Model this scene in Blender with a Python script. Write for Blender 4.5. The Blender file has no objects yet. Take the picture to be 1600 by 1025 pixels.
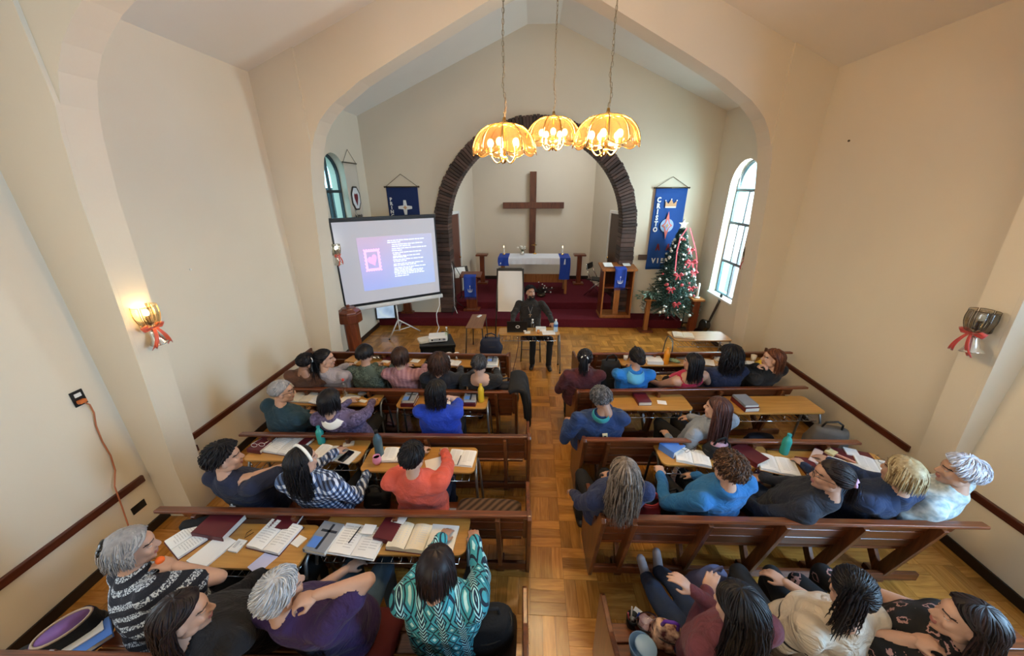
import bpy, bmesh, math, random
import numpy as np
from mathutils import Vector, Matrix, Quaternion
PI = math.pi
C = bpy.context.scene.collection
SC = bpy.context.scene
rnd = random.Random(7)

# ------------------------------------------------------------------ camera, world, lights, exposure
CAM_Z = 3.1
FPX = 555.0
CM = np.array([[0.9985515, -0.0147297, 0.0517486], [0.0535398, 0.3672493, -0.9285803], [-0.0053269, 0.9300059, 0.3675060]])
cam_data = bpy.data.cameras.new('camera')
cam_data.sensor_width = 36.0
cam_data.sensor_fit = 'HORIZONTAL'
cam_data.lens = 36.0 * FPX / 1600.0
cam_data.clip_start = 0.05
cam = bpy.data.objects.new('camera', cam_data)
mw = Matrix(CM.tolist()).to_4x4()
mw.translation = (0, 0, CAM_Z)
cam.matrix_world = mw
C.objects.link(cam)
SC.camera = cam

SC.view_settings.view_transform = 'Standard'
SC.view_settings.look = 'None'
SC.view_settings.gamma = 1.0
SC.view_settings.use_curve_mapping = False
SC.view_settings.exposure = 0.6

world = bpy.data.worlds.new('sky')
SC.world = world
world.use_nodes = True
wn = world.node_tree.nodes
wl = world.node_tree.links
wn.clear()
w_out = wn.new('ShaderNodeOutputWorld')
w_bg = wn.new('ShaderNodeBackground')
w_sky = wn.new('ShaderNodeTexSky')
w_sky.sky_type = 'HOSEK_WILKIE'
w_sky.turbidity = 4.0
w_sky.ground_albedo = 0.5
w_sky.sun_direction = (0.55, -0.5, 0.67)
w_mix = wn.new('ShaderNodeMix'); w_mix.data_type = 'RGBA'
w_mix.inputs[0].default_value = 0.45
w_mix.inputs[7].default_value = (1.25, 1.3, 1.35, 1)
wl.new(w_sky.outputs[0], w_mix.inputs[6])
wl.new(w_mix.outputs[2], w_bg.inputs[0])
w_bg.inputs[1].default_value = 3.6
wl.new(w_bg.outputs[0], w_out.inputs[0])

def area_light(name, loc, direction, sx, sy, energy, color, portal=False, spread=PI):
    d = bpy.data.lights.new(name, 'AREA')
    d.shape = 'RECTANGLE'; d.size = sx; d.size_y = sy
    d.energy = energy; d.color = color
    d.spread = spread
    o = bpy.data.objects.new(name, d)
    o.location = loc
    o.rotation_euler = Vector(direction).to_track_quat('-Z', 'Y').to_euler()
    C.objects.link(o)
    if portal:
        d.cycles.is_portal = True
    return o
XL, XR, XC = -3.66, 3.88, 0.11
COOL = (0.86, 0.93, 1.0)
# daylight through the windows: the two chancel windows, the nave windows beside the gallery; gallery lamps and an added apse fill follow
area_light('daylight_chancel_right', (4.25, 7.27, 2.5), (-1, -0.1, -0.25), 0.95, 2.5, 140, (0.95, 0.97, 1.0))
area_light('daylight_chancel_left', (-3.93, 6.99, 2.35), (1, 0, 0), 2.7, 0.82, 1, COOL, portal=True)
area_light('daylight_nave_right', (3.99, 0.75, 2.35), (-1, 0.12, -0.15), 1.0, 2.4, 180, (0.40, 0.68, 1.0))
area_light('daylight_nave_left', (-3.77, 0.75, 2.35), (1, 0.15, -0.1), 1.0, 2.4, 14, (0.9, 0.95, 1.0))
area_light('gallery_lamps', (-1.2, -4.35, 3.9), (0.32, 1, -0.08), 3.6, 2.2, 122, (1.0, 0.84, 0.62))  # one panel for unseen warm lamps behind the camera, aimed at the right wall
area_light('apse_fill', (1.45, 9.3, 4.75), (-1, 0.1, -1.0), 1.0, 0.6, 36, COOL)  # added cool fill to brighten the apse, set high out of sight

# ------------------------------------------------------------------ pixel -> point at a known height / depth / side
def ray(u, v):
    return CM @ np.array([(u - 800) / FPX, -(v - 512.5) / FPX, -1.0])
def Pz(u, v, z):
    d = ray(u, v); t = (z - CAM_Z) / d[2]
    return Vector((d[0]*t, d[1]*t, z))
def Py(u, v, y):
    d = ray(u, v); t = y / d[1]
    return Vector((d[0]*t, y, CAM_Z + d[2]*t))
def Px(u, v, x):
    d = ray(u, v); t = x / d[0]
    return Vector((x, d[1]*t, CAM_Z + d[2]*t))

# ------------------------------------------------------------------ materials
def _new(name):
    m = bpy.data.materials.new(name); m.use_nodes = True
    nt = m.node_tree; b = nt.nodes['Principled BSDF']
    return m, nt, b
def s2l(c):
    return tuple(((x/12.92) if x <= 0.04045 else ((x+0.055)/1.055)**2.4) for x in c)
def hexc(h):
    return s2l(tuple(int(h[i:i+2], 16)/255 for i in (0, 2, 4)))
def mat(name, col, rough=0.6, metal=0.0, var=0.0, scale=8.0, bump=0.0, bscale=60.0, emit=None, estr=0.0, trans=0.0, spec=None, sheen=0.0, coat=0.0, detail=3.0):
    if isinstance(col, str): col = hexc(col)
    m, nt, b = _new(name)
    b.inputs['Base Color'].default_value = (*col, 1)
    b.inputs['Roughness'].default_value = rough
    b.inputs['Metallic'].default_value = metal
    if spec is not None: b.inputs['Specular IOR Level'].default_value = spec
    if sheen: b.inputs['Sheen Weight'].default_value = sheen
    if coat:
        b.inputs['Coat Weight'].default_value = coat; b.inputs['Coat Roughness'].default_value = 0.15
    if trans: b.inputs['Transmission Weight'].default_value = trans
    if emit is not None:
        b.inputs['Emission Color'].default_value = (*emit, 1); b.inputs['Emission Strength'].default_value = estr
    if var or bump:
        tc = nt.nodes.new('ShaderNodeTexCoord')
    if var:
        n = nt.nodes.new('ShaderNodeTexNoise'); n.inputs['Scale'].default_value = scale; n.inputs['Detail'].default_value = detail
        nt.links.new(tc.outputs['Object'], n.inputs['Vector'])
        mx = nt.nodes.new('ShaderNodeMix'); mx.data_type = 'RGBA'
        mx.inputs[6].default_value = (*[max(0, x*(1-var)) for x in col], 1)
        mx.inputs[7].default_value = (*[min(1, x*(1+var)) for x in col], 1)
        nt.links.new(n.outputs['Fac'], mx.inputs[0])
        nt.links.new(mx.outputs[2], b.inputs['Base Color'])
    if bump:
        n2 = nt.nodes.new('ShaderNodeTexNoise'); n2.inputs['Scale'].default_value = bscale; n2.inputs['Detail'].default_value = 4
        nt.links.new(tc.outputs['Object'], n2.inputs['Vector'])
        bp = nt.nodes.new('ShaderNodeBump'); bp.inputs['Strength'].default_value = bump; bp.inputs['Distance'].default_value = 0.01
        nt.links.new(n2.outputs['Fac'], bp.inputs['Height'])
        nt.links.new(bp.outputs[0], b.inputs['Normal'])
    return m
def wood(name, c1, c2, rough=0.35, scale=(3, 40, 40), coat=0.0, dist=3.0, bump=0.08, rand=0.25):
    """grain runs along the axis with the small scale"""
    if isinstance(c1, str): c1 = hexc(c1)
    if isinstance(c2, str): c2 = hexc(c2)
    m, nt, b = _new(name)
    tc = nt.nodes.new('ShaderNodeTexCoord')
    mp = nt.nodes.new('ShaderNodeMapping'); mp.inputs['Scale'].default_value = scale
    oi = nt.nodes.new('ShaderNodeObjectInfo')
    add = nt.nodes.new('ShaderNodeVectorMath'); add.operation = 'ADD'
    cx = nt.nodes.new('ShaderNodeCombineXYZ')
    ml = nt.nodes.new('ShaderNodeMath'); ml.operation = 'MULTIPLY'; ml.inputs[1].default_value = 37.0
    nt.links.new(oi.outputs['Random'], ml.inputs[0])
    for k in range(3): nt.links.new(ml.outputs[0], cx.inputs[k])
    nt.links.new(tc.outputs['Object'], mp.inputs['Vector'])
    nt.links.new(mp.outputs[0], add.inputs[0]); nt.links.new(cx.outputs[0], add.inputs[1])
    n = nt.nodes.new('ShaderNodeTexNoise'); n.inputs['Scale'].default_value = 1.0; n.inputs['Detail'].default_value = 5; n.inputs['Distortion'].default_value = dist*0.3
    nt.links.new(add.outputs[0], n.inputs['Vector'])
    cr = nt.nodes.new('ShaderNodeValToRGB')
    cr.color_ramp.elements[0].position = 0.32; cr.color_ramp.elements[0].color = (*c1, 1)
    cr.color_ramp.elements[1].position = 0.68; cr.color_ramp.elements[1].color = (*c2, 1)
    nt.links.new(n.outputs['Fac'], cr.inputs[0])
    hsv = nt.nodes.new('ShaderNodeHueSaturation')
    mr = nt.nodes.new('ShaderNodeMapRange'); mr.inputs[3].default_value = 1-rand; mr.inputs[4].default_value = 1+rand
    at = nt.nodes.new('ShaderNodeAttribute'); at.attribute_name = 'tint'
    ad = nt.nodes.new('ShaderNodeMath'); ad.operation = 'ADD'
    fr = nt.nodes.new('ShaderNodeMath'); fr.operation = 'FRACT'
    nt.links.new(oi.outputs['Random'], ad.inputs[0]); nt.links.new(at.outputs['Fac'], ad.inputs[1])
    nt.links.new(ad.outputs[0], fr.inputs[0])
    nt.links.new(fr.outputs[0], mr.inputs[0])
    nt.links.new(mr.outputs[0], hsv.inputs['Value'])
    nt.links.new(cr.outputs[0], hsv.inputs['Color'])
    nt.links.new(hsv.outputs[0], b.inputs['Base Color'])
    b.inputs['Roughness'].default_value = rough
    if coat:
        b.inputs['Coat Weight'].default_value = coat; b.inputs['Coat Roughness'].default_value = 0.2
    if bump:
        bp = nt.nodes.new('ShaderNodeBump'); bp.inputs['Strength'].default_value = bump; bp.inputs['Distance'].default_value = 0.004
        nt.links.new(n.outputs['Fac'], bp.inputs['Height']); nt.links.new(bp.outputs[0], b.inputs['Normal'])
    return m

# ------------------------------------------------------------------ mesh helpers
class MB:
    def __init__(self):
        self.v = []; self.f = []; self.mi = []; self.tint = None; self.cur = 0
    def add(self, vs, fs, mi=None):
        o = len(self.v); self.v.extend([tuple(p) for p in vs])
        for f in fs:
            self.f.append(tuple(i+o for i in f)); self.mi.append(self.cur if mi is None else mi)
        return self
    def box(self, c, s, rot=None, mi=None):
        x, y, z = s[0]/2, s[1]/2, s[2]/2
        vs = [Vector(p) for p in ((-x,-y,-z),(x,-y,-z),(x,y,-z),(-x,y,-z),(-x,-y,z),(x,-y,z),(x,y,z),(-x,y,z))]
        if rot is not None: vs = [rot @ p for p in vs]
        c = Vector(c)
        return self.add([p + c for p in vs], [(0,3,2,1),(4,5,6,7),(0,1,5,4),(1,2,6,5),(2,3,7,6),(3,0,4,7)], mi)
    def span(self, a, b, mi=None):
        a = Vector(a); b = Vector(b)
        return self.box((a+b)/2, (abs(b[0]-a[0]), abs(b[1]-a[1]), abs(b[2]-a[2])), None, mi)
    def beam(self, p, q, w, t, up=(0,0,1), mi=None):
        p = Vector(p); q = Vector(q); d = q-p; L = d.length; d.normalize()
        up = Vector(up); x = d.cross(up)
        if x.length < 1e-4: x = d.cross(Vector((0,1,0)))
        x.normalize(); u = x.cross(d)
        R = Matrix((x, d, u)).transposed()
        return self.box((p+q)/2, (w, L, t), R, mi)
    def tube(self, pts, r, n=8, mi=None, cap=True, close=False):
        pts = [Vector(p) for p in pts]; m = len(pts)
        rs = r if isinstance(r, (list, tuple)) else [r]*m
        vs = []; fs = []; prev = None
        for i, p in enumerate(pts):
            if close: t = pts[(i+1) % m]-pts[i-1]
            elif i == 0: t = pts[1]-p
            elif i == m-1: t = p-pts[i-1]
            else: t = (pts[i+1]-p).normalized()+(p-pts[i-1]).normalized()
            if t.length < 1e-9: t = Vector((0,0,1))
            t.normalize()
            if prev is None:
                a = Vector((0,0,1)) if abs(t.z) < 0.9 else Vector((1,0,0))
                x = t.cross(a).normalized()
            else:
                x = prev-t*prev.dot(t)
                if x.length < 1e-6: x = t.orthogonal()
                x.normalize()
            prev = x; y = t.cross(x)
            for k in range(n):
                a = 2*PI*k/n
                vs.append(p+(x*math.cos(a)+y*math.sin(a))*rs[i])
        for i in range(m if close else m-1):
            j = (i+1) % m
            for k in range(n):
                fs.append((i*n+k, i*n+(k+1) % n, j*n+(k+1) % n, j*n+k))
        if cap and not close:
            fs.append(tuple(range(n-1, -1, -1))); fs.append(tuple((m-1)*n+k for k in range(n)))
        return self.add(vs, fs, mi)
    def lathe(self, prof, n=24, c=(0,0,0), R=None, mi=None, cap=True, a0=0.0, sx=1.0, sy=1.0):
        vs = []; fs = []; c = Vector(c)
        for r, z in prof:
            for k in range(n):
                a = a0+2*PI*k/n; p = Vector((r*math.cos(a)*sx, r*math.sin(a)*sy, z))
                if R is not None: p = R @ p
                vs.append(p+c)
        for i in range(len(prof)-1):
            for k in range(n):
                fs.append((i*n+k, i*n+(k+1) % n, (i+1)*n+(k+1) % n, (i+1)*n+k))
        if cap:
            if prof[0][0] > 1e-5: fs.append(tuple(range(n-1, -1, -1)))
            if prof[-1][0] > 1e-5: fs.append(tuple((len(prof)-1)*n+k for k in range(n)))
        return self.add(vs, fs, mi)
    def prism(self, poly, fn, d0, d1, mi=None):
        """poly: 2-D outline; fn(a, b, d) -> 3-D point"""
        n = len(poly)
        vs = [fn(a, b, d0) for a, b in poly]+[fn(a, b, d1) for a, b in poly]
        fs = [tuple(range(n-1, -1, -1)), tuple(range(n, 2*n))]+[(i, (i+1) % n, n+(i+1) % n, n+i) for i in range(n)]
        return self.add(vs, fs, mi)
    def ball(self, c, r, n=12, m=8, R=None, mi=None):
        c = Vector(c)
        if not isinstance(r, (tuple, list)): r = (r, r, r)
        vs = []; fs = []
        def P(a, b):
            p = Vector((r[0]*math.sin(b)*math.cos(a), r[1]*math.sin(b)*math.sin(a), r[2]*math.cos(b)))
            return (R @ p if R is not None else p)+c
        vs.append(P(0, 0))
        for i in range(1, m):
            for k in range(n): vs.append(P(2*PI*k/n, PI*i/m))
        vs.append(P(0, PI))
        for k in range(n):
            fs.append((0, 1+k, 1+(k+1) % n))
            fs.append((len(vs)-1, 1+(m-2)*n+(k+1) % n, 1+(m-2)*n+k))
        for i in range(m-2):
            for k in range(n):
                fs.append((1+i*n+k, 1+(i+1)*n+k, 1+(i+1)*n+(k+1) % n, 1+i*n+(k+1) % n))
        return self.add(vs, fs, mi)
    def sheet(self, fn, nu, nv, mi=None, thick=0.0):
        """a grid patch fn(s,t), s,t in 0..1; thick: solid cloth"""
        vs = [Vector(fn(i/nu, j/nv)) for j in range(nv+1) for i in range(nu+1)]
        W = nu+1
        fs = [(j*W+i, j*W+i+1, (j+1)*W+i+1, (j+1)*W+i) for j in range(nv) for i in range(nu)]
        if thick:
            nrm = []
            for j in range(nv+1):
                for i in range(nu+1):
                    a = vs[j*W+min(i+1, nu)]-vs[j*W+max(i-1, 0)]; b = vs[min(j+1, nv)*W+i]-vs[max(j-1, 0)*W+i]
                    q = a.cross(b); q.normalize(); nrm.append(q)
            N = len(vs)
            vs = vs+[p-q*thick for p, q in zip(vs, nrm)]
            fs = fs+[tuple(i+N for i in reversed(f)) for f in fs]
            rim = [j*W for j in range(nv+1)]
            edge = list(range(W))+[j*W+nu for j in range(1, nv+1)]+[nv*W+i for i in range(nu-1, -1, -1)]+[j*W for j in range(nv-1, 0, -1)]
            for a, b in zip(edge, edge[1:]+edge[:1]): fs.append((b, a, a+N, b+N))
        return self.add(vs, fs, mi)
    def obj(self, name, mats, parent=None, smooth=False, bevel=0.0, seg=2, loc=None, rot=None, angle=None, fix=True):
        me = bpy.data.meshes.new(name)
        me.from_pydata(self.v, [], self.f)
        ms = mats if isinstance(mats, (list, tuple)) else [mats]
        for m in ms: me.materials.append(m)
        if len(ms) > 1: me.polygons.foreach_set('material_index', self.mi)
        if self.tint is not None:
            at = me.attributes.new('tint', 'FLOAT', 'FACE'); at.data.foreach_set('value', self.tint)
        if fix:
            bm = bmesh.new(); bm.from_mesh(me); bmesh.ops.recalc_face_normals(bm, faces=bm.faces); bm.to_mesh(me); bm.free()
        if smooth: me.polygons.foreach_set('use_smooth', [True]*len(me.polygons))
        if angle is not None:
            me.set_sharp_from_angle(angle=angle)
        me.update()
        o = bpy.data.objects.new(name, me)
        C.objects.link(o)
        if loc is not None: o.location = loc
        if rot is not None: o.rotation_euler = rot
        if parent is not None: o.parent = parent
        if bevel:
            bv = o.modifiers.new('bevel', 'BEVEL'); bv.width = bevel; bv.segments = seg; bv.limit_method = 'ANGLE'; bv.angle_limit = 0.7
        return o

def tag(o, label=None, cat=None, group=None, kind=None):
    if label: o['label'] = label
    if cat: o['category'] = cat
    if group: o['group'] = group
    if kind: o['kind'] = kind
    return o
def thing(name, label, cat, loc=(0,0,0), rz=0.0, group=None):
    o = bpy.data.objects.new(name, None)
    o.empty_display_size = 0.1
    o.location = loc; o.rotation_euler = (0, 0, rz)
    C.objects.link(o)
    return tag(o, label, cat, group)
def structure(o, label=None):
    o['kind'] = 'structure'
    if label: o['label'] = label
    return o
def copy_tree(o, parent=None):
    c = o.copy(); C.objects.link(c)
    if parent is not None: c.parent = parent
    for ch in list(o.children): copy_tree(ch, c)
    return c
def rrect(w, d, r, n=5):
    pts = []
    for cx, cy, a0 in ((w/2-r, d/2-r, 0), (-w/2+r, d/2-r, PI/2), (-w/2+r, -d/2+r, PI), (w/2-r, -d/2+r, 1.5*PI)):
        for k in range(n+1):
            a = a0+PI/2*k/n; pts.append((cx+r*math.cos(a), cy+r*math.sin(a)))
    return pts
XYZ = lambda a, b, d: Vector((a, b, d))
XZ = lambda a, b, d: Vector((a, d, b))
YZ = lambda a, b, d: Vector((d, a, b))
def text_mesh(name, body, mat_, parent, loc, size, rot=(PI/2, 0, 0), extrude=0.002, bold=0.0, align='CENTER', sx=1.0):
    cu = bpy.data.curves.new(name, 'FONT')
    cu.body = body; cu.size = size; cu.extrude = extrude; cu.offset = bold; cu.align_x = align; cu.align_y = 'CENTER'
    cu.resolution_u = 2
    cu.materials.append(mat_)
    o = bpy.data.objects.new(name, cu)
    C.objects.link(o)
    me = bpy.data.meshes.new_from_object(o.evaluated_get(bpy.context.evaluated_depsgraph_get()))
    bpy.data.objects.remove(o); me.name = name
    o = bpy.data.objects.new(name, me); C.objects.link(o)
    o.parent = parent; o.location = loc; o.rotation_euler = rot; o.scale = (sx, 1, 1)
    return o
# ------------------------------------------------------------------ materials of the place
M = {}
M['wall'] = mat('cream_paint', (0.70, 0.635, 0.515), 0.75, var=0.05, scale=1.1, bump=0.08, bscale=35)
M['ceiling'] = mat('ceiling_paint', (0.77, 0.735, 0.67), 0.85, var=0.04, scale=1.5)
M['dark_base'] = mat('dark_skirting', '1c1411', 0.4, var=0.2)
M['rail'] = wood('rail_wood', '3a1a10', '5a2a1a', 0.35, (30, 2, 30), coat=0.15)
M['pew'] = wood('pew_wood', '4a2613', '783f22', 0.30, (2.5, 45, 45), coat=0.25)
M['pew_end'] = wood('pew_end_wood', '4a2412', '74401f', 0.30, (30, 30, 3), coat=0.25)
M['desk'] = wood('desk_laminate', 'a87838', 'bd8d48', 0.33, (2, 30, 30), coat=0.1, bump=0.02, rand=0.06)
M['desk_edge'] = mat('desk_edge', '6a4a26', 0.5)
M['desk_dark'] = wood('desk_worn_laminate', '7a5236', '8f6444', 0.35, (30, 2, 30), bump=0.02, rand=0.05)
M['steel'] = mat('grey_tube', '8e9499', 0.32, 0.75)
M['steel_dark'] = mat('dark_tube', '3b3632', 0.4, 0.5)
M['chrome'] = mat('chrome', 'c9ccd0', 0.15, 1.0)
M['black'] = mat('black_plastic', '0c0c0e', 0.45)
M['black_cloth'] = mat('black_fabric', '0b0b0f', 0.9, var=0.3, scale=20, bump=0.3, bscale=80)
M['carpet'] = mat('burgundy_carpet', (0.105, 0.013, 0.020), 1.0, var=0.22, scale=30, bump=0.4, bscale=300, spec=0.1)
M['white_plastic'] = mat('white_plastic', 'd9dcde', 0.4)
M['white'] = mat('white_paint', 'e4e4e0', 0.5)
M['paper'] = mat('paper', 'e6e6e4', 0.8)
M['gold'] = mat('brass', (0.78, 0.50, 0.16), 0.22, 1.0)
M['oak'] = wood('oak_wood', '8a5224', 'a86a34', 0.4, (25, 25, 3), coat=0.1, rand=0.1)
M['redwood'] = wood('red_brown_wood', '5c2a16', '7d3e20', 0.35, (25, 25, 2.5), coat=0.15, rand=0.1)
M['darkwood'] = wood('dark_door_wood', '2a130a', '47220f', 0.35, (20, 20, 2), coat=0.15, rand=0.1)
M['crosswood'] = wood('cross_wood', '4c2314', '6a3620', 0.4, (20, 20, 3), rand=0.08)
M['blue_cloth'] = mat('royal_blue_cloth', '1c3f9e', 0.85, var=0.15, scale=12, bump=0.15, bscale=200)
M['navy_cloth'] = mat('deep_blue_cloth', '13296e', 0.85, var=0.15, scale=12, bump=0.15, bscale=200)

# ------------------------------------------------------------------ floor: base, parquet in a basket weave
fl = MB(); fl.span((XL-0.3, -4.6, -0.2), (XR+0.3, 12.0, -0.012))
M['grout'] = mat('parquet_joint', '2a1608', 0.8)
floor = structure(fl.obj('floor', M['grout']), 'parquet floor of honey brown strips in square blocks')
M['parquet'] = wood('parquet', '7e4a17', 'a66d2a', 0.27, (9, 9, 9), coat=0.3, dist=4, bump=0.03, rand=0.30)
M['parquet_x'] = wood('parquet_along', '99642a', 'b8803a', 0.27, (4, 34, 20), coat=0.3, bump=0.03, rand=0.30)
M['parquet_y'] = wood('parquet_across', '966226', 'b57d38', 0.27, (34, 4, 20), coat=0.3, bump=0.03, rand=0.30)
T = 0.285; SW = T/3
strips = []
for i in range(-14, 15):
    for j in range(-4, 29):
        x0 = i*T+0.03; y0 = j*T+0.05
        if x0 < XL-T or x0 > XR: continue
        for k in range(3):
            if (i+j) % 2 == 0: strips.append((x0+T/2, y0+(k+0.5)*SW, True))
            else: strips.append((x0+(k+0.5)*SW, y0+T/2, False))
def near_rank(s):
    x, y, _ = s
    aisle = -0.2 < x < 0.75 and 0.75 < y < 5.2
    gap = (0.5 < x < 3.7 and 1.45 < y < 2.5) or (-1.4 < x < -0.1 and 1.5 < y < 2.2)
    return (0 if aisle else (1 if gap else 2), y)
strips.sort(key=near_rank)
gapw = 0.0018
meshes = {}
for d in (True, False):
    b = MB()
    sx, sy = (T-gapw, SW-gapw) if d else (SW-gapw, T-gapw)
    b.box((0, 0, -0.007), (sx, sy, 0.014))
    o = b.obj('parquet_strip', M['parquet_x' if d else 'parquet_y'], floor, bevel=0)
    meshes[d] = o.data; bpy.data.objects.remove(o)
for x, y, d in strips[:300]:
    o = bpy.data.objects.new('parquet_strip', meshes[d]); C.objects.link(o); o.parent = floor
    o.location = (x, y, rnd.uniform(-0.0006, 0.0006))
for d in (True, False):
    b = MB(); tints = []
    for x, y, dd in strips[300:]:
        if dd != d: continue
        sx, sy = (T-gapw, SW-gapw) if d else (SW-gapw, T-gapw)
        b.box((x, y, -0.007+rnd.uniform(-0.0006, 0.0006)), (sx, sy, 0.014)); t = rnd.random(); tints += [t]*6
    b.tint = tints
    o = b.obj('parquet', M['parquet_x' if d else 'parquet_y'], floor, fix=False); o['kind'] = 'stuff'

# ------------------------------------------------------------------ walls with arched window openings
def side_wall(name, X, sgn, wins, y0, y1, top=4.6, th=0.32, k=0.0):
    """wall plane x=X, body on the outer side; wins: list of (y0,y1,sill,spring)"""
    b = MB()
    xo = X+sgn*th
    def slab(ya, yb, za, zb):
        if yb-ya > 1e-4 and zb-za > 1e-4: b.span((X, ya, za), (xo, yb, zb))
    y = y0
    for (wa, wb, sill, spring) in sorted(wins):
        slab(y, wa, -0.2, top)
        slab(wa, wb, -0.2, sill)
        r = (wb-wa)/2; cy = (wa+wb)/2; n = 20
        for q in range(n):
            a = PI-PI*q/n; c = PI-PI*(q+1)/n
            ya, za = cy+r*math.cos(a), spring+r*math.sin(a); yb, zb = cy+r*math.cos(c), spring+r*math.sin(c)
            poly = [(ya, za), (yb, zb), (yb, top), (ya, top)]
            b.prism(poly, YZ, X, xo)
        y = wb
    slab(y, y1, -0.2, top)
    bm_o = b.obj(name, M['wall'])
    return structure(bm_o)
WR = (6.80, 7.74, 0.98, 3.09)
WLft = (6.58, 7.40, 0.98, 3.30)
side_wall('wall_left', XL, -1, [WLft, (0.25, 1.25, 1.0, 3.0)], -4.6, 8.7)
side_wall('wall_right', XR, 1, [WR, (0.25, 1.25, 1.0, 3.0)], -4.6, 8.8)

M['frame_dark'] = mat('window_frame_dark', '2b3136', 0.5)
M['frame_grey'] = mat('window_frame_grey', '5c6a72', 0.5)
def glass_mat(name, tint, gl=0.08, frost=0.0):
    m, nt, bb = _new(name)
    out = nt.nodes['Material Output']; nt.nodes.remove(bb)
    tr = nt.nodes.new('ShaderNodeBsdfTransparent'); tr.inputs[0].default_value = (*tint, 1)
    gs = nt.nodes.new('ShaderNodeBsdfGlossy'); gs.inputs['Roughness'].default_value = 0.05
    mx = nt.nodes.new('ShaderNodeMixShader'); mx.inputs[0].default_value = gl
    nt.links.new(tr.outputs[0], mx.inputs[1]); nt.links.new(gs.outputs[0], mx.inputs[2])
    last = mx
    if frost:
        dl = nt.nodes.new('ShaderNodeBsdfTranslucent'); dl.inputs[0].default_value = (0.85, 0.93, 0.97, 1)
        m2 = nt.nodes.new('ShaderNodeMixShader'); m2.inputs[0].default_value = frost
        nt.links.new(mx.outputs[0], m2.inputs[1]); nt.links.new(dl.outputs[0], m2.inputs[2]); last = m2
    nt.links.new(last.outputs[0], out.inputs[0])
    return m
M['pane'] = glass_mat('window_glass', (0.93, 0.98, 1.0))
M['pane_blue'] = glass_mat('window_glass_blue', (0.70, 0.95, 1.0))
M['glass'] = glass_mat('clear_glass', (0.97, 0.98, 0.98), 0.12)
M['glass_smoke'] = glass_mat('smoked_glass', (0.80, 0.77, 0.70), 0.14)
M['bottle_clear'] = glass_mat('clear_bottle', (0.93, 0.97, 0.97), 0.2)
M['bottle_green'] = glass_mat('green_bottle', (0.86, 0.95, 0.84), 0.15)

def arched_window(n, X, sgn, win, bars_h, bars_v, fm, pane_m, pane2=None, depth=0.16):
    wa, wb, sill, spring = win
    x = X+sgn*depth
    r = (wb-wa)/2; cy = (wa+wb)/2
    fr = MB(); w = 0.035
    outer = [(wa, sill)]+[(cy-r*math.cos(PI*q/20), spring+r*math.sin(PI*q/20)) for q in range(21)]+[(wb, sill)]
    ri = r-w
    inner = [(wa+w, sill+w)]+[(cy-ri*math.cos(PI*q/20), spring+ri*math.sin(PI*q/20)) for q in range(21)]+[(wb-w, sill+w)]
    m = len(outer)
    for i in range(m):
        j = (i+1) % m
        fr.prism([outer[i], outer[j], inner[j], inner[i]], YZ, x-0.025, x+0.025)
    win_o = structure(fr.obj('window_%d' % n, fm))
    for z in bars_h:
        b = MB(); hw = r-w if z <= spring else math.sqrt(max(0.01, ri*ri-(z-spring)**2))
        b.span((x-0.024, cy-hw, z-0.026), (x+0.024, cy+hw, z+0.026)); b.obj('glazing_bar', fm, win_o)
    for (yy, z0, z1) in bars_v:
        b = MB(); b.span((x-0.02, yy-0.018, z0), (x+0.02, yy+0.018, z1)); b.obj('glazing_bar', fm, win_o)
    levels = [sill+w]+[z for z in bars_h]+[spring+ri]
    cols = lambda z: sorted([wa+w]+[yy for yy, z0, z1 in bars_v if z0 <= z <= z1]+[wb-w])
    for a, c in zip(levels, levels[1:]):
        ys = cols((a+c)/2)
        for p, q in zip(ys, ys[1:]):
            pts = [(p, a), (q, a)]
            top = []
            for s in range(9):
                yy = q+(p-q)*s/8
                lim = spring+math.sqrt(max(0.0, ri*ri-(yy-cy)**2)) if True else c
                top.append((yy, max(a+0.001, min(c, lim))))
            b = MB(); b.prism(pts+top, YZ, x-0.003, x+0.003)
            b.obj('pane', pane2 if (pane2 and rnd.random() < 0.4) else pane_m, win_o)
    s = MB(); s.span((X-sgn*0.03, wa-0.03, sill-0.035), (X+sgn*0.3, wb+0.03, sill+0.006)); s.obj('window_sill', M['white'], win_o, bevel=0.008)
    return win_o
cy = (WR[0]+WR[1])/2
arched_window(1, XR, 1, WR, [1.66, 2.42, 3.03], [(cy, 1.0, 1.66), (cy-0.1, 1.66, 2.42), (cy+0.14, 1.66, 2.42), (cy, 2.42, 3.03)], M['frame_grey'], M['pane'], M['pane_blue'])
cy = (WLft[0]+WLft[1])/2
arched_window(2, XL, -1, WLft, [1.4, 2.25, 3.05], [(cy, 1.0, 1.4), (cy, 1.4, 2.25), (cy, 2.25, 3.05), (cy, 3.05, 3.70)], M['frame_dark'], M['pane_blue'])
for n, X, s in ((3, XL, -1), (4, XR, 1)):
    arched_window(n, X, s, (0.25, 1.25, 1.0, 3.0), [1.7, 2.4, 3.0], [(0.75, 1.0, 3.0)], M['frame_grey'], M['pane'])
# dark neighbouring wall seen through the left chancel window
nb = MB(); nb.span((-6.2, 4.5, -0.2), (-5.9, 17.5, 3.12))
for k in range(26): nb.span((-5.9, 4.6+k*0.5, 0), (-5.86, 4.63+k*0.5, 3.12))
gx = MB(); gx.span((XR+0.33, -6, -0.25), (XR+16, 20, -0.2)); structure(gx.obj('exterior_ground', mat('pale_paving', 'b4b2aa', 0.9, var=0.1, scale=2)), 'pale paving outside the right windows')
gx = MB(); gx.span((XL-16, -6, -0.25), (XL-0.33, 20, -0.2)); structure(gx.obj('exterior_ground', bpy.data.materials['pale_paving']), 'pale paving outside the left windows')
nbo = nb.obj('boundary_wall', mat('grey_render', '3c4144', 0.9, var=0.2)); structure(nbo, 'dark grey boundary wall outside the left window')

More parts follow.
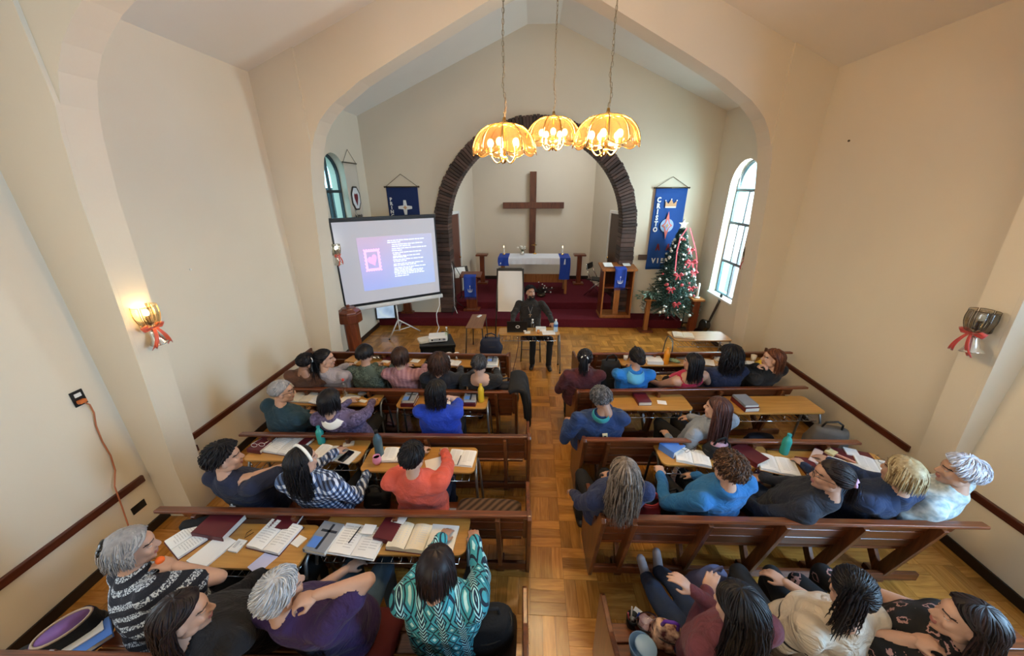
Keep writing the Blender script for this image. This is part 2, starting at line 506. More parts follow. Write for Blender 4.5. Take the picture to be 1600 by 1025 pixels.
# rear wall and gallery side, never in view but closing the nave
b = MB(); b.span((XL-0.3, -4.9, -0.2), (XR+0.3, -4.6, 6.3)); structure(b.obj('wall_rear', M['wall']))

# ceiling: two slopes and a narrow flat ridge
RZ, WZ = 5.97, 4.5
RX0, RX1 = -0.14, 0.46
b = MB()
cp = [(XL-0.3, WZ-0.126), (RX0, RZ), (RX1, RZ), (XR+0.3, WZ-0.126), (XR+0.3, WZ+0.2), (RX1, RZ+0.3), (RX0, RZ+0.3), (XL-0.3, WZ+0.2)]
for i in range(3):
    q = [cp[i], cp[i+1], cp[6-i], cp[7-i]]
    b.prism(q, XZ, -4.9, 9.0)
structure(b.obj('ceiling', M['ceiling']))

# ribs: arched frames spanning the nave
def rib(tagn, y0, y1, k, add, cx=XC, drop=0.0):
    dx = [(3.45, 0), (3.45, 0.6), (3.36, 1.65), (3.29, 2.50), (3.25, 3.05), (3.19, 3.45), (3.15, 3.62), (3.08, 3.80), (2.98, 3.95), (2.87, 4.06), (2.75, 4.16), (2.62, 4.24), (2.37, 4.40), (1.84, 4.66), (0.7, 5.20), (0.25, 5.38), (0.0, 5.42)]
    dx = [(a+add, z) for a, z in dx[:-1]]+[(0.0, 5.42)]
    half = 3.86
    sk = lambda a, z, d: Vector((cx+a, d+k*(cx+a), z))
    c0 = lambda a: 4.50+0.42*(3.78-a)+0.06
    b = MB()
    for s in (-1, 1):
        for (a0, z0), (a1, z1) in zip(dx, dx[1:]):
            if z1 <= 3.63: poly = [(a0*s, z0), (half*s, z0), (half*s, z1), (a1*s, z1)]
            else: poly = [(a0*s, z0), (a0*s, min(c0(a0), 6.0)), (a1*s, min(c0(a1), 6.0)), (a1*s, z1)]
            b.prism(poly, sk, y0, y1)
        b.prism([(dx[6][0]*s, 3.62), (half*s, 3.62), (half*s, c0(half)), (dx[6][0]*s, c0(dx[6][0]))], sk, y0, y1)
    o = structure(b.obj('arch_rib', M['wall']), 'cream arched rib across the %s nave' % tagn)
    for s in (-1, 1):
        p = MB(); e = dx[6][0]
        prof = dx[:7]+[(e, 4.80)]
        for (a0, z0), (a1, z1) in zip(prof, prof[1:]):
            p.prism([(a0*s, z0), (half*s, z0), (half*s, z1), (a1*s, z1)], sk, y0-0.03, y0-0.0005)
        p.obj('pilaster', M['wall'], o)
    return o
rib('far', 5.47, 5.78, 0.053, 0.0)
rib('near', 2.62, 2.84, 0.03, 0.12, 0.19)
rib('rear', -0.9, -0.6, 0.0, 0.12, 0.19)

# rails (dado) along both walls
def rail(n, X, sgn, y0, y1, z=0.60, proud=0.03):
    b = MB(); b.span((X-sgn*proud, y0, z-0.035), (X+sgn*0.0, y1, z+0.035))
    return structure(b.obj('trim_%d' % n, M['rail'], bevel=0.006), 'dark brown wooden wall rail')
rail(1, XL, -1, 2.95, 5.20); rail(2, XL+0.17, -1, 2.53, 2.83, 0.58); rail(3, XL, -1, -0.8, 2.42, 0.56)
rail(4, XR, 1, 3.12, 5.52); rail(5, XR-0.17, 1, 2.72, 3.0, 0.60); rail(6, XR, 1, -0.8, 2.56, 0.60)
rail(7, XL, -1, 5.75, 6.0, 0.6); rail(8, XR, 1, 6.05, 6.25, 0.6)
for nm, X, s in (('baseboard_left', XL, -1), ('baseboard_right', XR, 1)):
    b = MB(); b.span((X-s*0.02, -4.5, 0), (X, 7.85, 0.095)); structure(b.obj(nm, M['dark_base'], bevel=0.004))

# ------------------------------------------------------------------ chancel wall with round arch, apse
KB = 0.02
bw = lambda a, z, d: Vector((a, d+KB*a, z))
YB = 8.36; AX, AZ, RO, RI = 0.06, 2.2, 2.28, 1.96
b = MB(); top = lambda a: min(6.1, 4.55+0.42*(3.8-abs(a-0.16)))
n = 32
for q in range(n):
    a = PI-PI*q/n; c = PI-PI*(q+1)/n
    xa, za = AX+(RI+0.1)*math.cos(a), AZ+(RI+0.1)*math.sin(a); xb, zb = AX+(RI+0.1)*math.cos(c), AZ+(RI+0.1)*math.sin(c)
    b.prism([(xa, za), (xb, zb), (xb, top(xb)), (xa, top(xa))], bw, YB, YB+0.35)
for x0, x1 in ((XL-0.1, AX-RI-0.1), (AX+RI+0.1, XR+0.1)):
    xs = [x0+(x1-x0)*q/6 for q in range(7)]
    for xa, xb in zip(xs, xs[1:]):
        b.prism([(xa, -0.1), (xb, -0.1), (xb, top(xb)), (xa, top(xa))], bw, YB, YB+0.35)
structure(b.obj('wall_chancel', M['wall']))
# voussoirs: dark brown split bricks
M['brick'] = mat('dark_brick', (0.055, 0.030, 0.024), 0.6, var=0.5, scale=9, bump=0.6, bscale=25)
_, _nt, _b = M['brick'], M['brick'].node_tree, M['brick'].node_tree.nodes['Principled BSDF']
_oi = _nt.nodes.new('ShaderNodeObjectInfo'); _h = _nt.nodes.new('ShaderNodeHueSaturation'); _mr = _nt.nodes.new('ShaderNodeMapRange')
_mr.inputs[3].default_value = 0.5; _mr.inputs[4].default_value = 1.9
_src = _b.inputs['Base Color'].links[0].from_socket
_nt.links.new(_src, _h.inputs['Color']); _nt.links.new(_oi.outputs['Random'], _mr.inputs[0]); _nt.links.new(_mr.outputs[0], _h.inputs['Value']); _nt.links.new(_h.outputs[0], _b.inputs['Base Color'])
arch = MB()
segs = [(AX-RI-0.02, AX-RO+0.02)]
for q in range(40):
    a = PI-PI*q/40; c = PI-PI*(q+1)/40
    P = lambda r, t: (AX+r*math.cos(t), AZ+r*math.sin(t))
    arch.prism([P(RI+0.02, a), P(RI+0.02, c), P(RO-0.02, c), P(RO-0.02, a)], bw, YB-0.03, YB+0.34)
for s in (-1, 1):
    arch.prism([(AX+s*(RI+0.02), 0.2), (AX+s*(RO-0.02), 0.2), (AX+s*(RO-0.02), AZ), (AX+s*(RI+0.02), AZ)], bw, YB-0.03, YB+0.34)
arch_o = structure(arch.obj('arch_surround', mat('dark_mortar', '120c0a', 0.9)), 'round arch of dark brown bricks around the apse')
def brick(poly, dz):
    bb = MB(); bb.prism(poly, bw, YB-0.05-dz, YB+0.36)
    bb.obj('brick', M['brick'], arch_o, bevel=0.006, seg=1)
N = 96
for q in range(N):
    a = PI-PI*(q+0.06)/N; c = PI-PI*(q+0.94)/N
    j = rnd.uniform(-0.012, 0.012)
    P = lambda r, t: (AX+r*math.cos(t), AZ+r*math.sin(t))
    brick([P(RI+0.002*rnd.random(), a), P(RI+0.002*rnd.random(), c), P(RO+j, c), P(RO+j, a)], rnd.uniform(0, 0.03))
for s in (-1, 1):
    z = 0.22
    while z < AZ-0.02:
        h = 0.1
        j = rnd.uniform(-0.012, 0.012)
        brick([(AX+s*RI, z+0.006), (AX+s*(RO+j), z+0.006), (AX+s*(RO+j), min(AZ, z+h)), (AX+s*RI, min(AZ, z+h))], rnd.uniform(0, 0.03))
        z += h
# apse
aps = [(-2.16, 8.55), (-1.74, 11.1), (1.80, 11.2), (2.26, 8.65)]
M['apse'] = M['wall']
for i, nm in enumerate(('wall_apse_left', 'wall_apse_back', 'wall_apse_right')):
    b = MB()
    p, q = Vector((*aps[i], 0)), Vector((*aps[i+1], 0)); d = (q-p).normalized(); nrm = Vector((d.y, -d.x, 0))
    if nrm.dot(Vector((0.05, 9.9, 0))-p) > 0: nrm = -nrm
    b.add([p, q, q+nrm*0.2, p+nrm*0.2, p+Vector((0,0,5)), q+Vector((0,0,5)), q+nrm*0.2+Vector((0,0,5)), p+nrm*0.2+Vector((0,0,5))],
          [(0,3,2,1),(4,5,6,7),(0,1,5,4),(1,2,6,5),(2,3,7,6),(3,0,4,7)])
    structure(b.obj(nm, M['apse']))
    if i == 1:
        bb = MB(); bb.beam(p+Vector((0,-0.012,0.44)), q+Vector((0,-0.012,0.44)), 0.024, 0.1); structure(bb.obj('baseboard_apse', M['dark_base']))
b = MB(); b.span((-2.5, 8.74, 4.9), (2.6, 11.5, 5.0)); structure(b.obj('ceiling_apse', M['ceiling']))
f = MB(); f.span((1.93, 9.4, 4.4), (1.99, 10.4, 4.44)); f.span((1.93, 9.4, 4.84), (1.99, 10.4, 4.88)); f.span((1.93, 9.4, 4.44), (1.99, 9.44, 4.84)); f.span((1.93, 10.36, 4.44), (1.99, 10.4, 4.84))  # added frame and pane near the apse fill, out of sight, no opening behind
fill_fr = structure(f.obj('window_5', M['frame_grey'])); f = MB(); f.span((1.955, 9.44, 4.44), (1.961, 10.36, 4.84)); f.obj('pane', M['pane'], fill_fr)
# doors in the apse side walls
def apse_door(n, p, q, y0, y1, zt, m):
    p, q = Vector((*p, 0)), Vector((*q, 0)); d = (q-p).normalized()
    a = p+d*((y0-p.y)/d.y); c = p+d*((y1-p.y)/d.y)
    nin = Vector((d.y, -d.x, 0))
    if nin.dot(Vector((0.05, 9.9, 0))-p) < 0: nin = -nin
    f = MB()
    for e in (a, c): f.beam(e+nin*0.02+Vector((0,0,0.38)), e+nin*0.02+Vector((0,0,zt+0.06)), 0.07, 0.05, up=d)
    f.beam(a+nin*0.02+Vector((0,0,zt+0.03)), c+nin*0.02+Vector((0,0,zt+0.03)), 0.05, 0.07)
    do = structure(f.obj('door_%d' % n, M['white'], bevel=0.004))
    l = MB(); mid = (a+c)/2+nin*0.012+Vector((0,0,(zt+0.38)/2)); R = Matrix((d, nin, Vector((0,0,1)))).transposed()
    l.box(mid, ((c-a).length-0.06, 0.03, zt-0.38), R); l.obj('door_leaf', m, do, bevel=0.003)
    h = MB(); hp = c-d*0.1+nin*0.05+Vector((0,0,1.35)); h.ball(hp, 0.025); h.obj('door_handle', M['gold'], do, smooth=True)
apse_door(1, aps[0], aps[1], 8.95, 9.72, 2.48, mat('red_brown_door', (0.115, 0.035, 0.022), 0.4, var=0.2))
apse_door(2, aps[3], aps[2], 8.98, 9.75, 2.48, M['darkwood'])

# ------------------------------------------------------------------ carpeted platform, two steps
H1, H2 = 0.21, 0.385
b = MB()
b.prism([(XL, 7.88), (XR-0.36, 7.95), (XR-0.36, 8.9), (XL, 8.9)], XYZ, 0, H1)
st = structure(b.obj('platform_step', M['carpet'], bevel=0.012), 'lower burgundy carpeted platform step')
b = MB()
b.prism([(-2.05, 8.62), (2.15, 8.7), (2.15, 11.4), (-2.05, 11.4)], XYZ, 0, H2)
st = structure(b.obj('platform_upper', M['carpet'], bevel=0.012), 'upper burgundy carpeted apse platform')
# ------------------------------------------------------------------ pews
def pew(name_label, A, B, aisle, nposts, group='pews', seat=True):
    """A, B: ends of the back's top edge (left, right) at z=.85; aisle: 'right'/'left' end that carries the solid end panel"""
    A = Vector(A); B = Vector(B); A.z = B.z = 0
    L = (B-A).length; rz = math.atan2(B.y-A.y, B.x-A.x)
    p = thing('pew', name_label, 'pew', (A.x, A.y, 0), rz, group)
    W = M['pew']
    b = MB(); b.box((L/2, 0.012, 0.845), (L, 0.056, 0.026), Matrix.Rotation(-0.12, 3, 'X')); b.obj('top_rail', W, p, bevel=0.006)
    back = lambda z: 0.03+(0.84-z)*0.24
    zz = [(0.715, 0.825), (0.600, 0.705), (0.485, 0.590)]
    xi0, xi1 = (0.03, L-0.16) if aisle == 'right' else (0.16, L-0.03)
    if aisle == 'right': xi1 = L-0.03; xi0 = 0.13
    else: xi0 = 0.03; xi1 = L-0.13
    for k, (za, zb) in enumerate(zz):
        zm = (za+zb)/2; ins = 0.05*k
        x0 = xi0+(ins if aisle == 'right' else 0); x1 = xi1-(ins if aisle == 'left' else 0)
        b = MB(); b.box(((x0+x1)/2, back(zm)+0.012, zm), (x1-x0, 0.022, zb-za), Matrix.Rotation(0.235, 3, 'X')); b.obj('back_plank', W, p, bevel=0.005)
    for k in range(3):
        b = MB(); b.box((L/2+(0.04 if aisle == 'right' else -0.04), 0.20+0.115*k, 0.435-0.004*(2-k)), (L-0.22, 0.108, 0.026)); b.obj('seat_plank', W, p, bevel=0.005)
    for k in range(nposts):
        x = (0.30+(L-0.55)*k/(nposts-1)) if aisle == 'right' else L-(0.30+(L-0.55)*k/(nposts-1))
        b = MB(); b.beam((x, 0.012, 0.83), (x, 0.19, 0.10), 0.035, 0.085, up=(0, 1, 0)); b.obj('back_post', M['pew_end'], p, bevel=0.004)
        b = MB(); b.beam((x, 0.47, 0.42), (x, 0.20, 0.07), 0.035, 0.07, up=(0, 1, 0)); b.obj('seat_strut', M['pew_end'], p, bevel=0.004)
        b = MB(); b.span((x-0.03, 0.16, 0.0), (x+0.03, 0.30, 0.05)); b.obj('foot_block', M['pew_end'], p, bevel=0.004)
    b = MB(); b.box((L/2, 0.165, 0.085), (L-0.06, 0.035, 0.075)); b.obj('foot_rail', W, p, bevel=0.005)
    xe = L-0.014 if aisle == 'right' else 0.014
    prof = [(-0.055, 0.86), (-0.035, 0.885), (0.03, 0.875), (0.10, 0.72), (0.32, 0.66), (0.53, 0.65), (0.56, 0.62), (0.55, 0.0), (0.155, 0.0)]
    b = MB(); b.prism(prof, YZ, xe-0.016, xe+0.016); b.obj('end_panel', M['pew_end'], p, bevel=0.006)
    xs = xe-0.03 if aisle == 'right' else xe+0.03
    b = MB(); b.beam((xs, 0.02, 0.83), (xs, 0.15, 0.47), 0.03, 0.06, up=(0, 1, 0)); b.obj('end_stile', M['pew_end'], p, bevel=0.004)
    return p
PW = {}
def pewpx(key, label, a, b, aisle, n, z=0.85):
    A, B = Pz(*a, z), Pz(*b, z); PW[key] = (A, B); return pew(label, A, B, aisle, n)
pewpx('L0', 'front left dark wooden pew below the projection screen', (486, 550.5), (795, 555), 'right', 4)
pewpx('L1', 'second left wooden pew, with a black coat over its aisle end', (440, 607), (808, 613), 'right', 4)
pewpx('L2', 'third left wooden pew, behind the royal blue and the purple tops', (374, 679), (829, 683), 'right', 4)
pewpx('L3', 'fourth left wooden pew, behind the plaid shirt and the coral shirt', (242, 798), (830, 806), 'right', 4)
PW['L4'] = (Vector((-2.80, 0.93, 0.85)), Vector((0.02, 1.02, 0.85)))
pew('nearest left wooden pew, under the teal patterned top and the striped poncho', *PW['L4'], 'right', 4)
pewpx('R0', 'front right wooden pew under the table with the orange bottle', (905, 553), (1238, 551), 'left', 4)
pewpx('R1', 'second right wooden pew, behind the maroon and the bright blue tops', (900, 611.5), (1262, 605.5), 'left', 4)
pewpx('R2', 'third right wooden pew, behind the navy jacket with a teal collar', (910, 687), (1345, 692), 'left', 4)
pewpx('R3', 'fourth right wooden pew, full slatted back in view, warm lit', (938, 810), (1545, 823), 'left', 5)
PW['R4'] = (Vector((0.50, 1.00, 0.85)), Vector((3.30, 1.10, 0.85)))
pew('nearest right wooden pew, carrying the snack bags and the blue tub', *PW['R4'], 'left', 4)
def pewpt(key, x, dy=0.2):
    A, B = PW[key]; t = (x-A.x)/(B.x-A.x); return A.y+(B.y-A.y)*t+dy

# ------------------------------------------------------------------ school desks
DZ = 0.75
def make_desk(label, loc, rz, w=1.03, d=0.35, top=None, tube=None, group='school desks', z=DZ, basket=True):
    t = thing('school_desk', label, 'desk', loc, rz, group)
    b = MB(); b.prism(rrect(w, d, 0.055, 6), XYZ, z-0.018, z); b.obj('desktop', top or M['desk'], t, bevel=0.003)
    b = MB(); b.prism(rrect(w-0.004, d-0.004, 0.054, 6), XYZ, z-0.022, z-0.018); b.obj('edge_band', M['desk_edge'], t)
    tm = tube or M['steel']
    for s in (-1, 1):
        xt = s*(w/2-0.02)
        pts = [(xt+s*0.05, -d/2+0.0, 0.0), (xt+s*0.028, -d/2+0.05, z-0.16), (xt+s*0.022, -d/2+0.09, z-0.06), (xt+s*0.018, -d/2+0.15, z-0.034), (xt+s*0.018, d/2-0.15, z-0.034), (xt+s*0.022, d/2-0.09, z-0.06), (xt+s*0.028, d/2-0.05, z-0.16), (xt+s*0.05, d/2, 0.0)]
        b = MB(); b.tube(pts, 0.0125, 8); o = b.obj('leg_frame', tm, t, smooth=True)
        f = MB()
        for yy in (-d/2, d/2): f.lathe([(0.016, 0), (0.016, 0.025)], 8, (xt+s*0.05, yy, 0))
        f.obj('rubber_foot', M['black'], o)
    b = MB(); b.tube([(-w/2+0.01, -0.02, z-0.05), (w/2-0.01, -0.02, z-0.05)], 0.011, 8); b.obj('crossbar', tm, t, smooth=True)
    if basket:
        q = MB(); hw = w/2-0.06
        for yy, zz in ((-d/2+0.03, z-0.13), (d/2-0.03, z-0.13), (d/2-0.03, z-0.05)):
            q.tube([(-hw, yy, zz), (hw, yy, zz)], 0.0055, 6)
        b2 = q.obj('book_rack', M['chrome'], t, smooth=True)
        n = 15
        for k in range(n):
            x = -hw+2*hw*k/(n-1)
            w_ = MB(); w_.tube([(x, -d/2+0.03, z-0.13), (x, 0.0, z-0.138), (x, d/2-0.03, z-0.13), (x, d/2-0.03, z-0.05)], 0.003, 5)
            if k % 4 == 0: w_.tube([(x, -d/2+0.03, z-0.13), (x, -d/2+0.025, z-0.06)], 0.003, 5)
            w_.obj('rack_wire', M['chrome'], b2, smooth=True)
    return t
DESK = {}
def desk(key, label, a, b, d=0.35, **kw):
    """a, b: pixel ends of the near edge of the top"""
    A, B = Pz(*a, kw.get('z', DZ)), Pz(*b, kw.get('z', DZ))
    u = (B-A); w = u.length; u.normalize(); nrm = Vector((-u.y, u.x, 0))
    c = (A+B)/2+nrm*d/2
    o = make_desk(label, (c.x, c.y, 0), math.atan2(u.y, u.x), w, d, **kw)
    DESK[key] = (c, u, nrm, w, d); return o
desk('L1a', 'desk with a burgundy book before the green and the pink knits', (541, 570), (659, 571.5), 0.33)
desk('L1b', 'desk with two white cups before the curly brown haired person', (667, 572), (779, 573.5), 0.33)
desk('L2a', 'desk with open pages before the grey haired man in teal', (449, 632), (589, 633.5), 0.33)
desk('L2b', 'desk with the yellow bottle and two piles of books', (617, 636), (760, 638), 0.33)
desk('L3a', 'desk with a teal shaker bottle, an open book and a phone', (377, 719), (560, 722), 0.33)
desk('L3b', 'desk with a pink mug and a steel blue flask', (560, 736), (741, 738.5), 0.33)
desk('L4a', 'desk with burgundy book, open book and white booklets before the poncho', (254, 885), (462, 890), 0.335)
desk('L4b', 'desk with a blue cross book and an open book before the teal top', (483, 865), (727, 868), 0.33)
desk('R1a', 'desk with the orange bottle and a white book', (972, 571), (1090, 571), 0.33)
desk('R1b', 'desk with papers before the navy curly haired person', (1095, 571), (1213, 570.5), 0.33)
desk('R2a', 'desk with one burgundy book and a small white card', (945, 640), (1085, 640), 0.33)
desk('R2b', 'empty desk by the right wall with a stack of two books', (1151, 646), (1293, 645), 0.35)
desk('R3a', 'desk with the black handbag and open book with spectacles on it', (1036, 726), (1222, 731), 0.32, tube=M['steel_dark'])
desk('R3b', 'desk crowded with burgundy folder and open books before the blonde person', (1228, 744), (1418, 748), 0.33, tube=M['steel_dark'])
desk('P', 'desk at the front with the black laptop, before the seated clergyman', (779, 523), (875, 523), 0.33)
desk('F', 'desk at the front right with a sheen of window light and one open book', (1056, 532), (1146, 532), 0.40)

# small low table beside the clergyman's desk, seen end on
A = Pz(727, 514, 0.72); t = thing('small_table', 'narrow brown table with a small white remote, beside the projector', 'table', (0, 0, 0))
p = [Pz(727, 512, 0.70), Pz(754, 512.5, 0.70), Pz(760, 491, 0.70), Pz(738, 491, 0.70)]
b = MB(); b.prism([(q.x, q.y) for q in p], XYZ, 0.682, 0.70); b.obj('table_top', M['desk_dark'], t, bevel=0.004)
cen = sum(p, Vector())/4
for q in p:
    e = cen+(q-cen)*0.9; f = cen+(q-cen)*1.12
    l = MB(); l.tube([(e.x, e.y, 0.682), (f.x, f.y, 0)], 0.011, 7); l.obj('leg', M['steel_dark'], t, smooth=True)
l = MB(); l.tube([(cen+(p[0]-cen)*0.92)*1.0, (cen+(p[1]-cen)*0.92)], 0.008, 6)
b = MB(); q = Pz(749, 494.5, 0.70); b.box((q.x, q.y, 0.71), (0.05, 0.13, 0.02), Matrix.Rotation(-0.4, 3, 'Z')); tag(b.obj('remote_control', M['white_plastic'], bevel=0.006), 'small white remote on the narrow brown table', 'remote')

# clergyman's chair: wooden school chair
c0 = Pz(829, 556, 0.0); c0 = Vector((c0.x, 6.28, 0))
ch = thing('school_chair', 'wooden school chair under the clergyman at the front', 'chair', c0)
b = MB(); b.prism(rrect(0.40, 0.38, 0.05), XYZ, 0.425, 0.445); b.obj('seat', M['desk_dark'], ch, bevel=0.004)
b = MB(); b.sheet(lambda s, t_: (-0.19+0.38*s, 0.2-0.03*math.cos((s-0.5)*2.4)+0.02, 0.66+0.18*t_), 8, 2, thick=0.012); b.obj('backrest', M['desk_dark'], ch)
for sx in (-1, 1):
    for sy, top_ in ((-1, 0.425), (1, 0.84)):
        b = MB(); b.tube([(sx*0.17, sy*0.17, top_), (sx*0.185, sy*0.19, 0.0)], 0.011, 7); b.obj('leg', M['steel_dark'], ch, smooth=True)
b = MB(); b.tube([(-0.175, -0.175, 0.25), (0.175, -0.175, 0.25)], 0.012, 6); b.obj('stretcher', M['desk_dark'], ch)

# ------------------------------------------------------------------ pendant lamps
M['amber'] = None
def amber_glass():
    m, nt, bb = _new('amber_glass')
    out = nt.nodes['Material Output']; nt.nodes.remove(bb)
    tr = nt.nodes.new('ShaderNodeBsdfTransparent'); tr.inputs[0].default_value = (0.96, 0.79, 0.54, 1)
    tl = nt.nodes.new('ShaderNodeBsdfTranslucent'); tl.inputs[0].default_value = (0.62, 0.48, 0.31, 1)
    df = nt.nodes.new('ShaderNodeBsdfDiffuse'); df.inputs[0].default_value = (0.42, 0.28, 0.14, 1)
    gl = nt.nodes.new('ShaderNodeBsdfGlossy'); gl.inputs['Roughness'].default_value = 0.15
    m1 = nt.nodes.new('ShaderNodeMixShader'); m1.inputs[0].default_value = 0.035
    m2 = nt.nodes.new('ShaderNodeMixShader'); m2.inputs[0].default_value = 0.03
    m3 = nt.nodes.new('ShaderNodeMixShader'); m3.inputs[0].default_value = 0.07
    nt.links.new(tr.outputs[0], m1.inputs[1]); nt.links.new(tl.outputs[0], m1.inputs[2])
    nt.links.new(m1.outputs[0], m2.inputs[1]); nt.links.new(df.outputs[0], m2.inputs[2])
    nt.links.new(m2.outputs[0], m3.inputs[1]); nt.links.new(gl.outputs[0], m3.inputs[2])
    nt.links.new(m3.outputs[0], out.inputs[0]); return m
M['amber'] = amber_glass()
M['bulb'] = mat('lit_bulb', (1, 0.9, 0.7), 0.3, emit=(1.0, 0.80, 0.46), estr=12)
M['sleeve'] = mat('candle_sleeve', (0.85, 0.62, 0.25), 0.5)
def pendant_proto(label, loc, rot, size):
    t = thing('pendant_lamp', label, 'lamp', loc, rot, 'amber glass pendant lamps')
    t.scale = (size,)*3
    R_, Hh = 0.27, 0.20     # rim radius, shade height; origin at shade top
    prof = lambda s: (0.045+(R_-0.045)*math.sin(s*PI/2*0.98)**0.9, -Hh*(1-math.cos(s*PI/2*1.02)))
    n = 10
    for k in range(n):
        a0 = 2*PI*k/n; da = 2*PI/n
        def fn(s, tt):
            r, z = prof(0.08+0.92*tt)
            a = a0+da*(0.06+0.88*s)
            z -= 0.028*math.sin(s*PI)*max(0, tt-0.75)*4
            return (r*math.cos(a), r*math.sin(a), z)
        b = MB(); b.sheet(fn, 4, 8, thick=0.003); b.obj('glass_petal', M['amber'], t, smooth=True)
        b = MB(); b.tube([(prof(s)[0]*math.cos(a0)*1.01, prof(s)[0]*math.sin(a0)*1.01, prof(s)[1]) for s in [0.05+0.95*q/8 for q in range(9)]], 0.006, 5); b.obj('rib', M['gold'], t, smooth=True)
        b = MB()
        pts = []
        for q in range(7):
            s = q/6; p_ = fn(s, 1.0); pts.append((p_[0]*1.005, p_[1]*1.005, p_[2]))
        b.tube(pts, 0.0035, 5); b.obj('petal_edge', M['gold'], t, smooth=True)
    b = MB(); b.lathe([(0.0, 0.05), (0.012, 0.05), (0.016, 0.02), (0.05, 0.008), (0.065, -0.008), (0.04, -0.014), (0, -0.014)], 20); b.obj('cap', M['gold'], t, smooth=True)
    b = MB(); b.tube([(0, 0, -0.01), (0, 0, -0.26)], 0.009, 8); b.lathe([(0, -0.24), (0.02, -0.245), (0.028, -0.265), (0.012, -0.285), (0, -0.30)], 14); b.obj('stem', M['gold'], t, smooth=True)
    for k in range(5):
        a = 2*PI*k/5+0.35; cx, sn = math.cos(a), math.sin(a)
        arm = MB(); pts = []
        for q in range(11):
            f = q/10; r = 0.015+0.105*f; z = -0.262-0.045*math.sin(f*PI)+0.03*f
            pts.append((r*cx, r*sn, z))
        arm.tube(pts, 0.0055, 6); ao = arm.obj('lamp_arm', M['gold'], t, smooth=True)
        s_ = MB(); s_.lathe([(0.017, 0), (0.019, 0.008), (0.0125, 0.010), (0.0125, 0.072), (0, 0.072)], 12, (0.12*cx, 0.12*sn, -0.232)); s_.obj('candle_sleeve', M['sleeve'], ao, smooth=True)
        bu = MB(); bu.ball((0.12*cx, 0.12*sn, -0.140), (0.027, 0.027, 0.033), 12, 8); bu.obj('bulb', M['bulb'], ao, smooth=True)
    return t
M['chain_m'] = mat('antique_chain', (0.30, 0.25, 0.17), 0.4, 0.8)
link = None
def pendant(label, u, v, y, rot, size):
    top = Py(u, v, y)
    t = pendant_proto(label, top, rot, size)
    d = bpy.data.lights.new('pendant_bulbs', 'POINT'); d.energy = 46; d.color = (1.0, 0.70, 0.36); d.shadow_soft_size = 0.07
    lo = bpy.data.objects.new('pendant_bulbs', d); C.objects.link(lo); lo.location = (top.x, top.y, top.z-0.17*size)
    # chain up to the roof: individual oval links in one part, links alternate
    zr = 5.97+0.0 if RX0 < top.x < RX1 else 5.97-0.42*(top.x-RX1 if top.x > RX1 else RX0-top.x)
    b = MB(); z = 0.05*size; k = 0; H_ = (zr-top.z)/size
    z = 0.05
    while z < H_-0.03:
        pts = []
        for q in range(8):
            a = 2*PI*q/8; dx = 0.0085*math.cos(a); dz = 0.021*math.sin(a)
            wob = 0.004*math.sin(z*9)+(0.012*math.sin((z-0.05)*22) if z < 0.3 else 0)
            pts.append((wob+(dx if k % 2 == 0 else 0), (0 if k % 2 == 0 else dx), z+0.02+dz))
        b.tube(pts, 0.0026, 4, close=True); z += 0.034; k += 1
    b.tube([(0.006*math.sin(q*1.3), 0.004*math.cos(q*1.7), 0.05+(H_-0.05)*q/40) for q in range(41)], 0.0022, 4)
    ch_ = b.obj('chain', M['chain_m'], t, smooth=True); ch_['kind'] = 'stuff'
    b = MB(); b.lathe([(0, -0.03), (0.02, -0.03), (0.05, -0.01), (0.055, 0.0)], 16, (0, 0, H_)); b.obj('ceiling_rose', M['gold'], t, smooth=True)
    return t
pendant('amber glass pendant lamp hanging lowest, left of the dark brick arch top', 788, 194, 2.95, 0.3, 0.88)
pendant('smallest looking amber pendant lamp, the middle one over the arch top', 865, 183, 3.55, 0.55, 0.88)
pendant('amber glass pendant lamp hanging right of the arch top', 950, 180, 2.92, 0.2, 0.88)

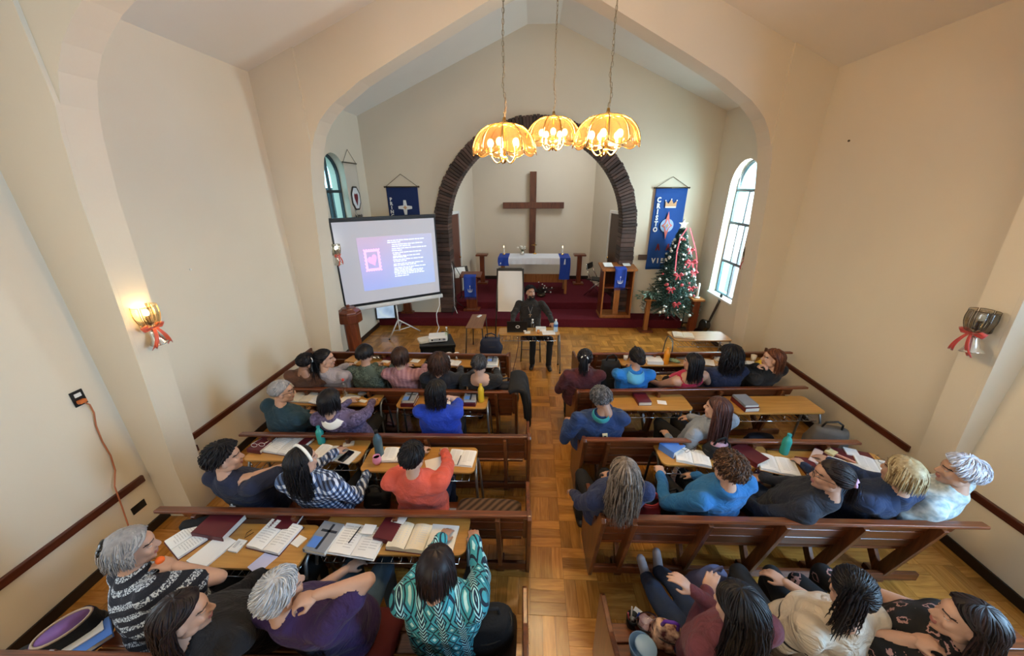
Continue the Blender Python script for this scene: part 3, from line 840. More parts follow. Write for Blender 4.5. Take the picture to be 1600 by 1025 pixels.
# ------------------------------------------------------------------ wall sconces with bell and ribbon
M['ribbon'] = mat('red_ribbon', (0.50, 0.045, 0.035), 0.45, var=0.2, scale=20, sheen=0.3)
M['ribbon_orange'] = mat('orange_red_ribbon', (0.62, 0.085, 0.03), 0.45, var=0.2, scale=20, sheen=0.3)
M['silver'] = mat('silver_bell', (0.72, 0.70, 0.64), 0.22, 0.9)
M['bronze'] = mat('dark_bronze', (0.10, 0.075, 0.05), 0.3, 0.8)
M['bulb_soft'] = mat('sconce_bulb', (1, 0.9, 0.7), 0.3, emit=(1.0, 0.74, 0.35), estr=30)
M['bulb_white'] = mat('white_bulb', (1, 1, 1), 0.3, emit=(0.95, 1.0, 0.98), estr=14)
M['bulb_off'] = mat('unlit_bulb', (0.75, 0.74, 0.70), 0.25)
def sconce(label, P, rz, size=1.0, lit=None, rib_m=None):
    """+y points out of the wall"""
    t = thing('wall_sconce', label, 'lamp', P, rz, 'glass wall sconces with bells'); t.scale = (size,)*3
    b = MB(); b.prism(rrect(0.085, 0.20, 0.02), XZ, 0.0, 0.018); b.obj('back_plate', M['bronze'], t, bevel=0.004)
    b = MB(); b.tube([(0, 0.015, -0.07), (0, 0.07, -0.11), (0, 0.115, -0.095), (0, 0.115, -0.06)], 0.009, 8); b.lathe([(0.03, -0.06), (0.032, -0.05), (0.017, -0.045), (0.017, 0.03), (0, 0.03)], 14, (0, 0.115, 0)); b.obj('arm', M['bronze'], t, smooth=True)
    b = MB(); b.ball((0, 0.115, 0.06), (0.026, 0.026, 0.036), 14, 10); b.obj('bulb', {'warm': M['bulb_soft'], 'white': M['bulb_white']}.get(lit, M['bulb_off']), t, smooth=True)
    for k in range(6):
        a0 = PI/6+2*PI*k/6
        def fn(s, q):
            a = a0+2*PI/6*(0.06+0.88*s)
            r = 0.045+0.065*math.sin(min(1, 0.25+q*0.9)*PI*0.62)
            return (r*math.cos(a), 0.115+r*math.sin(a)*0.9, -0.075+0.21*q)
        b = MB(); b.sheet(fn, 4, 8, thick=0.003); po = b.obj('glass_panel', M['glass_smoke'], t, smooth=True)
        loop = [fn(0, q/8) for q in range(9)]+[fn(s/4, 1) for s in range(1, 5)]+[fn(1, 1-q/8) for q in range(1, 9)]+[fn(1-s/4, 0) for s in range(1, 4)]
        e = MB(); e.tube(loop, 0.0028, 5, close=True); e.obj('panel_edge', M['gold'] if lit == 'warm' else M['bronze'], po, smooth=True)
    rm = rib_m or M['ribbon']
    for s in (-1, 1):
        b = MB(); b.tube([(0, 0.125, -0.105), (s*0.05, 0.14, -0.075), (s*0.10, 0.13, -0.085), (s*0.085, 0.125, -0.115), (s*0.03, 0.13, -0.112), (0, 0.125, -0.105)], [0.010, 0.020, 0.024, 0.018, 0.012, 0.010], 6); b.obj('ribbon_loop', rm, t, smooth=True)
        b = MB()
        b.sheet(lambda a, q: (s*(0.012+0.075*q)+(a-0.5)*(0.03+0.025*q), 0.155+0.03*math.sin(q*3)+0.008*math.sin(a*6), -0.105-0.215*q+(0.03 if (abs(a-0.5) < 0.2 and q > 0.95) else 0)), 4, 8, thick=0.002); b.obj('ribbon_tail', rm, t, smooth=True)
    bell = MB(); Rb = Matrix.Rotation(0.22, 3, 'Y')
    bell.lathe([(0.0, -0.005), (0.018, -0.008), (0.034, -0.03), (0.042, -0.08), (0.056, -0.13), (0.082, -0.165), (0.085, -0.172), (0.078, -0.168), (0.05, -0.125), (0.03, -0.05), (0, -0.03)], 22, (0, 0.10, -0.12), Rb); bo = bell.obj('bell', M['silver'], t, smooth=True)
    cl = MB(); cl.ball(Vector((0, 0.10, -0.12))+Rb @ Vector((0, 0, -0.17)), 0.016, 10, 6); cl.obj('clapper', M['bronze'], bo, smooth=True)
    if lit:
        d = bpy.data.lights.new('sconce_bulb', 'POINT'); d.energy = 3.4 if lit == 'warm' else 1.2; d.color = (1.0, 0.62, 0.22) if lit == 'warm' else (0.92, 1.0, 0.97); d.shadow_soft_size = 0.03
        lo = bpy.data.objects.new('sconce_bulb', d); C.objects.link(lo)
        lo.location = Vector(P)+Matrix.Rotation(rz, 3, 'Z') @ Vector((0, 0.115*size, 0.06*size))
    return t
sconce('lit glass sconce with orange red bow on the near left pilaster', Px(215, 497, XL+0.375), -PI/2, 0.80, 'warm', M['ribbon_orange'])
sconce('unlit glass sconce with red bow on the near right pilaster', Px(1549, 506, XR-0.27), PI/2, 0.80)
sconce('white lit sconce with orange bow left of the projection screen', Px(517, 392, XL+0.02), -PI/2, 0.85, 'white', M['ribbon_orange'])
sconce('small unlit sconce with red bow beside the right chancel window', Px(1178, 398, XR-0.02), PI/2, 0.85)

# ------------------------------------------------------------------ cross, altar, pedestals
t = thing('wooden_cross', 'tall brown wooden cross on the apse back wall', 'cross', (0.02, 11.05, 0))
cp_ = Py(833, 268, 11.05); cb = 0.95
b = MB(); b.box((0, 0, (cp_.z+cb)/2), (0.19, 0.10, cp_.z-cb)); b.obj('upright', M['crosswood'], t, bevel=0.008)
l, r = Py(786, 321, 11.05), Py(881, 321, 11.05)
b = MB(); b.box(((l.x+r.x)/2-0.02, -0.012, l.z), (r.x-l.x, 0.10, 0.17)); b.obj('crossbeam', M['crosswood'], t, bevel=0.008)
t['label'] = 'tall brown wooden cross on the apse back wall'

AY = 9.75
al = thing('altar', 'wooden altar table in the apse under white and blue cloths', 'altar', (0.075, AY, H2))
azt = Py(833, 403, AY-0.3).z-H2
hw = (Py(892, 408, AY-0.3).x-Py(779, 408, AY-0.3).x)/2
b = MB(); b.box((0, 0, azt-0.02), (2*hw, 0.66, 0.04)); b.obj('tabletop', M['oak'], al, bevel=0.004)
for sx in (-1, 1):
    for sy in (-1, 1):
        b = MB(); b.box((sx*(hw-0.10), sy*0.26, (azt-0.04)/2), (0.07, 0.07, azt-0.04)); b.obj('leg', M['oak'], al, bevel=0.004)
b = MB(); b.box((0, 0.27, 0.30), (2*hw-0.2, 0.03, 0.24)); b.obj('lower_rail', M['oak'], al)
M['linen'] = mat('white_linen', 'dfe2ea', 0.85, var=0.05, scale=30, bump=0.3, bscale=120)
b = MB(); b.sheet(lambda s, q: (-hw+2*hw*s, -0.335-0.006*math.sin(s*70)*q*q if q > 0.5 else 0.33-0.66*2*q, azt+0.006 if q < 0.5 else azt+0.006-0.17*(q-0.5)*2), 60, 12, thick=0.004)
tag(b.obj('altar_cloth', M['linen'], loc=(0.075, AY, H2)), 'white lace edged cloth over the altar front', 'cloth')
for sx, drop, xo in ((-1, 0.22, -hw+0.14), (1, 0.58, hw-0.15)):
    b = MB()
    def fn(s, q):
        x = xo+(-0.14+0.28*s)
        if q < 0.4: return (x, 0.30-0.64*q/0.4, azt+0.013)
        f = (q-0.4)/0.6
        return (x+0.01*math.sin(f*4)*sx, -0.345-0.008*math.sin(s*9+f*3), azt+0.013-drop*f)
    b.sheet(fn, 12, 20, thick=0.003)
    tag(b.obj('altar_runner', M['blue_cloth'], loc=(0.075, AY, H2)), 'blue cloth strip hanging over the %s end of the altar' % ('left' if sx < 0 else 'right'), 'cloth')
M['wax'] = mat('candle_wax', 'f0ece0', 0.5)
M['flame'] = mat('candle_flame', (1, 0.8, 0.5), 0.4, emit=(1.0, 0.72, 0.35), estr=9)
for u, lab in ((786, 'lit white candle on the left end of the altar'), (880, 'lit white candle on the right end of the altar')):
    p_ = Pz(u, 402, H2+azt); p_ = Vector((p_.x, AY+0.12, H2+azt+0.014))
    c_ = thing('candle', lab, 'candle', p_, 0, 'altar candles')
    b = MB(); b.lathe([(0.045, 0), (0.05, 0.012), (0.022, 0.02), (0.02, 0.04), (0, 0.04)], 14); b.obj('candle_holder', M['gold'], c_, smooth=True)
    b = MB(); b.lathe([(0.018, 0.04), (0.018, 0.19), (0, 0.19)], 12); b.obj('candle_body', M['wax'], c_)
    b = MB(); b.lathe([(0, 0.19), (0.008, 0.205), (0.006, 0.225), (0, 0.245)], 8); b.obj('flame', M['flame'], c_, smooth=True)
p_ = Vector((Py(816, 398, AY+0.1).x, AY+0.1, H2+azt+0.012))
fl_ = thing('altar_flowers', 'small vase of white flowers on the altar', 'flowers', p_)
b = MB(); b.lathe([(0.05, 0), (0.075, 0.03), (0.07, 0.08), (0.05, 0.1), (0, 0.09)], 14); b.obj('vase', M['silver'], fl_, smooth=True)
b = MB()
for k in range(9):
    a = k*2.4; h_ = 0.16+0.06*rnd.random(); rr = 0.09*rnd.random()+0.03
    b.tube([(0, 0, 0.08), (rr*0.6*math.cos(a), rr*0.6*math.sin(a), h_*0.8), (rr*math.cos(a), rr*math.sin(a), h_)], 0.004, 4)
b.obj('stems', mat('stem_green', '30482a', 0.7), fl_)
for k in range(9):
    a = k*2.4; rr = 0.1*rnd.random()+0.03
    b = MB(); b.ball((rr*math.cos(a), rr*math.sin(a), 0.16+0.08*rnd.random()), (0.03, 0.03, 0.022), 8, 5); b.obj('blossom', mat('white_petal', 'e8e6da', 0.7) if k == 0 else bpy.data.materials['white_petal'], fl_, smooth=True)
# small standing metal cross behind the altar, gold bar across the big cross
p_ = Vector((Py(836, 378, AY+0.25).x, AY+0.25, H2+azt+0.006))
t = thing('altar_crucifix', 'slim golden standing cross on the altar centre', 'cross', p_)
b = MB(); b.box((0, 0, 0.17), (0.015, 0.015, 0.30)); b.box((0, 0, 0.015), (0.09, 0.07, 0.03)); b.obj('stand', M['gold'], t)
b = MB(); b.box((-0.02, 0, 0.25), (0.15, 0.015, 0.02)); b.obj('bar', M['gold'], t)
b = MB(); q = Py(834, 413, AY-0.1); b.box((q.x, AY-0.36, H2+azt-0.18), (0.36, 0.02, 0.05)); 
for (u, lab) in ((753, 'slender wooden pedestal left of the altar'), (906, 'slender wooden pedestal right of the altar')):
    yy = 10.55; q = Py(u, 397, yy)
    pd = thing('pedestal', lab, 'pedestal', (q.x, yy, H2), 0, 'apse pedestals')
    h_ = Py(u, 397, yy).z-H2
    b = MB(); b.box((0, 0, h_/2), (0.13, 0.13, h_-0.04)); b.obj('column', M['redwood'], pd, bevel=0.006)
    b = MB(); b.box((0, 0, h_-0.02), (0.34, 0.30, 0.045)); b.obj('top_board', M['redwood'], pd, bevel=0.006)
    b = MB(); b.box((0, 0, 0.025), (0.30, 0.28, 0.05)); b.obj('base', M['redwood'], pd, bevel=0.006)
# dried flower arrangement at the altar foot, behind the clergyman
q = Pz(845, 459, H2); q = Vector((q.x, 9.2, H2))
ar = thing('flower_arrangement', 'low dark leafy arrangement with pale buds before the altar', 'flowers', q)
b = MB(); b.lathe([(0.09, 0), (0.12, 0.04), (0.10, 0.08), (0, 0.08)], 14); b.obj('pot', M['bronze'], ar, smooth=True)
b = MB(); b2 = MB()
for k in range(26):
    a = rnd.random()*2*PI; L_ = 0.18+0.16*rnd.random(); e = rnd.uniform(0.3, 1.2)
    p1 = Vector((math.cos(a)*math.cos(e)*L_*1.5, math.sin(a)*math.cos(e)*L_, 0.08+math.sin(e)*L_))
    b.tube([(0, 0, 0.07), tuple(p1*0.6+Vector((0, 0, 0.05))), tuple(p1)], [0.004, 0.012, 0.003], 4)
    if k % 2: b2.ball(p1, 0.02, 6, 4)
b.obj('leaves', mat('dried_leaves', '1c1a16', 0.8), ar); b2.obj('buds', mat('pale_buds', 'b9b2ac', 0.8), ar)

# folding chair beside lectern, metal frame
q = Vector((1.72, 9.35, H2))
fc = thing('folding_chair', 'folding chair with pale metal legs beside the altar', 'chair', q, 1.0)
b = MB(); b.box((0, 0, 0.45), (0.38, 0.38, 0.03)); b.obj('seat', M['black'], fc, bevel=0.01)
for s in (-1, 1):
    b = MB(); b.tube([(s*0.19, -0.24, 0), (s*0.19, 0.16, 0.62), (s*0.18, 0.22, 0.85)], 0.012, 7); b.obj('leg', M['chrome'], fc, smooth=True)
    b = MB(); b.tube([(s*0.17, 0.24, 0), (s*0.17, -0.17, 0.46)], 0.012, 7); b.obj('leg', M['chrome'], fc, smooth=True)
b = MB(); b.box((0, 0.21, 0.78), (0.36, 0.02, 0.16)); b.obj('backrest', M['black'], fc, bevel=0.006)

# lectern with blue cloth
LA, LBp = Pz(938, 496.5, H1), Pz(983, 498, H1)
lw = (LBp-LA).length; lrz = 0.03
lt = Py(945, 416, LA.y).z
lec = thing('lectern', 'open oak lectern at the right of the platform', 'lectern', ((LA.x+LBp.x)/2, LA.y+0.22, H1), lrz)
lh = lt-H1
for sx in (-1, 1):
    b = MB(); b.prism([(-0.21, 0), (0.21, 0), (0.16, lh-0.03), (-0.19, lh-0.10)], YZ, sx*(lw/2)-0.016, sx*(lw/2)+0.016); b.obj('side_panel', M['redwood'], lec, bevel=0.003)
    b = MB(); b.box((sx*lw/2, -0.215, (lh-0.1)/2), (0.035, 0.02, lh-0.1)); b.obj('edge_strip', M['oak'], lec)
b = MB(); b.box((0, 0, 0.03), (lw+0.06, 0.46, 0.06)); b.obj('base', M['oak'], lec, bevel=0.006)
b = MB(); b.box((0, 0, lh-0.05), (lw+0.14, 0.50, 0.035), Matrix.Rotation(0.14, 3, 'X')); b.obj('reading_top', M['oak'], lec, bevel=0.006)
b = MB(); b.box((0, -0.245, lh-0.085), (lw+0.1, 0.02, 0.05)); b.obj('front_lip', M['oak'], lec)
b = MB(); b.box((0.02, -0.10, lh*0.42), (0.13, 0.03, lh*0.85)); b.obj('centre_post', M['oak'], lec)
b = MB(); b.box((0, 0.02, lh*0.58), (lw-0.03, 0.34, 0.025)); b.obj('shelf', M['redwood'], lec)
b = MB(); b.box((0, 0.18, lh*0.68), (lw-0.03, 0.015, lh*0.5)); b.obj('rear_panel', M['darkwood'], lec)
M['silver_thread'] = mat('white_emblem', 'c9cfe0', 0.6)
def para_cloth(label, w, drop, parent_loc, rz, ztop, emb=True, fr=True):
    c_ = thing('lectern_cloth', label, 'cloth', parent_loc, rz)
    b = MB()
    def fn(s, q):
        x = -w/2+w*s
        if q < 0.2: return (x, 0.14-0.14*q/0.2, ztop+0.02-0.02*q/0.2)
        f = (q-0.2)/0.8
        return (x*(1-0.03*f), -0.012-0.012*math.sin(s*7+f*2), ztop-drop*f)
    b.sheet(fn, 14, 20, thick=0.003); b.obj('cloth', M['blue_cloth'], c_, smooth=True)
    b = MB()
    for k in range(18):
        x = -w/2*0.96+w*0.96*k/17
        b.tube([(x, -0.02, ztop-drop), (x+0.004, -0.022, ztop-drop-0.05)], 0.0035, 4)
    g_ = b.obj('fringe', M['navy_cloth'], c_); g_['kind'] = 'stuff'
    zc = ztop-drop*0.62
    e = MB(); yy = -0.032
    pts = []
    e.tube([(-0.055, yy, zc+0.02), (-0.05, yy, zc-0.03), (-0.03, yy, zc-0.055), (0, yy, zc-0.06), (0.03, yy, zc-0.055), (0.05, yy, zc-0.03), (0.055, yy, zc+0.02)], [0.003, 0.008, 0.009, 0.010, 0.009, 0.008, 0.003], 5)
    for x in (-0.028, 0, 0.028):
        e.tube([(x*0.6, yy, zc-0.05), (x, yy, zc+(0.06 if x == 0 else 0.01))], [0.007, 0.002], 5)
    e.ball((0, yy, zc+0.085), (0.010, 0.004, 0.022), 8, 6)
    e.obj('embroidered_emblem', M['silver_thread'], c_)
    return c_
para_cloth('blue cloth with white crown emblem hanging on the oak lectern', 0.26, 0.44, (lec.location.x+0.02, LA.y-0.045, H1), lrz, lh-0.045)
# papers on the lectern
b = MB(); b.box((lec.location.x-lw*0.34, LA.y+0.2, H1+lh-0.005), (0.2, 0.26, 0.012), Matrix.Rotation(0.14, 3, 'X')); tag(b.obj('paper_sheets', M['paper']), 'white sheets on the left half of the oak lectern', 'papers')
b = MB(); b.box((lec.location.x+lw*0.30, LA.y+0.25, H1+lh+0.0), (0.16, 0.22, 0.012), Matrix.Rotation(0.14, 3, 'X')); tag(b.obj('paper_sheets', M['paper']), 'white sheets on the right half of the oak lectern', 'papers')

# left reading desk with blue cloth (front panel of dark red wood)
q = Pz(737, 486, H1); ly = q.y
rd = thing('reading_stand', 'dark red wooden reading stand left of the whiteboard', 'lectern', (q.x, ly+0.15, H1))
rh = Py(735, 430, ly).z-H1
b = MB(); b.box((0, 0, rh/2), (0.26, 0.20, rh-0.05)); b.obj('column', M['redwood'], rd, bevel=0.006)
b = MB(); b.box((0, 0, rh-0.02), (0.52, 0.36, 0.03), Matrix.Rotation(0.15, 3, 'X')); b.obj('reading_top', M['redwood'], rd, bevel=0.005)
b = MB(); b.box((0, 0, 0.025), (0.40, 0.36, 0.05)); b.obj('base', M['redwood'], rd, bevel=0.005)
para_cloth('blue cloth with white crown emblem on the left reading stand', 0.30, 0.52, (q.x, ly-0.05, H1), 0, rh-0.02)

# flip chart easel with white pad
wy = 7.55
a_, c_ = Py(776, 419, wy), Py(818.5, 421, wy); bl = Py(772, 486, wy-0.15)
wbx = (a_.x+c_.x)/2; ww = c_.x-a_.x
ez = thing('flip_chart', 'white flip chart easel standing left of the clergyman', 'easel', (wbx, wy, 0))
zt, zb_ = a_.z, bl.z
tilt = math.atan2(0.15, zt-zb_)
Rt = Matrix.Rotation(-tilt, 3, 'X')
b = MB(); b.box((0, -0.075, (zt+zb_)/2), (ww, 0.012, zt-zb_), Rt); b.obj('backing_board', M['black'], ez, bevel=0.003)
b = MB(); b.box((0.0, -0.09, (zt+zb_)/2-0.03), (ww-0.05, 0.012, zt-zb_-0.04), Rt); b.obj('paper_pad', M['paper'], ez)
b = MB(); b.box((0, -0.03, zt-0.01), (ww*0.86, 0.03, 0.05), Rt); b.obj('clamp_bar', M['black'], ez, bevel=0.006)
for sx in (-1, 1):
    b = MB(); b.tube([(sx*ww*0.46, -0.02, zt-0.02), (sx*ww*0.55, -0.27, 0)], 0.014, 7); b.obj('leg', M['steel_dark'], ez, smooth=True)
b = MB(); b.tube([(0, 0.0, zt-0.05), (0, 0.28, 0)], 0.014, 7); b.obj('leg', M['steel_dark'], ez, smooth=True)

# microphone stand and music stand at the left
q = Pz(711, 486, H1)
ms = thing('microphone_stand', 'black microphone stand with a draped pale cable, left of the blue cloth', 'stand', (q.x, q.y, H1))
mh = Py(706, 396, q.y).z-H1
b = MB(); b.tube([(0, 0, 0.25), (-0.02, 0, mh-0.15)], 0.011, 7); b.obj('pole', M['black'], ms, smooth=True)
for k in range(3):
    a = 2*PI*k/3+0.5; b = MB(); b.tube([(0, 0, 0.28), (0.32*math.cos(a), 0.32*math.sin(a), 0.01)], 0.009, 6); b.obj('leg', M['black'], ms, smooth=True)
b = MB(); b.tube([(0.2, 0, mh-0.55), (-0.03, 0, mh-0.12), (-0.05, -0.02, mh)], 0.008, 6); b.obj('boom', M['black'], ms, smooth=True)
b = MB(); b.lathe([(0, 0), (0.012, 0), (0.016, 0.12), (0.024, 0.15), (0.022, 0.18), (0, 0.19)], 10, (-0.05, -0.02, mh-0.02)); b.obj('microphone', M['black'], ms, smooth=True)
b = MB(); b.tube([(-0.03, -0.03, mh-0.1), (0.03, -0.05, mh-0.4), (0.02, -0.05, mh-0.9), (0.0, -0.04, 0.15), (0.1, -0.2, 0.01)], 0.008, 6); b.obj('cable', M['white_plastic'], ms, smooth=True)
q = Pz(722, 476, H1)
mu = thing('music_stand', 'folding music stand with white sheet beside the microphone', 'stand', (q.x, q.y, H1), 0.5)
mh = Py(717, 425, q.y).z-H1
b = MB(); b.tube([(0, 0, 0.2), (0, 0, mh)], 0.010, 7); b.obj('pole', M['steel_dark'], mu, smooth=True)
for k in range(3):
    a = 2*PI*k/3; b = MB(); b.tube([(0, 0, 0.25), (0.25*math.cos(a), 0.25*math.sin(a), 0.01)], 0.008, 6); b.obj('leg', M['steel_dark'], mu, smooth=True)
b = MB(); b.box((0, -0.03, mh), (0.42, 0.02, 0.30), Matrix.Rotation(-0.5, 3, 'X')); b.obj('sheet_rest', M['steel_dark'], mu)
b = MB(); b.box((-0.02, -0.05, mh), (0.3, 0.012, 0.27), Matrix.Rotation(-0.5, 3, 'X')); b.obj('sheet_music', M['paper'], mu)
# ------------------------------------------------------------------ banners
def banner(name, label, TL, TR, BLz, n_out, cloth_m, string_h):
    """hanging cloth on a rod between TL and TR (world points on the wall), bottom at height BLz"""
    TL, TR = Vector(TL), Vector(TR); w = (TR-TL).length; rz = math.atan2(TR.y-TL.y, TR.x-TL.x)
    t = thing(name, label, 'banner', ((TL+TR)/2), rz)
    hgt = TL.z-BLz
    b = MB(); b.tube([(-w/2-0.03, 0, 0), (w/2+0.03, 0, 0)], 0.014, 8); 
    for s in (-1, 1): b.ball((s*(w/2+0.03), 0, 0), 0.02, 8, 6)
    b.obj('rod', M['bronze'], t, smooth=True)
    b = MB(); b.tube([(-w/2, 0, 0.01), (0, 0.015, string_h), (w/2, 0, 0.01)], 0.005, 5); b.obj('cord', M['bronze'], t)
    b = MB(); b.sheet(lambda s, q: (-w/2+w*s, -0.012*math.sin(s*15)*q*0.6, -hgt*q), 30, 16, thick=0.004); b.obj('cloth', cloth_m, t, smooth=True)
    return t, w, hgt
M['banner_blue'] = mat('banner_blue', '1a4a94', 0.85, var=0.08, scale=6, bump=0.1, bscale=200)
M['banner_navy'] = mat('banner_navy', '12295e', 0.85, var=0.08, scale=6, bump=0.1, bscale=200)
M['banner_white'] = mat('banner_white', 'cfc6b8', 0.85, var=0.04, scale=6)
M['letter'] = mat('white_letters', 'e2e6ea', 0.7)
M['letter_dark'] = mat('dark_letters', '2a2628', 0.7)
M['tan'] = mat('tan_applique', 'c79a72', 0.7)
M['coral_app'] = mat('coral_applique', 'd9776e', 0.7)
M['pale_blue'] = mat('pale_blue_applique', '9db8e0', 0.7)
M['maroon_app'] = mat('maroon_applique', '6a1626', 0.7)
M['teal_app'] = mat('teal_applique', '2e6a7a', 0.7)
def star4(R, r, sxy=(1, 1)):
    pts = []
    for k in range(8):
        a = PI/2+k*PI/4; q = R if k % 2 == 0 else r
        s = sxy[1] if k % 4 == 0 else sxy[0]
        pts.append((q*math.cos(a)*(sxy[0] if k % 2 == 0 else 1), q*math.sin(a)*(sxy[1] if k % 2 == 0 else 1)))
    return pts
tb, w, hg = banner('banner', 'tall blue banner with a crown and star lettered CRISTO VIENE behind the tree', Py(1025, 293, 8.38), Py(1075, 294, 8.40), 1.32, -1, M['banner_blue'], 0.22)
yf = -0.028
for i, ch_ in enumerate('CRISTO'):
    text_mesh('letter', ch_, M['letter'], tb, (-w*0.36, yf, -0.245-0.125*i), 0.14, bold=0.007, sx=0.85)
for i, ch_ in enumerate('VIENE'):
    text_mesh('letter', ch_, M['letter'], tb, (-w*0.28+0.10*i, yf, -hg+0.20), 0.15, bold=0.007, sx=0.9)
b = MB(); cw = 0.115
b.prism([(-cw, -0.075), (cw, -0.075), (cw*1.05, 0.07), (cw*0.5, 0.005), (0, 0.10), (-cw*0.5, 0.005), (-cw*1.05, 0.07)], lambda a, z, d: Vector((a+0.02, d, z-0.33)), yf, yf+0.006)
crn = b.obj('crown', M['tan'], tb)
b = MB(); b.prism([(-cw, -0.078), (cw, -0.078), (cw, -0.05), (-cw, -0.05)], lambda a, z, d: Vector((a+0.02, d, z-0.33)), yf-0.003, yf+0.002)
for x in (-cw*1.05, 0, cw*1.05): b.ball((x+0.02, yf, -0.33+(0.10 if x == 0 else 0.075)), (0.014, 0.004, 0.014), 8, 6)
b.obj('crown_band', M['letter'], crn)
b = MB(); b.prism([(0.145*math.cos(2*PI*k/28), 0.145*math.sin(2*PI*k/28)) for k in range(28)], lambda a, z, d: Vector((a, d, z-0.78)), yf, yf+0.005); b.obj('disc', M['pale_blue'], tb)
b = MB(); b.prism(star4(0.30, 0.075, (0.40, 1.0)), lambda a, z, d: Vector((a, d, z-0.78)), yf-0.006, yf); so = b.obj('star', M['coral_app'], tb)
b = MB(); b.prism(star4(0.16, 0.05, (0.45, 0.8)), lambda a, z, d: Vector((a, d, z-0.78)), yf-0.010, yf-0.005); b.obj('star_inner', M['pale_blue'], so)
b = MB(); b.prism(star4(0.07, 0.03, (0.6, 0.8)), lambda a, z, d: Vector((a, d, z-0.78)), yf-0.013, yf-0.009); b.obj('star_heart', M['tan'], so)
b = MB()
for x in (-0.13, 0.10): b.prism([(-0.015, 0.09), (0.015, 0.09), (0.05, -0.06), (0.02, -0.06), (0.0, 0.0), (-0.02, -0.06), (-0.05, -0.06)], lambda a, z, d: Vector((a+x, d, z-1.27)), yf, yf+0.006)
b.obj('motif', M['maroon_app'], tb)

tb, w, hg = banner('banner', 'navy banner with a white four pointed star, half behind the screen', Py(603, 292, 8.28), Py(652, 292, 8.29), 1.45, -1, M['banner_navy'], 0.26)
yf = -0.028
for i, ch_ in enumerate('PRINCIPE'):
    text_mesh('letter', ch_, M['letter'], tb, (-w*0.38, yf, -0.26-0.088*i), 0.10, bold=0.004)
b = MB(); R_ = 0.155
pl = []
for k in range(4):
    a = PI/2+k*PI/2; c_, s_ = math.cos(a), math.sin(a)
    for lx, ly in ((0.045, 0.04), (0.028, R_), (-0.028, R_)):
        pl.append((ly*c_+lx*s_, ly*s_-lx*c_))
    
b.prism(pl, lambda a, z, d: Vector((a+0.04, d, z-0.43)), yf, yf+0.006); b.obj('star', M['letter'], tb)
b = MB(); b.prism(star4(0.05, 0.025), lambda a, z, d: Vector((a+0.04, d, z-0.43)), yf-0.004, yf); b.obj('star_centre', M['tan'], tb)
b = MB(); b.span((0.02, yf, -0.78), (0.22, yf+0.006, -0.64)); b.obj('patch', M['teal_app'], tb)
b = MB(); b.prism([(-0.10, -0.95), (0.0, -0.95), (-0.02, -0.72), (-0.08, -0.70)], lambda a, z, d: Vector((a, d, z)), yf, yf+0.006); b.obj('patch', M['maroon_app'], tb)

# white banner on the left chancel wall
TL = Px(556, 256, XL+0.03); TR = Px(536, 253, XL+0.03)
t = thing('banner', 'white banner with a maroon heart seal beside the left chancel window', 'banner', ((TL+TR)/2), -PI/2)
w = 0.54; hg = 1.5
# local +x runs towards the camera side (-y world), local -y points into the room
def LXY(a, z, d): return Vector((a, d, z))
b = MB(); b.tube([(-w/2-0.02, 0, 0), (w/2+0.02, 0, 0)], 0.012, 8); b.obj('rod', M['bronze'], t)
b = MB(); b.tube([(-w/2, 0, 0), (0, -0.01, 0.24), (w/2, 0, 0)], 0.005, 5); b.obj('cord', M['bronze'], t)
b = MB(); b.sheet(lambda s, q: (-w/2+w*s, 0.008*math.sin(s*9)*q, -hg*q), 16, 10, thick=0.004); b.obj('cloth', M['banner_white'], t, smooth=True)
yo = 0.022
def ringp(bm_, R0, R1, cz, y0, y1, sx=0.8, n=8):
    for k in range(n):
        a, c_ = 2*PI*(k+0.5)/n, 2*PI*(k+1.5)/n
        P = lambda r, q: (r*sx*math.cos(q), cz+r*math.sin(q))
        bm_.prism([P(R0, a), P(R1, a), P(R1, c_), P(R0, c_)], LXY, y0, y1)
b = MB(); ringp(b, 0.215, 0.245, -0.66, yo-0.004, yo+0.004); b.obj('seal_ring', M['letter_dark'], t)
b = MB(); b.prism([(0.215*0.8*math.cos(2*PI*(k+.5)/8), -0.66+0.215*math.sin(2*PI*(k+.5)/8)) for k in range(8)], LXY, yo-0.004, yo+0.001); b.obj('seal_field', M['letter'], t)
b = MB(); b.prism([(0, -0.80), (0.07, -0.66), (0.075, -0.60), (0.045, -0.565), (0, -0.59), (-0.045, -0.565), (-0.075, -0.60), (-0.07, -0.66)], LXY, yo, yo+0.008); b.obj('heart', M['maroon_app'], t)
text_mesh('lettering', 'la Iglesia', M['letter_dark'], t, (0, yo+0.004, -1.0), 0.095, rot=(PI/2, 0, PI))
text_mesh('lettering', 'de fe', M['letter_dark'], t, (0, yo+0.004, -1.15), 0.095, rot=(PI/2, 0, PI))

b = MB(); q = Py(1004, 402, 8.37); b.box(q, (0.2, 0.02, 0.12), Matrix.Rotation(0, 3, 'X')); tag(b.obj('wall_plaque', mat('plaque_brown', '4b3a30', 0.4), bevel=0.004), 'small dark plaque on the wall left of the blue banner', 'plaque')

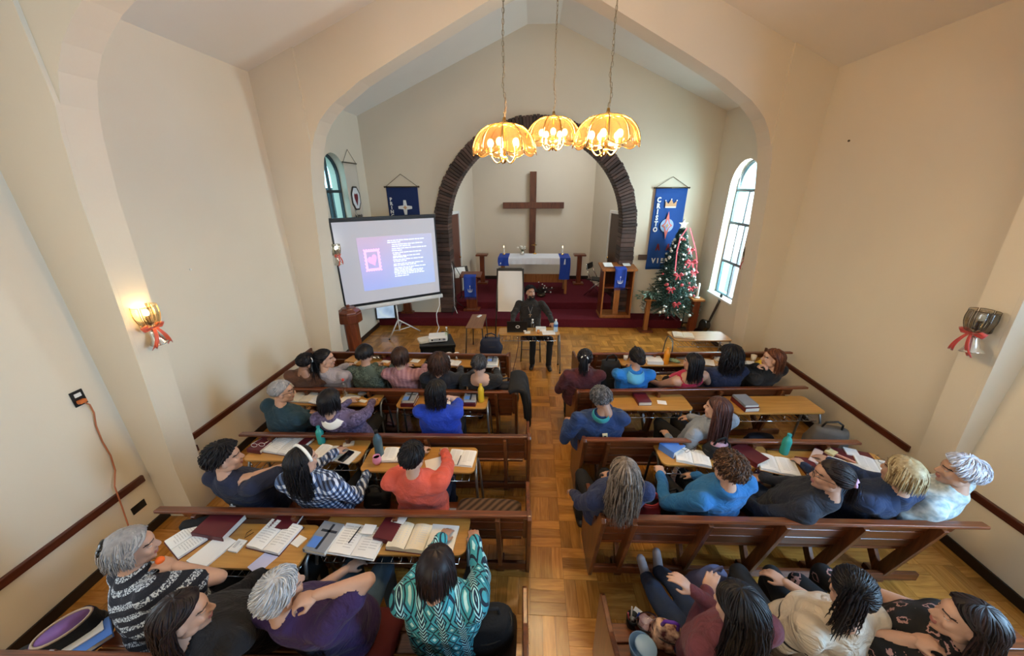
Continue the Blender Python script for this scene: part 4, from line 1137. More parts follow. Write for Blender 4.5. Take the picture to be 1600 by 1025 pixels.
# ------------------------------------------------------------------ projection screen
BL, BR = Pz(541, 478, 0.95), Pz(687, 456, 0.95)
TLs = Py(521, 348, BL.y)
sw = (BR-BL).length; srz = math.atan2(BR.y-BL.y, BR.x-BL.x); sh = TLs.z-0.95
mid = (BL+BR)/2
ps = thing('projection_screen', 'white tripod projection screen showing a pink heart slide', 'screen', (mid.x, mid.y, 0), srz)
M['screen_white'] = mat('screen_white', (0.52, 0.52, 0.56), 0.8, emit=(0.52, 0.55, 0.68), estr=0.20)
def slide_mat():
    m, nt, bb = _new('projected_slide')
    tc = nt.nodes.new('ShaderNodeTexCoord'); sp = nt.nodes.new('ShaderNodeSeparateXYZ')
    nt.links.new(tc.outputs['Generated'], sp.inputs[0])
    r1 = nt.nodes.new('ShaderNodeValToRGB')
    r1.color_ramp.elements[0].position = 0.0; r1.color_ramp.elements[0].color = (0.20, 0.33, 0.88, 1)
    r1.color_ramp.elements[1].position = 1.0; r1.color_ramp.elements[1].color = (0.55, 0.36, 0.58, 1)
    e = r1.color_ramp.elements.new(0.45); e.color = (0.40, 0.36, 0.82, 1)
    nt.links.new(sp.outputs['Z'], r1.inputs[0])
    r2 = nt.nodes.new('ShaderNodeValToRGB')
    r2.color_ramp.elements[0].position = 0.0; r2.color_ramp.elements[0].color = (0.24, 0.42, 0.85, 1)
    r2.color_ramp.elements[1].position = 1.0; r2.color_ramp.elements[1].color = (0.42, 0.44, 0.68, 1)
    nt.links.new(sp.outputs['Z'], r2.inputs[0])
    mx = nt.nodes.new('ShaderNodeMix'); mx.data_type = 'RGBA'
    mr = nt.nodes.new('ShaderNodeMapRange'); mr.inputs[1].default_value = 0.2; mr.inputs[2].default_value = 0.75
    nt.links.new(sp.outputs['X'], mr.inputs[0]); nt.links.new(mr.outputs[0], mx.inputs[0])
    nt.links.new(r1.outputs[0], mx.inputs[6]); nt.links.new(r2.outputs[0], mx.inputs[7])
    bb.inputs['Base Color'].default_value = (0.4, 0.4, 0.45, 1)
    nt.links.new(mx.outputs[2], bb.inputs['Emission Color']); bb.inputs['Emission Strength'].default_value = 0.50
    bb.inputs['Roughness'].default_value = 0.8
    return m
b = MB(); b.span((-sw/2-0.03, -0.002, 0.90), (sw/2+0.03, 0.006, 0.95+sh+0.05)); b.obj('black_border', M['black'], ps)
b = MB(); b.span((-sw/2, -0.006, 0.955), (sw/2, 0.0, 0.95+sh-0.0)); b.obj('fabric', M['screen_white'], ps)
b = MB(); b.span((-sw/2-0.06, -0.03, 0.95+sh+0.035), (sw/2+0.04, 0.03, 0.95+sh+0.075)); b.obj('top_bar', M['black'], ps, bevel=0.006)
b = MB(); b.prism(rrect(0.085, 0.085, 0.03), lambda a, c_, d: Vector((d, a, c_+0.86)), -sw/2-0.05, sw/2+0.05); b.obj('case', M['white_plastic'], ps)
b = MB(); b.tube([(0.0, 0.05, 0.2), (0.0, 0.05, 0.86)], 0.016, 8); b.tube([(0, 0.05, 0.86), (0, 0.05, 0.95+sh+0.03)], 0.012, 8); b.obj('pole', M['white_plastic'], ps, smooth=True)
feet = [Pz(609, 531, 0), Pz(657, 518, 0), Pz(630, 506, 0)]
pc = Vector((mid.x, mid.y, 0))+Matrix.Rotation(srz, 3, 'Z') @ Vector((0, 0.05, 0))
iR = Matrix.Rotation(-srz, 3, 'Z')
for ft in feet:
    L = iR @ (ft-Vector((mid.x, mid.y, 0)))
    hub = Vector((0, 0.05, 0.46)); b = MB(); b.tube([hub, L+Vector((0, 0, 0.012))], 0.014, 7); lo = b.obj('leg', M['white_plastic'], ps, smooth=True)
    b = MB(); b.tube([Vector((0, 0.05, 0.22)), hub.lerp(L, 0.55)], 0.009, 6); b.obj('brace', M['white_plastic'], lo, smooth=True)
    b = MB(); b.ball(L+Vector((0, 0, 0.014)), 0.02, 8, 6); b.obj('foot_cap', M['black'], lo, smooth=True)
# slide: gradient, stamp, heart, text lines (flat projected picture)
pxw = lambda u, v: None
def scr(u, v):
    """pixel -> (x, z) on the screen plane"""
    d = Vector(ray(u, v)); n_ = Matrix.Rotation(srz, 3, 'Z') @ Vector((0, -1, 0)); o = Vector((0, 0, CAM_Z)); c_ = Vector((mid.x, mid.y, 1.5))
    tt = (c_-o).dot(n_)/d.dot(n_); p = iR @ (o+d*tt-Vector((mid.x, mid.y, 0))); return p.x, p.z
x0, z1 = scr(556, 372); x1, z0 = scr(680, 440)
b = MB(); b.span((x0, -0.0095, z0), (x1, -0.0065, z1)); sl = b.obj('slide', slide_mat(), ps)
M['slide_pink'] = mat('slide_pink', (0.5, 0.3, 0.5), 0.8, emit=(0.86, 0.44, 0.86), estr=0.85)
M['slide_heart'] = mat('slide_heart', (0.5, 0.25, 0.45), 0.8, emit=(0.82, 0.34, 0.74), estr=0.9)
M['slide_text'] = mat('slide_text', (0.5, 0.5, 0.6), 0.8, emit=(0.62, 0.72, 0.98), estr=0.85)
sx0, sz1 = scr(568, 391); sx1, sz0 = scr(596, 421)
hw_, hh_ = abs(sx1-sx0)/2, (sz1-sz0)/2; scx, scz = (sx0+sx1)/2, (sz0+sz1)/2
b = MB(); y0 = -0.0125
for a, c_ in (((-hw_, -hh_), (hw_, -hh_+0.04)), ((-hw_, hh_-0.04), (hw_, hh_)), ((-hw_, -hh_), (-hw_+0.035, hh_)), ((hw_-0.035, -hh_), (hw_, hh_))):
    b.span((scx+a[0], y0, scz+a[1]), (scx+c_[0], y0+0.002, scz+c_[1]))
for k in range(7):
    f = -1+2*k/6
    for s in (-1, 1):
        b.ball((scx+f*hw_, y0+0.001, scz+s*hh_), (0.016, 0.0015, 0.016), 8, 4); b.ball((scx+s*hw_, y0+0.001, scz+f*hh_), (0.016, 0.0015, 0.016), 8, 4)
b.obj('stamp_frame', M['slide_pink'], sl)
b = MB(); hp = []
for k in range(28):
    a = 2*PI*k/28; X_ = 16*math.sin(a)**3/17; Z_ = (13*math.cos(a)-5*math.cos(2*a)-2*math.cos(3*a)-math.cos(4*a))/17
    ca, sa = math.cos(0.35), math.sin(0.35); hp.append((scx+(X_*ca-Z_*sa)*hw_*0.66, scz+(X_*sa+Z_*ca)*hh_*0.62))
b.prism(hp, XZ, y0, y0+0.002); b.obj('heart', M['slide_heart'], sl)
lines = [(605, 375.5, 662), (605, 378.5, 625), (612, 381.5, 660), (612, 384.5, 641), (612, 388, 666), (612, 391, 628), (613, 394.5, 658), (614, 397, 626), (614, 400, 657), (614, 402, 636), (614, 405.5, 661), (615, 408, 636), (615, 412, 661), (615, 414.5, 650), (616, 418, 666), (616, 420.5, 645), (616, 423, 661), (616, 425.5, 660), (617, 428, 663), (617, 431, 641)]
b = MB()
for (ua, vv, ub) in lines:
    xa, za = scr(ua, vv+0.8); xb, zb = scr(ub, vv-2.2+0.8)
    x = xa
    while x < xb-0.02:
        L = min(xb-x, rnd.uniform(0.03, 0.11)); b.span((x, y0, za-0.009), (x+L, y0+0.002, za+0.011)); x += L+0.012
to = b.obj('text_lines', M['slide_text'], sl); to['kind'] = 'stuff'

# octagonal wooden font
q = Py(546, 478, 6.0); fz = 1.05
ft = thing('baptismal_font', 'octagonal brown wooden font with lid by the left wall', 'font', (-3.33, 6.0, 0), 0.3)
b = MB(); b.lathe([(0.205, fz-0.24), (0.215, fz-0.22), (0.215, fz-0.08), (0.20, fz-0.06)], 8); b.obj('bowl', M['redwood'], ft, bevel=0.008)
b = MB(); b.lathe([(0.21, fz-0.06), (0.205, fz-0.03), (0.13, fz+0.01), (0.12, fz+0.03), (0.0, fz+0.035)], 8); b.obj('lid', M['redwood'], ft, bevel=0.006)
b = MB(); b.lathe([(0.13, 0.08), (0.13, fz-0.24), (0, fz-0.24)], 8); b.obj('column', M['redwood'], ft, bevel=0.008)
b = MB(); b.lathe([(0.22, 0), (0.22, 0.05), (0.17, 0.08), (0, 0.08)], 8); b.obj('base', M['redwood'], ft, bevel=0.006)
b = MB(); b.tube([(0, 0, fz+0.03), (0, 0, fz+0.08)], 0.03, 8); b.obj('knob', M['redwood'], ft)

# television / framed picture leaning in the left corner, small lectern base
q = Pz(616, 480, H1)
tv = thing('small_television', 'small flat television in a dark frame below the screen', 'television', Py(604, 498, 7.75), 0.15)
b = MB(); b.box((0, 0.02, 0.19), (0.46, 0.035, 0.40), Matrix.Rotation(-0.1, 3, 'X')); b.obj('frame', M['black'], tv, bevel=0.005)
pm, pnt, pb = _new('tv_picture')
tcn = pnt.nodes.new('ShaderNodeTexCoord'); nz = pnt.nodes.new('ShaderNodeTexVoronoi'); nz.inputs['Scale'].default_value = 5
crn_ = pnt.nodes.new('ShaderNodeValToRGB'); crn_.color_ramp.elements[0].color = (0.22, 0.34, 0.50, 1); crn_.color_ramp.elements[1].color = (0.62, 0.74, 0.86, 1)
pnt.links.new(tcn.outputs['Object'], nz.inputs['Vector']); pnt.links.new(nz.outputs['Distance'], crn_.inputs[0]); pnt.links.new(crn_.outputs[0], pb.inputs['Base Color']); pnt.links.new(crn_.outputs[0], pb.inputs['Emission Color']); pb.inputs['Emission Strength'].default_value = 0.45
b = MB(); b.box((0, -0.002, 0.19), (0.40, 0.012, 0.33), Matrix.Rotation(-0.1, 3, 'X')); b.obj('display', pm, tv)
q = Pz(636, 490, H1); st2 = thing('wooden_stand', 'short brown wooden stand behind the tripod screen', 'stand', (q.x, q.y+0.1, H1))
b = MB(); b.box((0, 0, 0.02), (0.30, 0.22, 0.04)); b.obj('base', M['redwood'], st2, bevel=0.005)
b = MB(); b.prism([(-0.10, 0.04), (0.10, 0.04), (0.06, 0.6), (-0.06, 0.6)], XZ, -0.05, 0.05); b.obj('post', M['redwood'], st2, bevel=0.005)

# cable from the screen to the projector
b = MB(); pts = [Py(686, 460, 7.35), Py(687, 476, 7.3), Py(682, 490, 7.2), Py(683, 503, 6.8), Py(686, 512, 6.4), Py(683, 520, 6.15)]
b.tube([tuple(p) for p in pts], 0.009, 6); tag(b.obj('hanging_cable', M['white_plastic'], smooth=True), 'white cable hanging from the screen down to the projector', 'cable')

# projector on its black low table
PZ = 0.55
c4 = [Pz(655, 541, PZ), Pz(712, 538, PZ), Pz(704, 521, PZ), Pz(656, 527, PZ)]
pt = thing('projector_table', 'low black table under the white projector', 'table', (0, 0, 0))
b = MB(); b.prism([(p.x, p.y) for p in c4], XYZ, PZ-0.06, PZ); b.obj('table_top', M['black'], pt, bevel=0.012)
cc = sum(c4, Vector())/4
b = MB(); b.prism([((cc+(p-cc)*0.92).x, (cc+(p-cc)*0.92).y) for p in c4], XYZ, PZ-0.16, PZ-0.06); b.obj('apron', mat('green_black', '10140f', 0.5), pt)
for p in c4:
    e = cc+(p-cc)*0.86; b = MB(); b.box((e.x, e.y, (PZ-0.06)/2), (0.05, 0.05, PZ-0.06)); b.obj('leg', M['black'], pt, bevel=0.004)
pp = Pz(685, 531, PZ)
pj = thing('projector', 'white video projector on the low black table', 'projector', (pp.x, pp.y, PZ), 0.22)
b = MB(); b.prism(rrect(0.33, 0.25, 0.03), XYZ, 0.012, 0.095); b.obj('body', M['white'], pj, bevel=0.012, seg=3)
b = MB()
for k in range(9): b.box((-0.09+0.022*k+0.02, -0.126, 0.055), (0.012, 0.004, 0.045))
b.box((0.11, -0.126, 0.055), (0.04, 0.004, 0.03)); b.obj('port_row', mat('port_grey', '6c7480', 0.5), pj)
b = MB(); b.lathe([(0, 0), (0.016, 0), (0.016, 0.01), (0, 0.01)], 12, (-0.10, -0.127, 0.055), Matrix.Rotation(PI/2, 3, 'X')); b.lathe([(0, 0), (0.011, 0), (0.011, 0.01), (0, 0.01)], 12, (0.03, -0.127, 0.06), Matrix.Rotation(PI/2, 3, 'X')); b.obj('socket', M['black'], pj)
b = MB(); b.lathe([(0.05, 0), (0.05, 0.02), (0.042, 0.03), (0, 0.03)], 16, (0.08, 0.125, 0.055), Matrix.Rotation(-PI/2, 3, 'X')); b.obj('lens', M['black'], pj, smooth=True)
for sx in (-1, 1):
    for sy in (-1, 1):
        b = MB(); b.lathe([(0.014, 0), (0.014, 0.014), (0, 0.014)], 8, (sx*0.13, sy*0.09, 0)); b.obj('foot', M['black'], pj)
pp = Pz(664, 533, PZ); b = MB(); b.prism(rrect(0.24, 0.22, 0.05), XYZ, 0, 0.05); tag(b.obj('round_tray', mat('cream_plastic', 'd2c9b4', 0.5, var=0.1, scale=30), loc=(pp.x, pp.y, PZ), rot=(0, 0, 0.5), bevel=0.012, seg=3), 'cream padded pouch left of the white projector', 'pouch')

# ------------------------------------------------------------------ flower stand, candle stand, guitar
q = Pz(1007, 517, 0)
fs = thing('flower_stand', 'wooden post stand with a greenery bowl left of the tree', 'stand', (q.x, q.y, 0))
fh = Py(1010, 468, q.y).z
b = MB(); b.box((0, 0, fh/2), (0.09, 0.09, fh)); b.obj('post', M['oak'], fs, bevel=0.005)
b = MB(); b.box((0, 0, 0.02), (0.30, 0.26, 0.04)); b.obj('base', M['redwood'], fs, bevel=0.005)
b = MB(); b.box((0, 0, fh+0.012), (0.24, 0.24, 0.024)); b.obj('top_board', M['oak'], fs, bevel=0.004)
M['leaf'] = mat('greenery', '35503a', 0.6, var=0.4, scale=15)
M['leaf_pale'] = mat('pale_greenery', '8fa89c', 0.6, var=0.3, scale=15)
ga = thing('greenery_arrangement', 'low spreading green and white foliage bowl on the wooden post', 'plant', (q.x+0.03, q.y, fh+0.024))
b = MB(); b.lathe([(0.07, 0), (0.11, 0.04), (0.10, 0.06), (0, 0.05)], 12); b.obj('bowl', M['bronze'], ga, smooth=True)
for mm, cnt in ((M['leaf'], 75), (M['leaf_pale'], 50)):
    b = MB()
    for k in range(cnt):
        a = rnd.random()*2*PI; rr = rnd.uniform(0.03, 0.28); z_ = 0.05+0.10*rnd.random()-0.12*(rr/0.28)**2*rnd.random()
        c_ = Vector((rr*math.cos(a)*1.15, rr*math.sin(a)*0.8, z_)); d_ = Vector((math.cos(a+rnd.uniform(-.6, .6)), math.sin(a+rnd.uniform(-.6, .6)), rnd.uniform(-.5, .5))).normalized()
        s_ = d_.cross(Vector((0, 0, 1))).normalized(); L_ = rnd.uniform(0.04, 0.075)
        b.add([c_-d_*L_, c_+s_*L_*0.35+Vector((0, 0, 0.012)), c_+d_*L_, c_-s_*L_*0.35+Vector((0, 0, 0.006))], [(0, 1, 2, 3)])
    o = b.obj('leaves', mm, ga); o['kind'] = 'stuff'
q = Vector((3.60, 7.62, 0)); chh = Py(1103, 466, q.y).z
cs = thing('candle_stand', 'reddish wooden candle pillar with tall white candle by the right wall', 'stand', q)
b = MB(); b.box((0, 0, chh/2), (0.14, 0.14, chh-0.06)); b.obj('pillar', M['redwood'], cs, bevel=0.006)
b = MB(); b.box((0, 0, chh-0.02), (0.26, 0.26, 0.045)); b.obj('top_board', M['oak'], cs, bevel=0.006)
b = MB(); b.box((0, 0, 0.025), (0.30, 0.30, 0.05)); b.obj('base', M['redwood'], cs, bevel=0.006)
b = MB(); b.lathe([(0.022, chh), (0.022, chh+0.32), (0.012, chh+0.33), (0, chh+0.33)], 12); b.obj('candle', M['wax'], cs, smooth=True)
b = MB(); b.tube([(0, 0, chh+0.33), (0.003, 0, chh+0.35)], 0.003, 5); b.obj('wick', M['black'], cs)
b = MB(); b.lathe([(0.05, chh+0.004), (0.06, chh+0.02), (0.03, chh+0.03), (0, chh+0.03)], 14); b.obj('candle_saucer', M['white'], cs, smooth=True)
q = Vector((3.55, 7.98, 0))
ls = thing('thin_floor_stand', 'thin dark metal stand with small pale shelf right of the tree', 'stand', q)
hh2 = Py(1093, 462, q.y).z
b = MB(); b.tube([(0, 0, 0.01), (0, 0, hh2)], 0.011, 7); b.obj('pole', M['steel_dark'], ls, smooth=True)
b = MB(); b.box((0, 0, hh2), (0.16, 0.14, 0.015)); b.obj('shelf', M['white'], ls)
b = MB(); b.lathe([(0.11, 0), (0.11, 0.015), (0, 0.02)], 14); b.obj('base', M['steel_dark'], ls, smooth=True)

g0 = Vector((3.60, 7.22, 0.0))
gt = thing('guitar', 'dark acoustic guitar leaning on the right wall under the window', 'guitar', g0)
gd = (Vector((3.84, 7.22, 1.02))-Vector((3.58, 7.22, 0.03))).normalized()
gx = Vector((0, 1, 0)); gn = gx.cross(gd)
GR = Matrix((gx, gn, gd)).transposed().to_4x4()
gt.matrix_world = Matrix.Translation(g0+Vector((-0.02, 0, 0.02))) @ GR
def body_outline(n=40, e=0):
    pts = []
    for k in range(n):
        a = 2*PI*k/n; z = 0.24-0.24*math.cos(a)
        f = z/0.48
        wdt = 0.19*math.sin(min(1, f/0.62)*PI)**0.6 if f < 0.42 else None
        wdt = (0.195*math.sqrt(max(0, 1-((f-0.30)/0.31)**2)) if f < 0.48 else 0)
        w2 = 0.145*math.sqrt(max(0, 1-((f-0.77)/0.235)**2)) if f > 0.5 else 0
        w_ = max(wdt, w2, 0.115 if 0.4 < f < 0.7 else 0)
        pts.append((math.copysign(w_+e, math.sin(a)) if abs(math.sin(a)) > 1e-6 else 0, z))
    return pts
M['guitar_dark'] = mat('guitar_black', '15120f', 0.25, coat=0.3)
b = MB(); b.prism(body_outline(), XZ, -0.05, 0.05); b.obj('body', M['guitar_dark'], gt, bevel=0.008)
b = MB(); b.lathe([(0.052, 0), (0.052, 0.003), (0, 0.003)], 20, (0, 0.052, 0.30), Matrix.Rotation(-PI/2, 3, 'X')); b.obj('sound_hole', mat('sound_hole', '3a3129', 0.6), gt)
b = MB(); b.lathe([(0.052, 0), (0.062, 0.002), (0.060, 0.004), (0.052, 0.004)], 20, (0, 0.052, 0.30), Matrix.Rotation(-PI/2, 3, 'X')); b.obj('rosette', M['tan'], gt)
b = MB(); b.box((0, 0.06, 0.66), (0.055, 0.022, 0.52)); b.obj('neck', mat('fretboard', '2a1c14', 0.4), gt, bevel=0.003)
b = MB(); b.box((0, 0.052, 0.995), (0.075, 0.016, 0.17), Matrix.Rotation(0.12, 3, 'X')); b.obj('headstock', M['guitar_dark'], gt, bevel=0.004)
b = MB(); b.box((0, 0.055, 0.13), (0.14, 0.012, 0.025)); b.obj('bridge', M['darkwood'], gt, bevel=0.002)
b = MB()
for k in range(6): x = -0.02+0.008*k; b.tube([(x, 0.066, 0.13), (x*0.9, 0.074, 0.93)], 0.001, 4)
b.obj('strings', M['chrome'], gt)
for s in (-1, 1):
    for k in range(3):
        b = MB(); b.tube([(s*0.03, 0.05, 0.95+0.045*k), (s*0.062, 0.05, 0.95+0.045*k)], 0.006, 6); b.obj('tuning_peg', M['chrome'], gt)

# ------------------------------------------------------------------ decorated tree
tb_ = Vector((3.22, 8.02, H1))
tr = thing('christmas_tree', 'green Christmas tree with white baubles, pink bows and a white star', 'tree', tb_)
TH = Py(1077, 352, 8.02).z-H1; TR0 = 0.66
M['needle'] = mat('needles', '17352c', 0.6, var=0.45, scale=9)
M['needle_pale'] = mat('needles_pale', '5f8a80', 0.6, var=0.4, scale=9)
b = MB(); b.tube([(0, 0, 0.05), (0, 0, TH-0.06)], [0.03, 0.008], 8); b.obj('trunk', mat('tree_trunk', '3a2a1c', 0.8), tr)
b = MB()
for k in range(4): a = PI/4+k*PI/2; b.tube([(0, 0, 0.12), (0.22*math.cos(a), 0.22*math.sin(a), 0.012)], 0.010, 6)
b.obj('stand_foot', M['maroon_app'], tr)
prof_r = lambda z: TR0*(1-(z-0.22)/(TH-0.22))**0.85*(1.0 if z > 0.32 else 0.9)
fol = {0: MB(), 1: MB()}
NB = 520
for k in range(NB):
    f = (k+0.5)/NB; z = 0.24+(TH-0.34)*(1-(1-f)**0.60) if True else 0
    z = 0.24+(TH-0.32)*f**1.25
    a = k*2.39996; L = prof_r(z)*rnd.uniform(0.82, 1.06)
    d_ = Vector((math.cos(a), math.sin(a), 0)); tip = d_*L+Vector((0, 0, z-0.06*L)); root = Vector((0, 0, z+0.10*L))
    side = Vector((-d_.y, d_.x, 0))
    for q in range(13):
        t_ = 0.28+0.72*q/12; p = root.lerp(tip, t_)+Vector((0, 0, 0.05*math.sin(t_*PI)*L))
        for s in range(5):
            ang = rnd.uniform(-1.3, 1.3); up_ = rnd.uniform(-0.7, 0.8)
            dd = (d_*math.cos(ang)+side*math.sin(ang)+Vector((0, 0, up_))).normalized(); ln = rnd.uniform(0.035, 0.062)
            sv = dd.cross(Vector((rnd.uniform(-1, 1), rnd.uniform(-1, 1), 1))).normalized()*0.0065
            w_ = 1 if rnd.random() < 0.30+0.25*(math.cos(a+0.7)) else 0  # paler needles are denser on the right front side
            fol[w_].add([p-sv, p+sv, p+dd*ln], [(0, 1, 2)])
for i_, mm in ((0, M['needle']), (1, M['needle_pale'])):
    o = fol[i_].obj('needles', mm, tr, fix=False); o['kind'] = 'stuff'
b = MB()
for k in range(5):
    a = PI/2+2*PI*k/5; P5 = lambda r, q: (r*math.cos(q), r*math.sin(q))
    b.prism([P5(0.105, a), P5(0.045, a+PI/5), (0, 0), P5(0.045, a-PI/5)], lambda x, z, d: Vector((x, d, z+TH+0.02)), -0.018, 0.018)
tag(b.obj('tree_star', mat('white_star', 'd9d6c2', 0.5), loc=tb_), 'white five pointed star on the tree top', 'star')
M['bauble'] = mat('white_bauble', 'd6dad8', 0.25, 0.2)
M['bauble_red'] = mat('pink_bauble', 'c2565e', 0.3)
bm0 = MB(); bm0.ball((0, 0, 0), 0.024, 10, 8); o0 = bm0.obj('bauble', M['bauble'], smooth=True)
bm1 = MB(); bm1.ball((0, 0, 0), 0.024, 10, 8); o1 = bm1.obj('bauble', M['bauble_red'], smooth=True)
for k in range(125):
    f = (k+0.5)/125; z = 0.22+(TH-0.38)*f**1.2; a = -PI/2+rnd.uniform(-1.9, 1.9)
    r = prof_r(z)*0.99+0.012
    red = rnd.random() < 0.2
    o = (o1 if red else o0).copy() if k > 1 else (o0 if k == 0 else o1)
    if k > 1: C.objects.link(o)
    if k == 1: red = True
    o.location = tb_+Vector((r*math.cos(a), r*math.sin(a), z-0.03)); s_ = rnd.choice((0.75, 1.0, 1.0, 1.5)); o.scale = (s_,)*3
    tag(o, 'pink bauble on the decorated tree' if red else 'white bauble on the decorated tree', 'bauble', 'pink tree baubles' if red else 'white tree baubles')
M['bow'] = mat('pink_red_bow', 'c04a54', 0.5, var=0.2, scale=30)
def bow(p, sz, label, rz=0):
    t = thing('ribbon_bow', label, 'bow', p, rz, 'pink bows on the tree')
    b = MB()
    for s in (-1, 1):
        b.tube([(0, 0, 0), (s*sz*0.6, -0.01, sz*0.45), (s*sz, 0, sz*0.1), (s*sz*0.6, 0.0, -sz*0.15), (0, 0, 0)], [0.008, sz*0.26, sz*0.32, sz*0.22, 0.008], 6)
    b.obj('loops', M['bow'], t, smooth=True)
    b = MB()
    for s in (-1, 1): b.sheet(lambda a, q: (s*(sz*0.12+sz*0.45*q)+(a-0.5)*sz*0.35, -0.012-0.01*math.sin(q*3), -sz*1.1*q), 2, 5, thick=0.002)
    b.obj('tails', M['bow'], t); return t
for (u, v, sz, lab) in ((1079, 391, 0.075, 'pink bow high on the tree, under the star'), (1080, 410, 0.11, 'largest pink bow, on the right edge of the tree'), (1060, 430, 0.09, 'pink bow in the middle of the tree'), (1084, 426, 0.08, 'pink bow on the right edge, second from the top'), (1048, 452, 0.08, 'pink bow low left of the tree middle'), (1080, 450, 0.07, 'pink bow low on the right of the tree'), (1057, 475, 0.075, 'lowest pink bow, near the tree foot')):
    d = ray(u, v); c_ = None
    # meet the tree cone
    for k in range(400):
        y = 7.2+k*0.004; p = Py(u, v, y); z = p.z-H1; rr = math.hypot(p.x-tb_.x, p.y-tb_.y)
        if 0 < z < TH and rr < prof_r(max(z, 0.23))+0.03: c_ = p; break
    if c_ is None: c_ = Py(u, v, 7.75)
    bow(c_, sz, lab)
# ribbon streamers from the star
for pl_, lab in (([(1074, 356), (1063, 372), (1058, 392), (1056, 412), (1055, 424)], 'left pink ribbon streamer hanging from the tree star'), ([(1078, 356), (1083, 374), (1087, 390), (1089, 405), (1088, 425)], 'right pink ribbon streamer hanging from the tree star')):
    pts = []
    for (u, v) in pl_:
        c_ = None
        for k in range(400):
            y = 7.2+k*0.004; p = Py(u, v, y); z = p.z-H1
            if 0 < z < TH and math.hypot(p.x-tb_.x, p.y-tb_.y) < prof_r(max(z, 0.23))+0.035: c_ = p; break
        pts.append(c_ or Py(u, v, 7.95))
    b = MB()
    for p, q in zip(pts, pts[1:]): b.beam(p, q, 0.026, 0.004, up=(0, -1, 0.3))
    tag(b.obj('ribbon_streamer', M['bow']), lab, 'ribbon')

# ------------------------------------------------------------------ wall outlets, cable
ol = thing('wall_socket', 'black wall socket plate with two white outlets on the near left wall', 'socket', Px(122, 622, XL+0.001), 0)
b = MB(); b.box((0.004, 0, 0), (0.008, 0.085, 0.13)); b.obj('plate', M['black'], ol, bevel=0.002)
for dz in (0.028, -0.032):
    b = MB(); b.box((0.010, 0, dz), (0.006, 0.045, 0.032)); b.obj('outlet', M['white'], ol, bevel=0.002)
plug = Px(128, 627, XL+0.03)
pts = [plug, Px(140, 632, XL+0.035), Px(147, 645, XL+0.02), Px(150, 665, XL+0.015), Px(160, 690, XL+0.012), Px(173, 712, XL+0.012), Px(180, 735, XL+0.014), Px(179, 760, XL+0.045), Px(190, 790, XL+0.03), Px(200, 820, XL+0.06), Px(205, 845, XL+0.09)]
cbt = thing('power_cable', 'orange power cable plugged into the black wall socket', 'cable', (0, 0, 0))
b = MB()
fine = []
for p, q in zip(pts, pts[1:]):
    for k in range(4): fine.append(p.lerp(q, k/4))
fine.append(pts[-1]); b.tube(fine, 0.0055, 6); b.obj('cord', mat('orange_cord', 'b06a48', 0.5), cbt, smooth=True)
b = MB(); b.box(plug, (0.035, 0.05, 0.03)); b.obj('plug', mat('orange_plug', 'c96a2c', 0.5), cbt, bevel=0.005)
b = MB(); q = Px(217, 792, XL+0.004); b.box(q, (0.008, 0.12, 0.075)); tag(b.obj('wall_socket', M['black'], bevel=0.002), 'small dark low socket plate above the near left floor', 'socket')
q = Px(1327, 220, XR-0.004); b = MB(); b.lathe([(0.012, 0), (0.012, 0.012), (0, 0.014)], 10, q, Matrix.Rotation(-PI/2, 3, 'Y')); tag(b.obj('wall_hook', M['bronze']), 'tiny dark screw hook high on the right wall', 'hook')
q = Px(297, 421, XL+0.004); b = MB(); b.lathe([(0.010, 0), (0.010, 0.010), (0, 0.012)], 10, q, Matrix.Rotation(PI/2, 3, 'Y')); tag(b.obj('wall_nail', M['white']), 'tiny pale nail stub on the left wall', 'nail')
# ------------------------------------------------------------------ people: builders
def V(*a): return np.array(a, float)
def unit(v): return v/np.linalg.norm(v)
class Geo:
    def __init__(self): self.v = []; self.f = []; self.n = 0
    def add(self, v, f):
        self.v.append(np.asarray(v, float)); self.f += [tuple(int(i)+self.n for i in q) for q in f]; self.n += len(v)
    def arr(self): return np.concatenate(self.v)
def frame_for(d):
    d = unit(d); a = V(0, 0, 1) if abs(d[2]) < 0.9 else V(1, 0, 0)
    x = unit(np.cross(d, a)); return x, np.cross(d, x), d
def g_capsule(g, p0, p1, r0, r1, n=14, fl=1.0, flx=None):
    """tapered capsule; fl flattens along flx-perpendicular"""
    p0, p1 = np.asarray(p0, float), np.asarray(p1, float)
    x, y, d = frame_for(p1-p0)
    if flx is not None:
        x = unit(flx-d*(flx@d)); y = np.cross(d, x)
    rings = []
    for k in range(4): a = -PI/2+PI/2*k/4+0.12; rings.append((p0+d*r0*math.sin(a), r0*math.cos(a)))
    rings.append((p0, r0)); rings.append((p1, r1))
    for k in range(1, 5): a = PI/2*k/4-0.12; rings.append((p1+d*r1*math.sin(a), r1*math.cos(a)))
    th = np.arange(n)*2*PI/n
    vs = np.concatenate([c+r*(np.cos(th)[:, None]*x+np.sin(th)[:, None]*y*fl) for c, r in rings])
    m = len(rings); fs = []
    for i in range(m-1):
        for k in range(n): fs.append((i*n+k, i*n+(k+1) % n, (i+1)*n+(k+1) % n, (i+1)*n+k))
    fs.append(tuple(range(n-1, -1, -1))); fs.append(tuple((m-1)*n+k for k in range(n)))
    g.add(vs, fs)
def g_ball(g, c, r, R=None, n=16, m=12):
    b = MB(); b.ball((0, 0, 0), tuple(r), n, m)
    vs = np.array(b.v)
    if R is not None: vs = vs @ np.asarray(R).T
    g.add(vs+np.asarray(c, float), b.f)
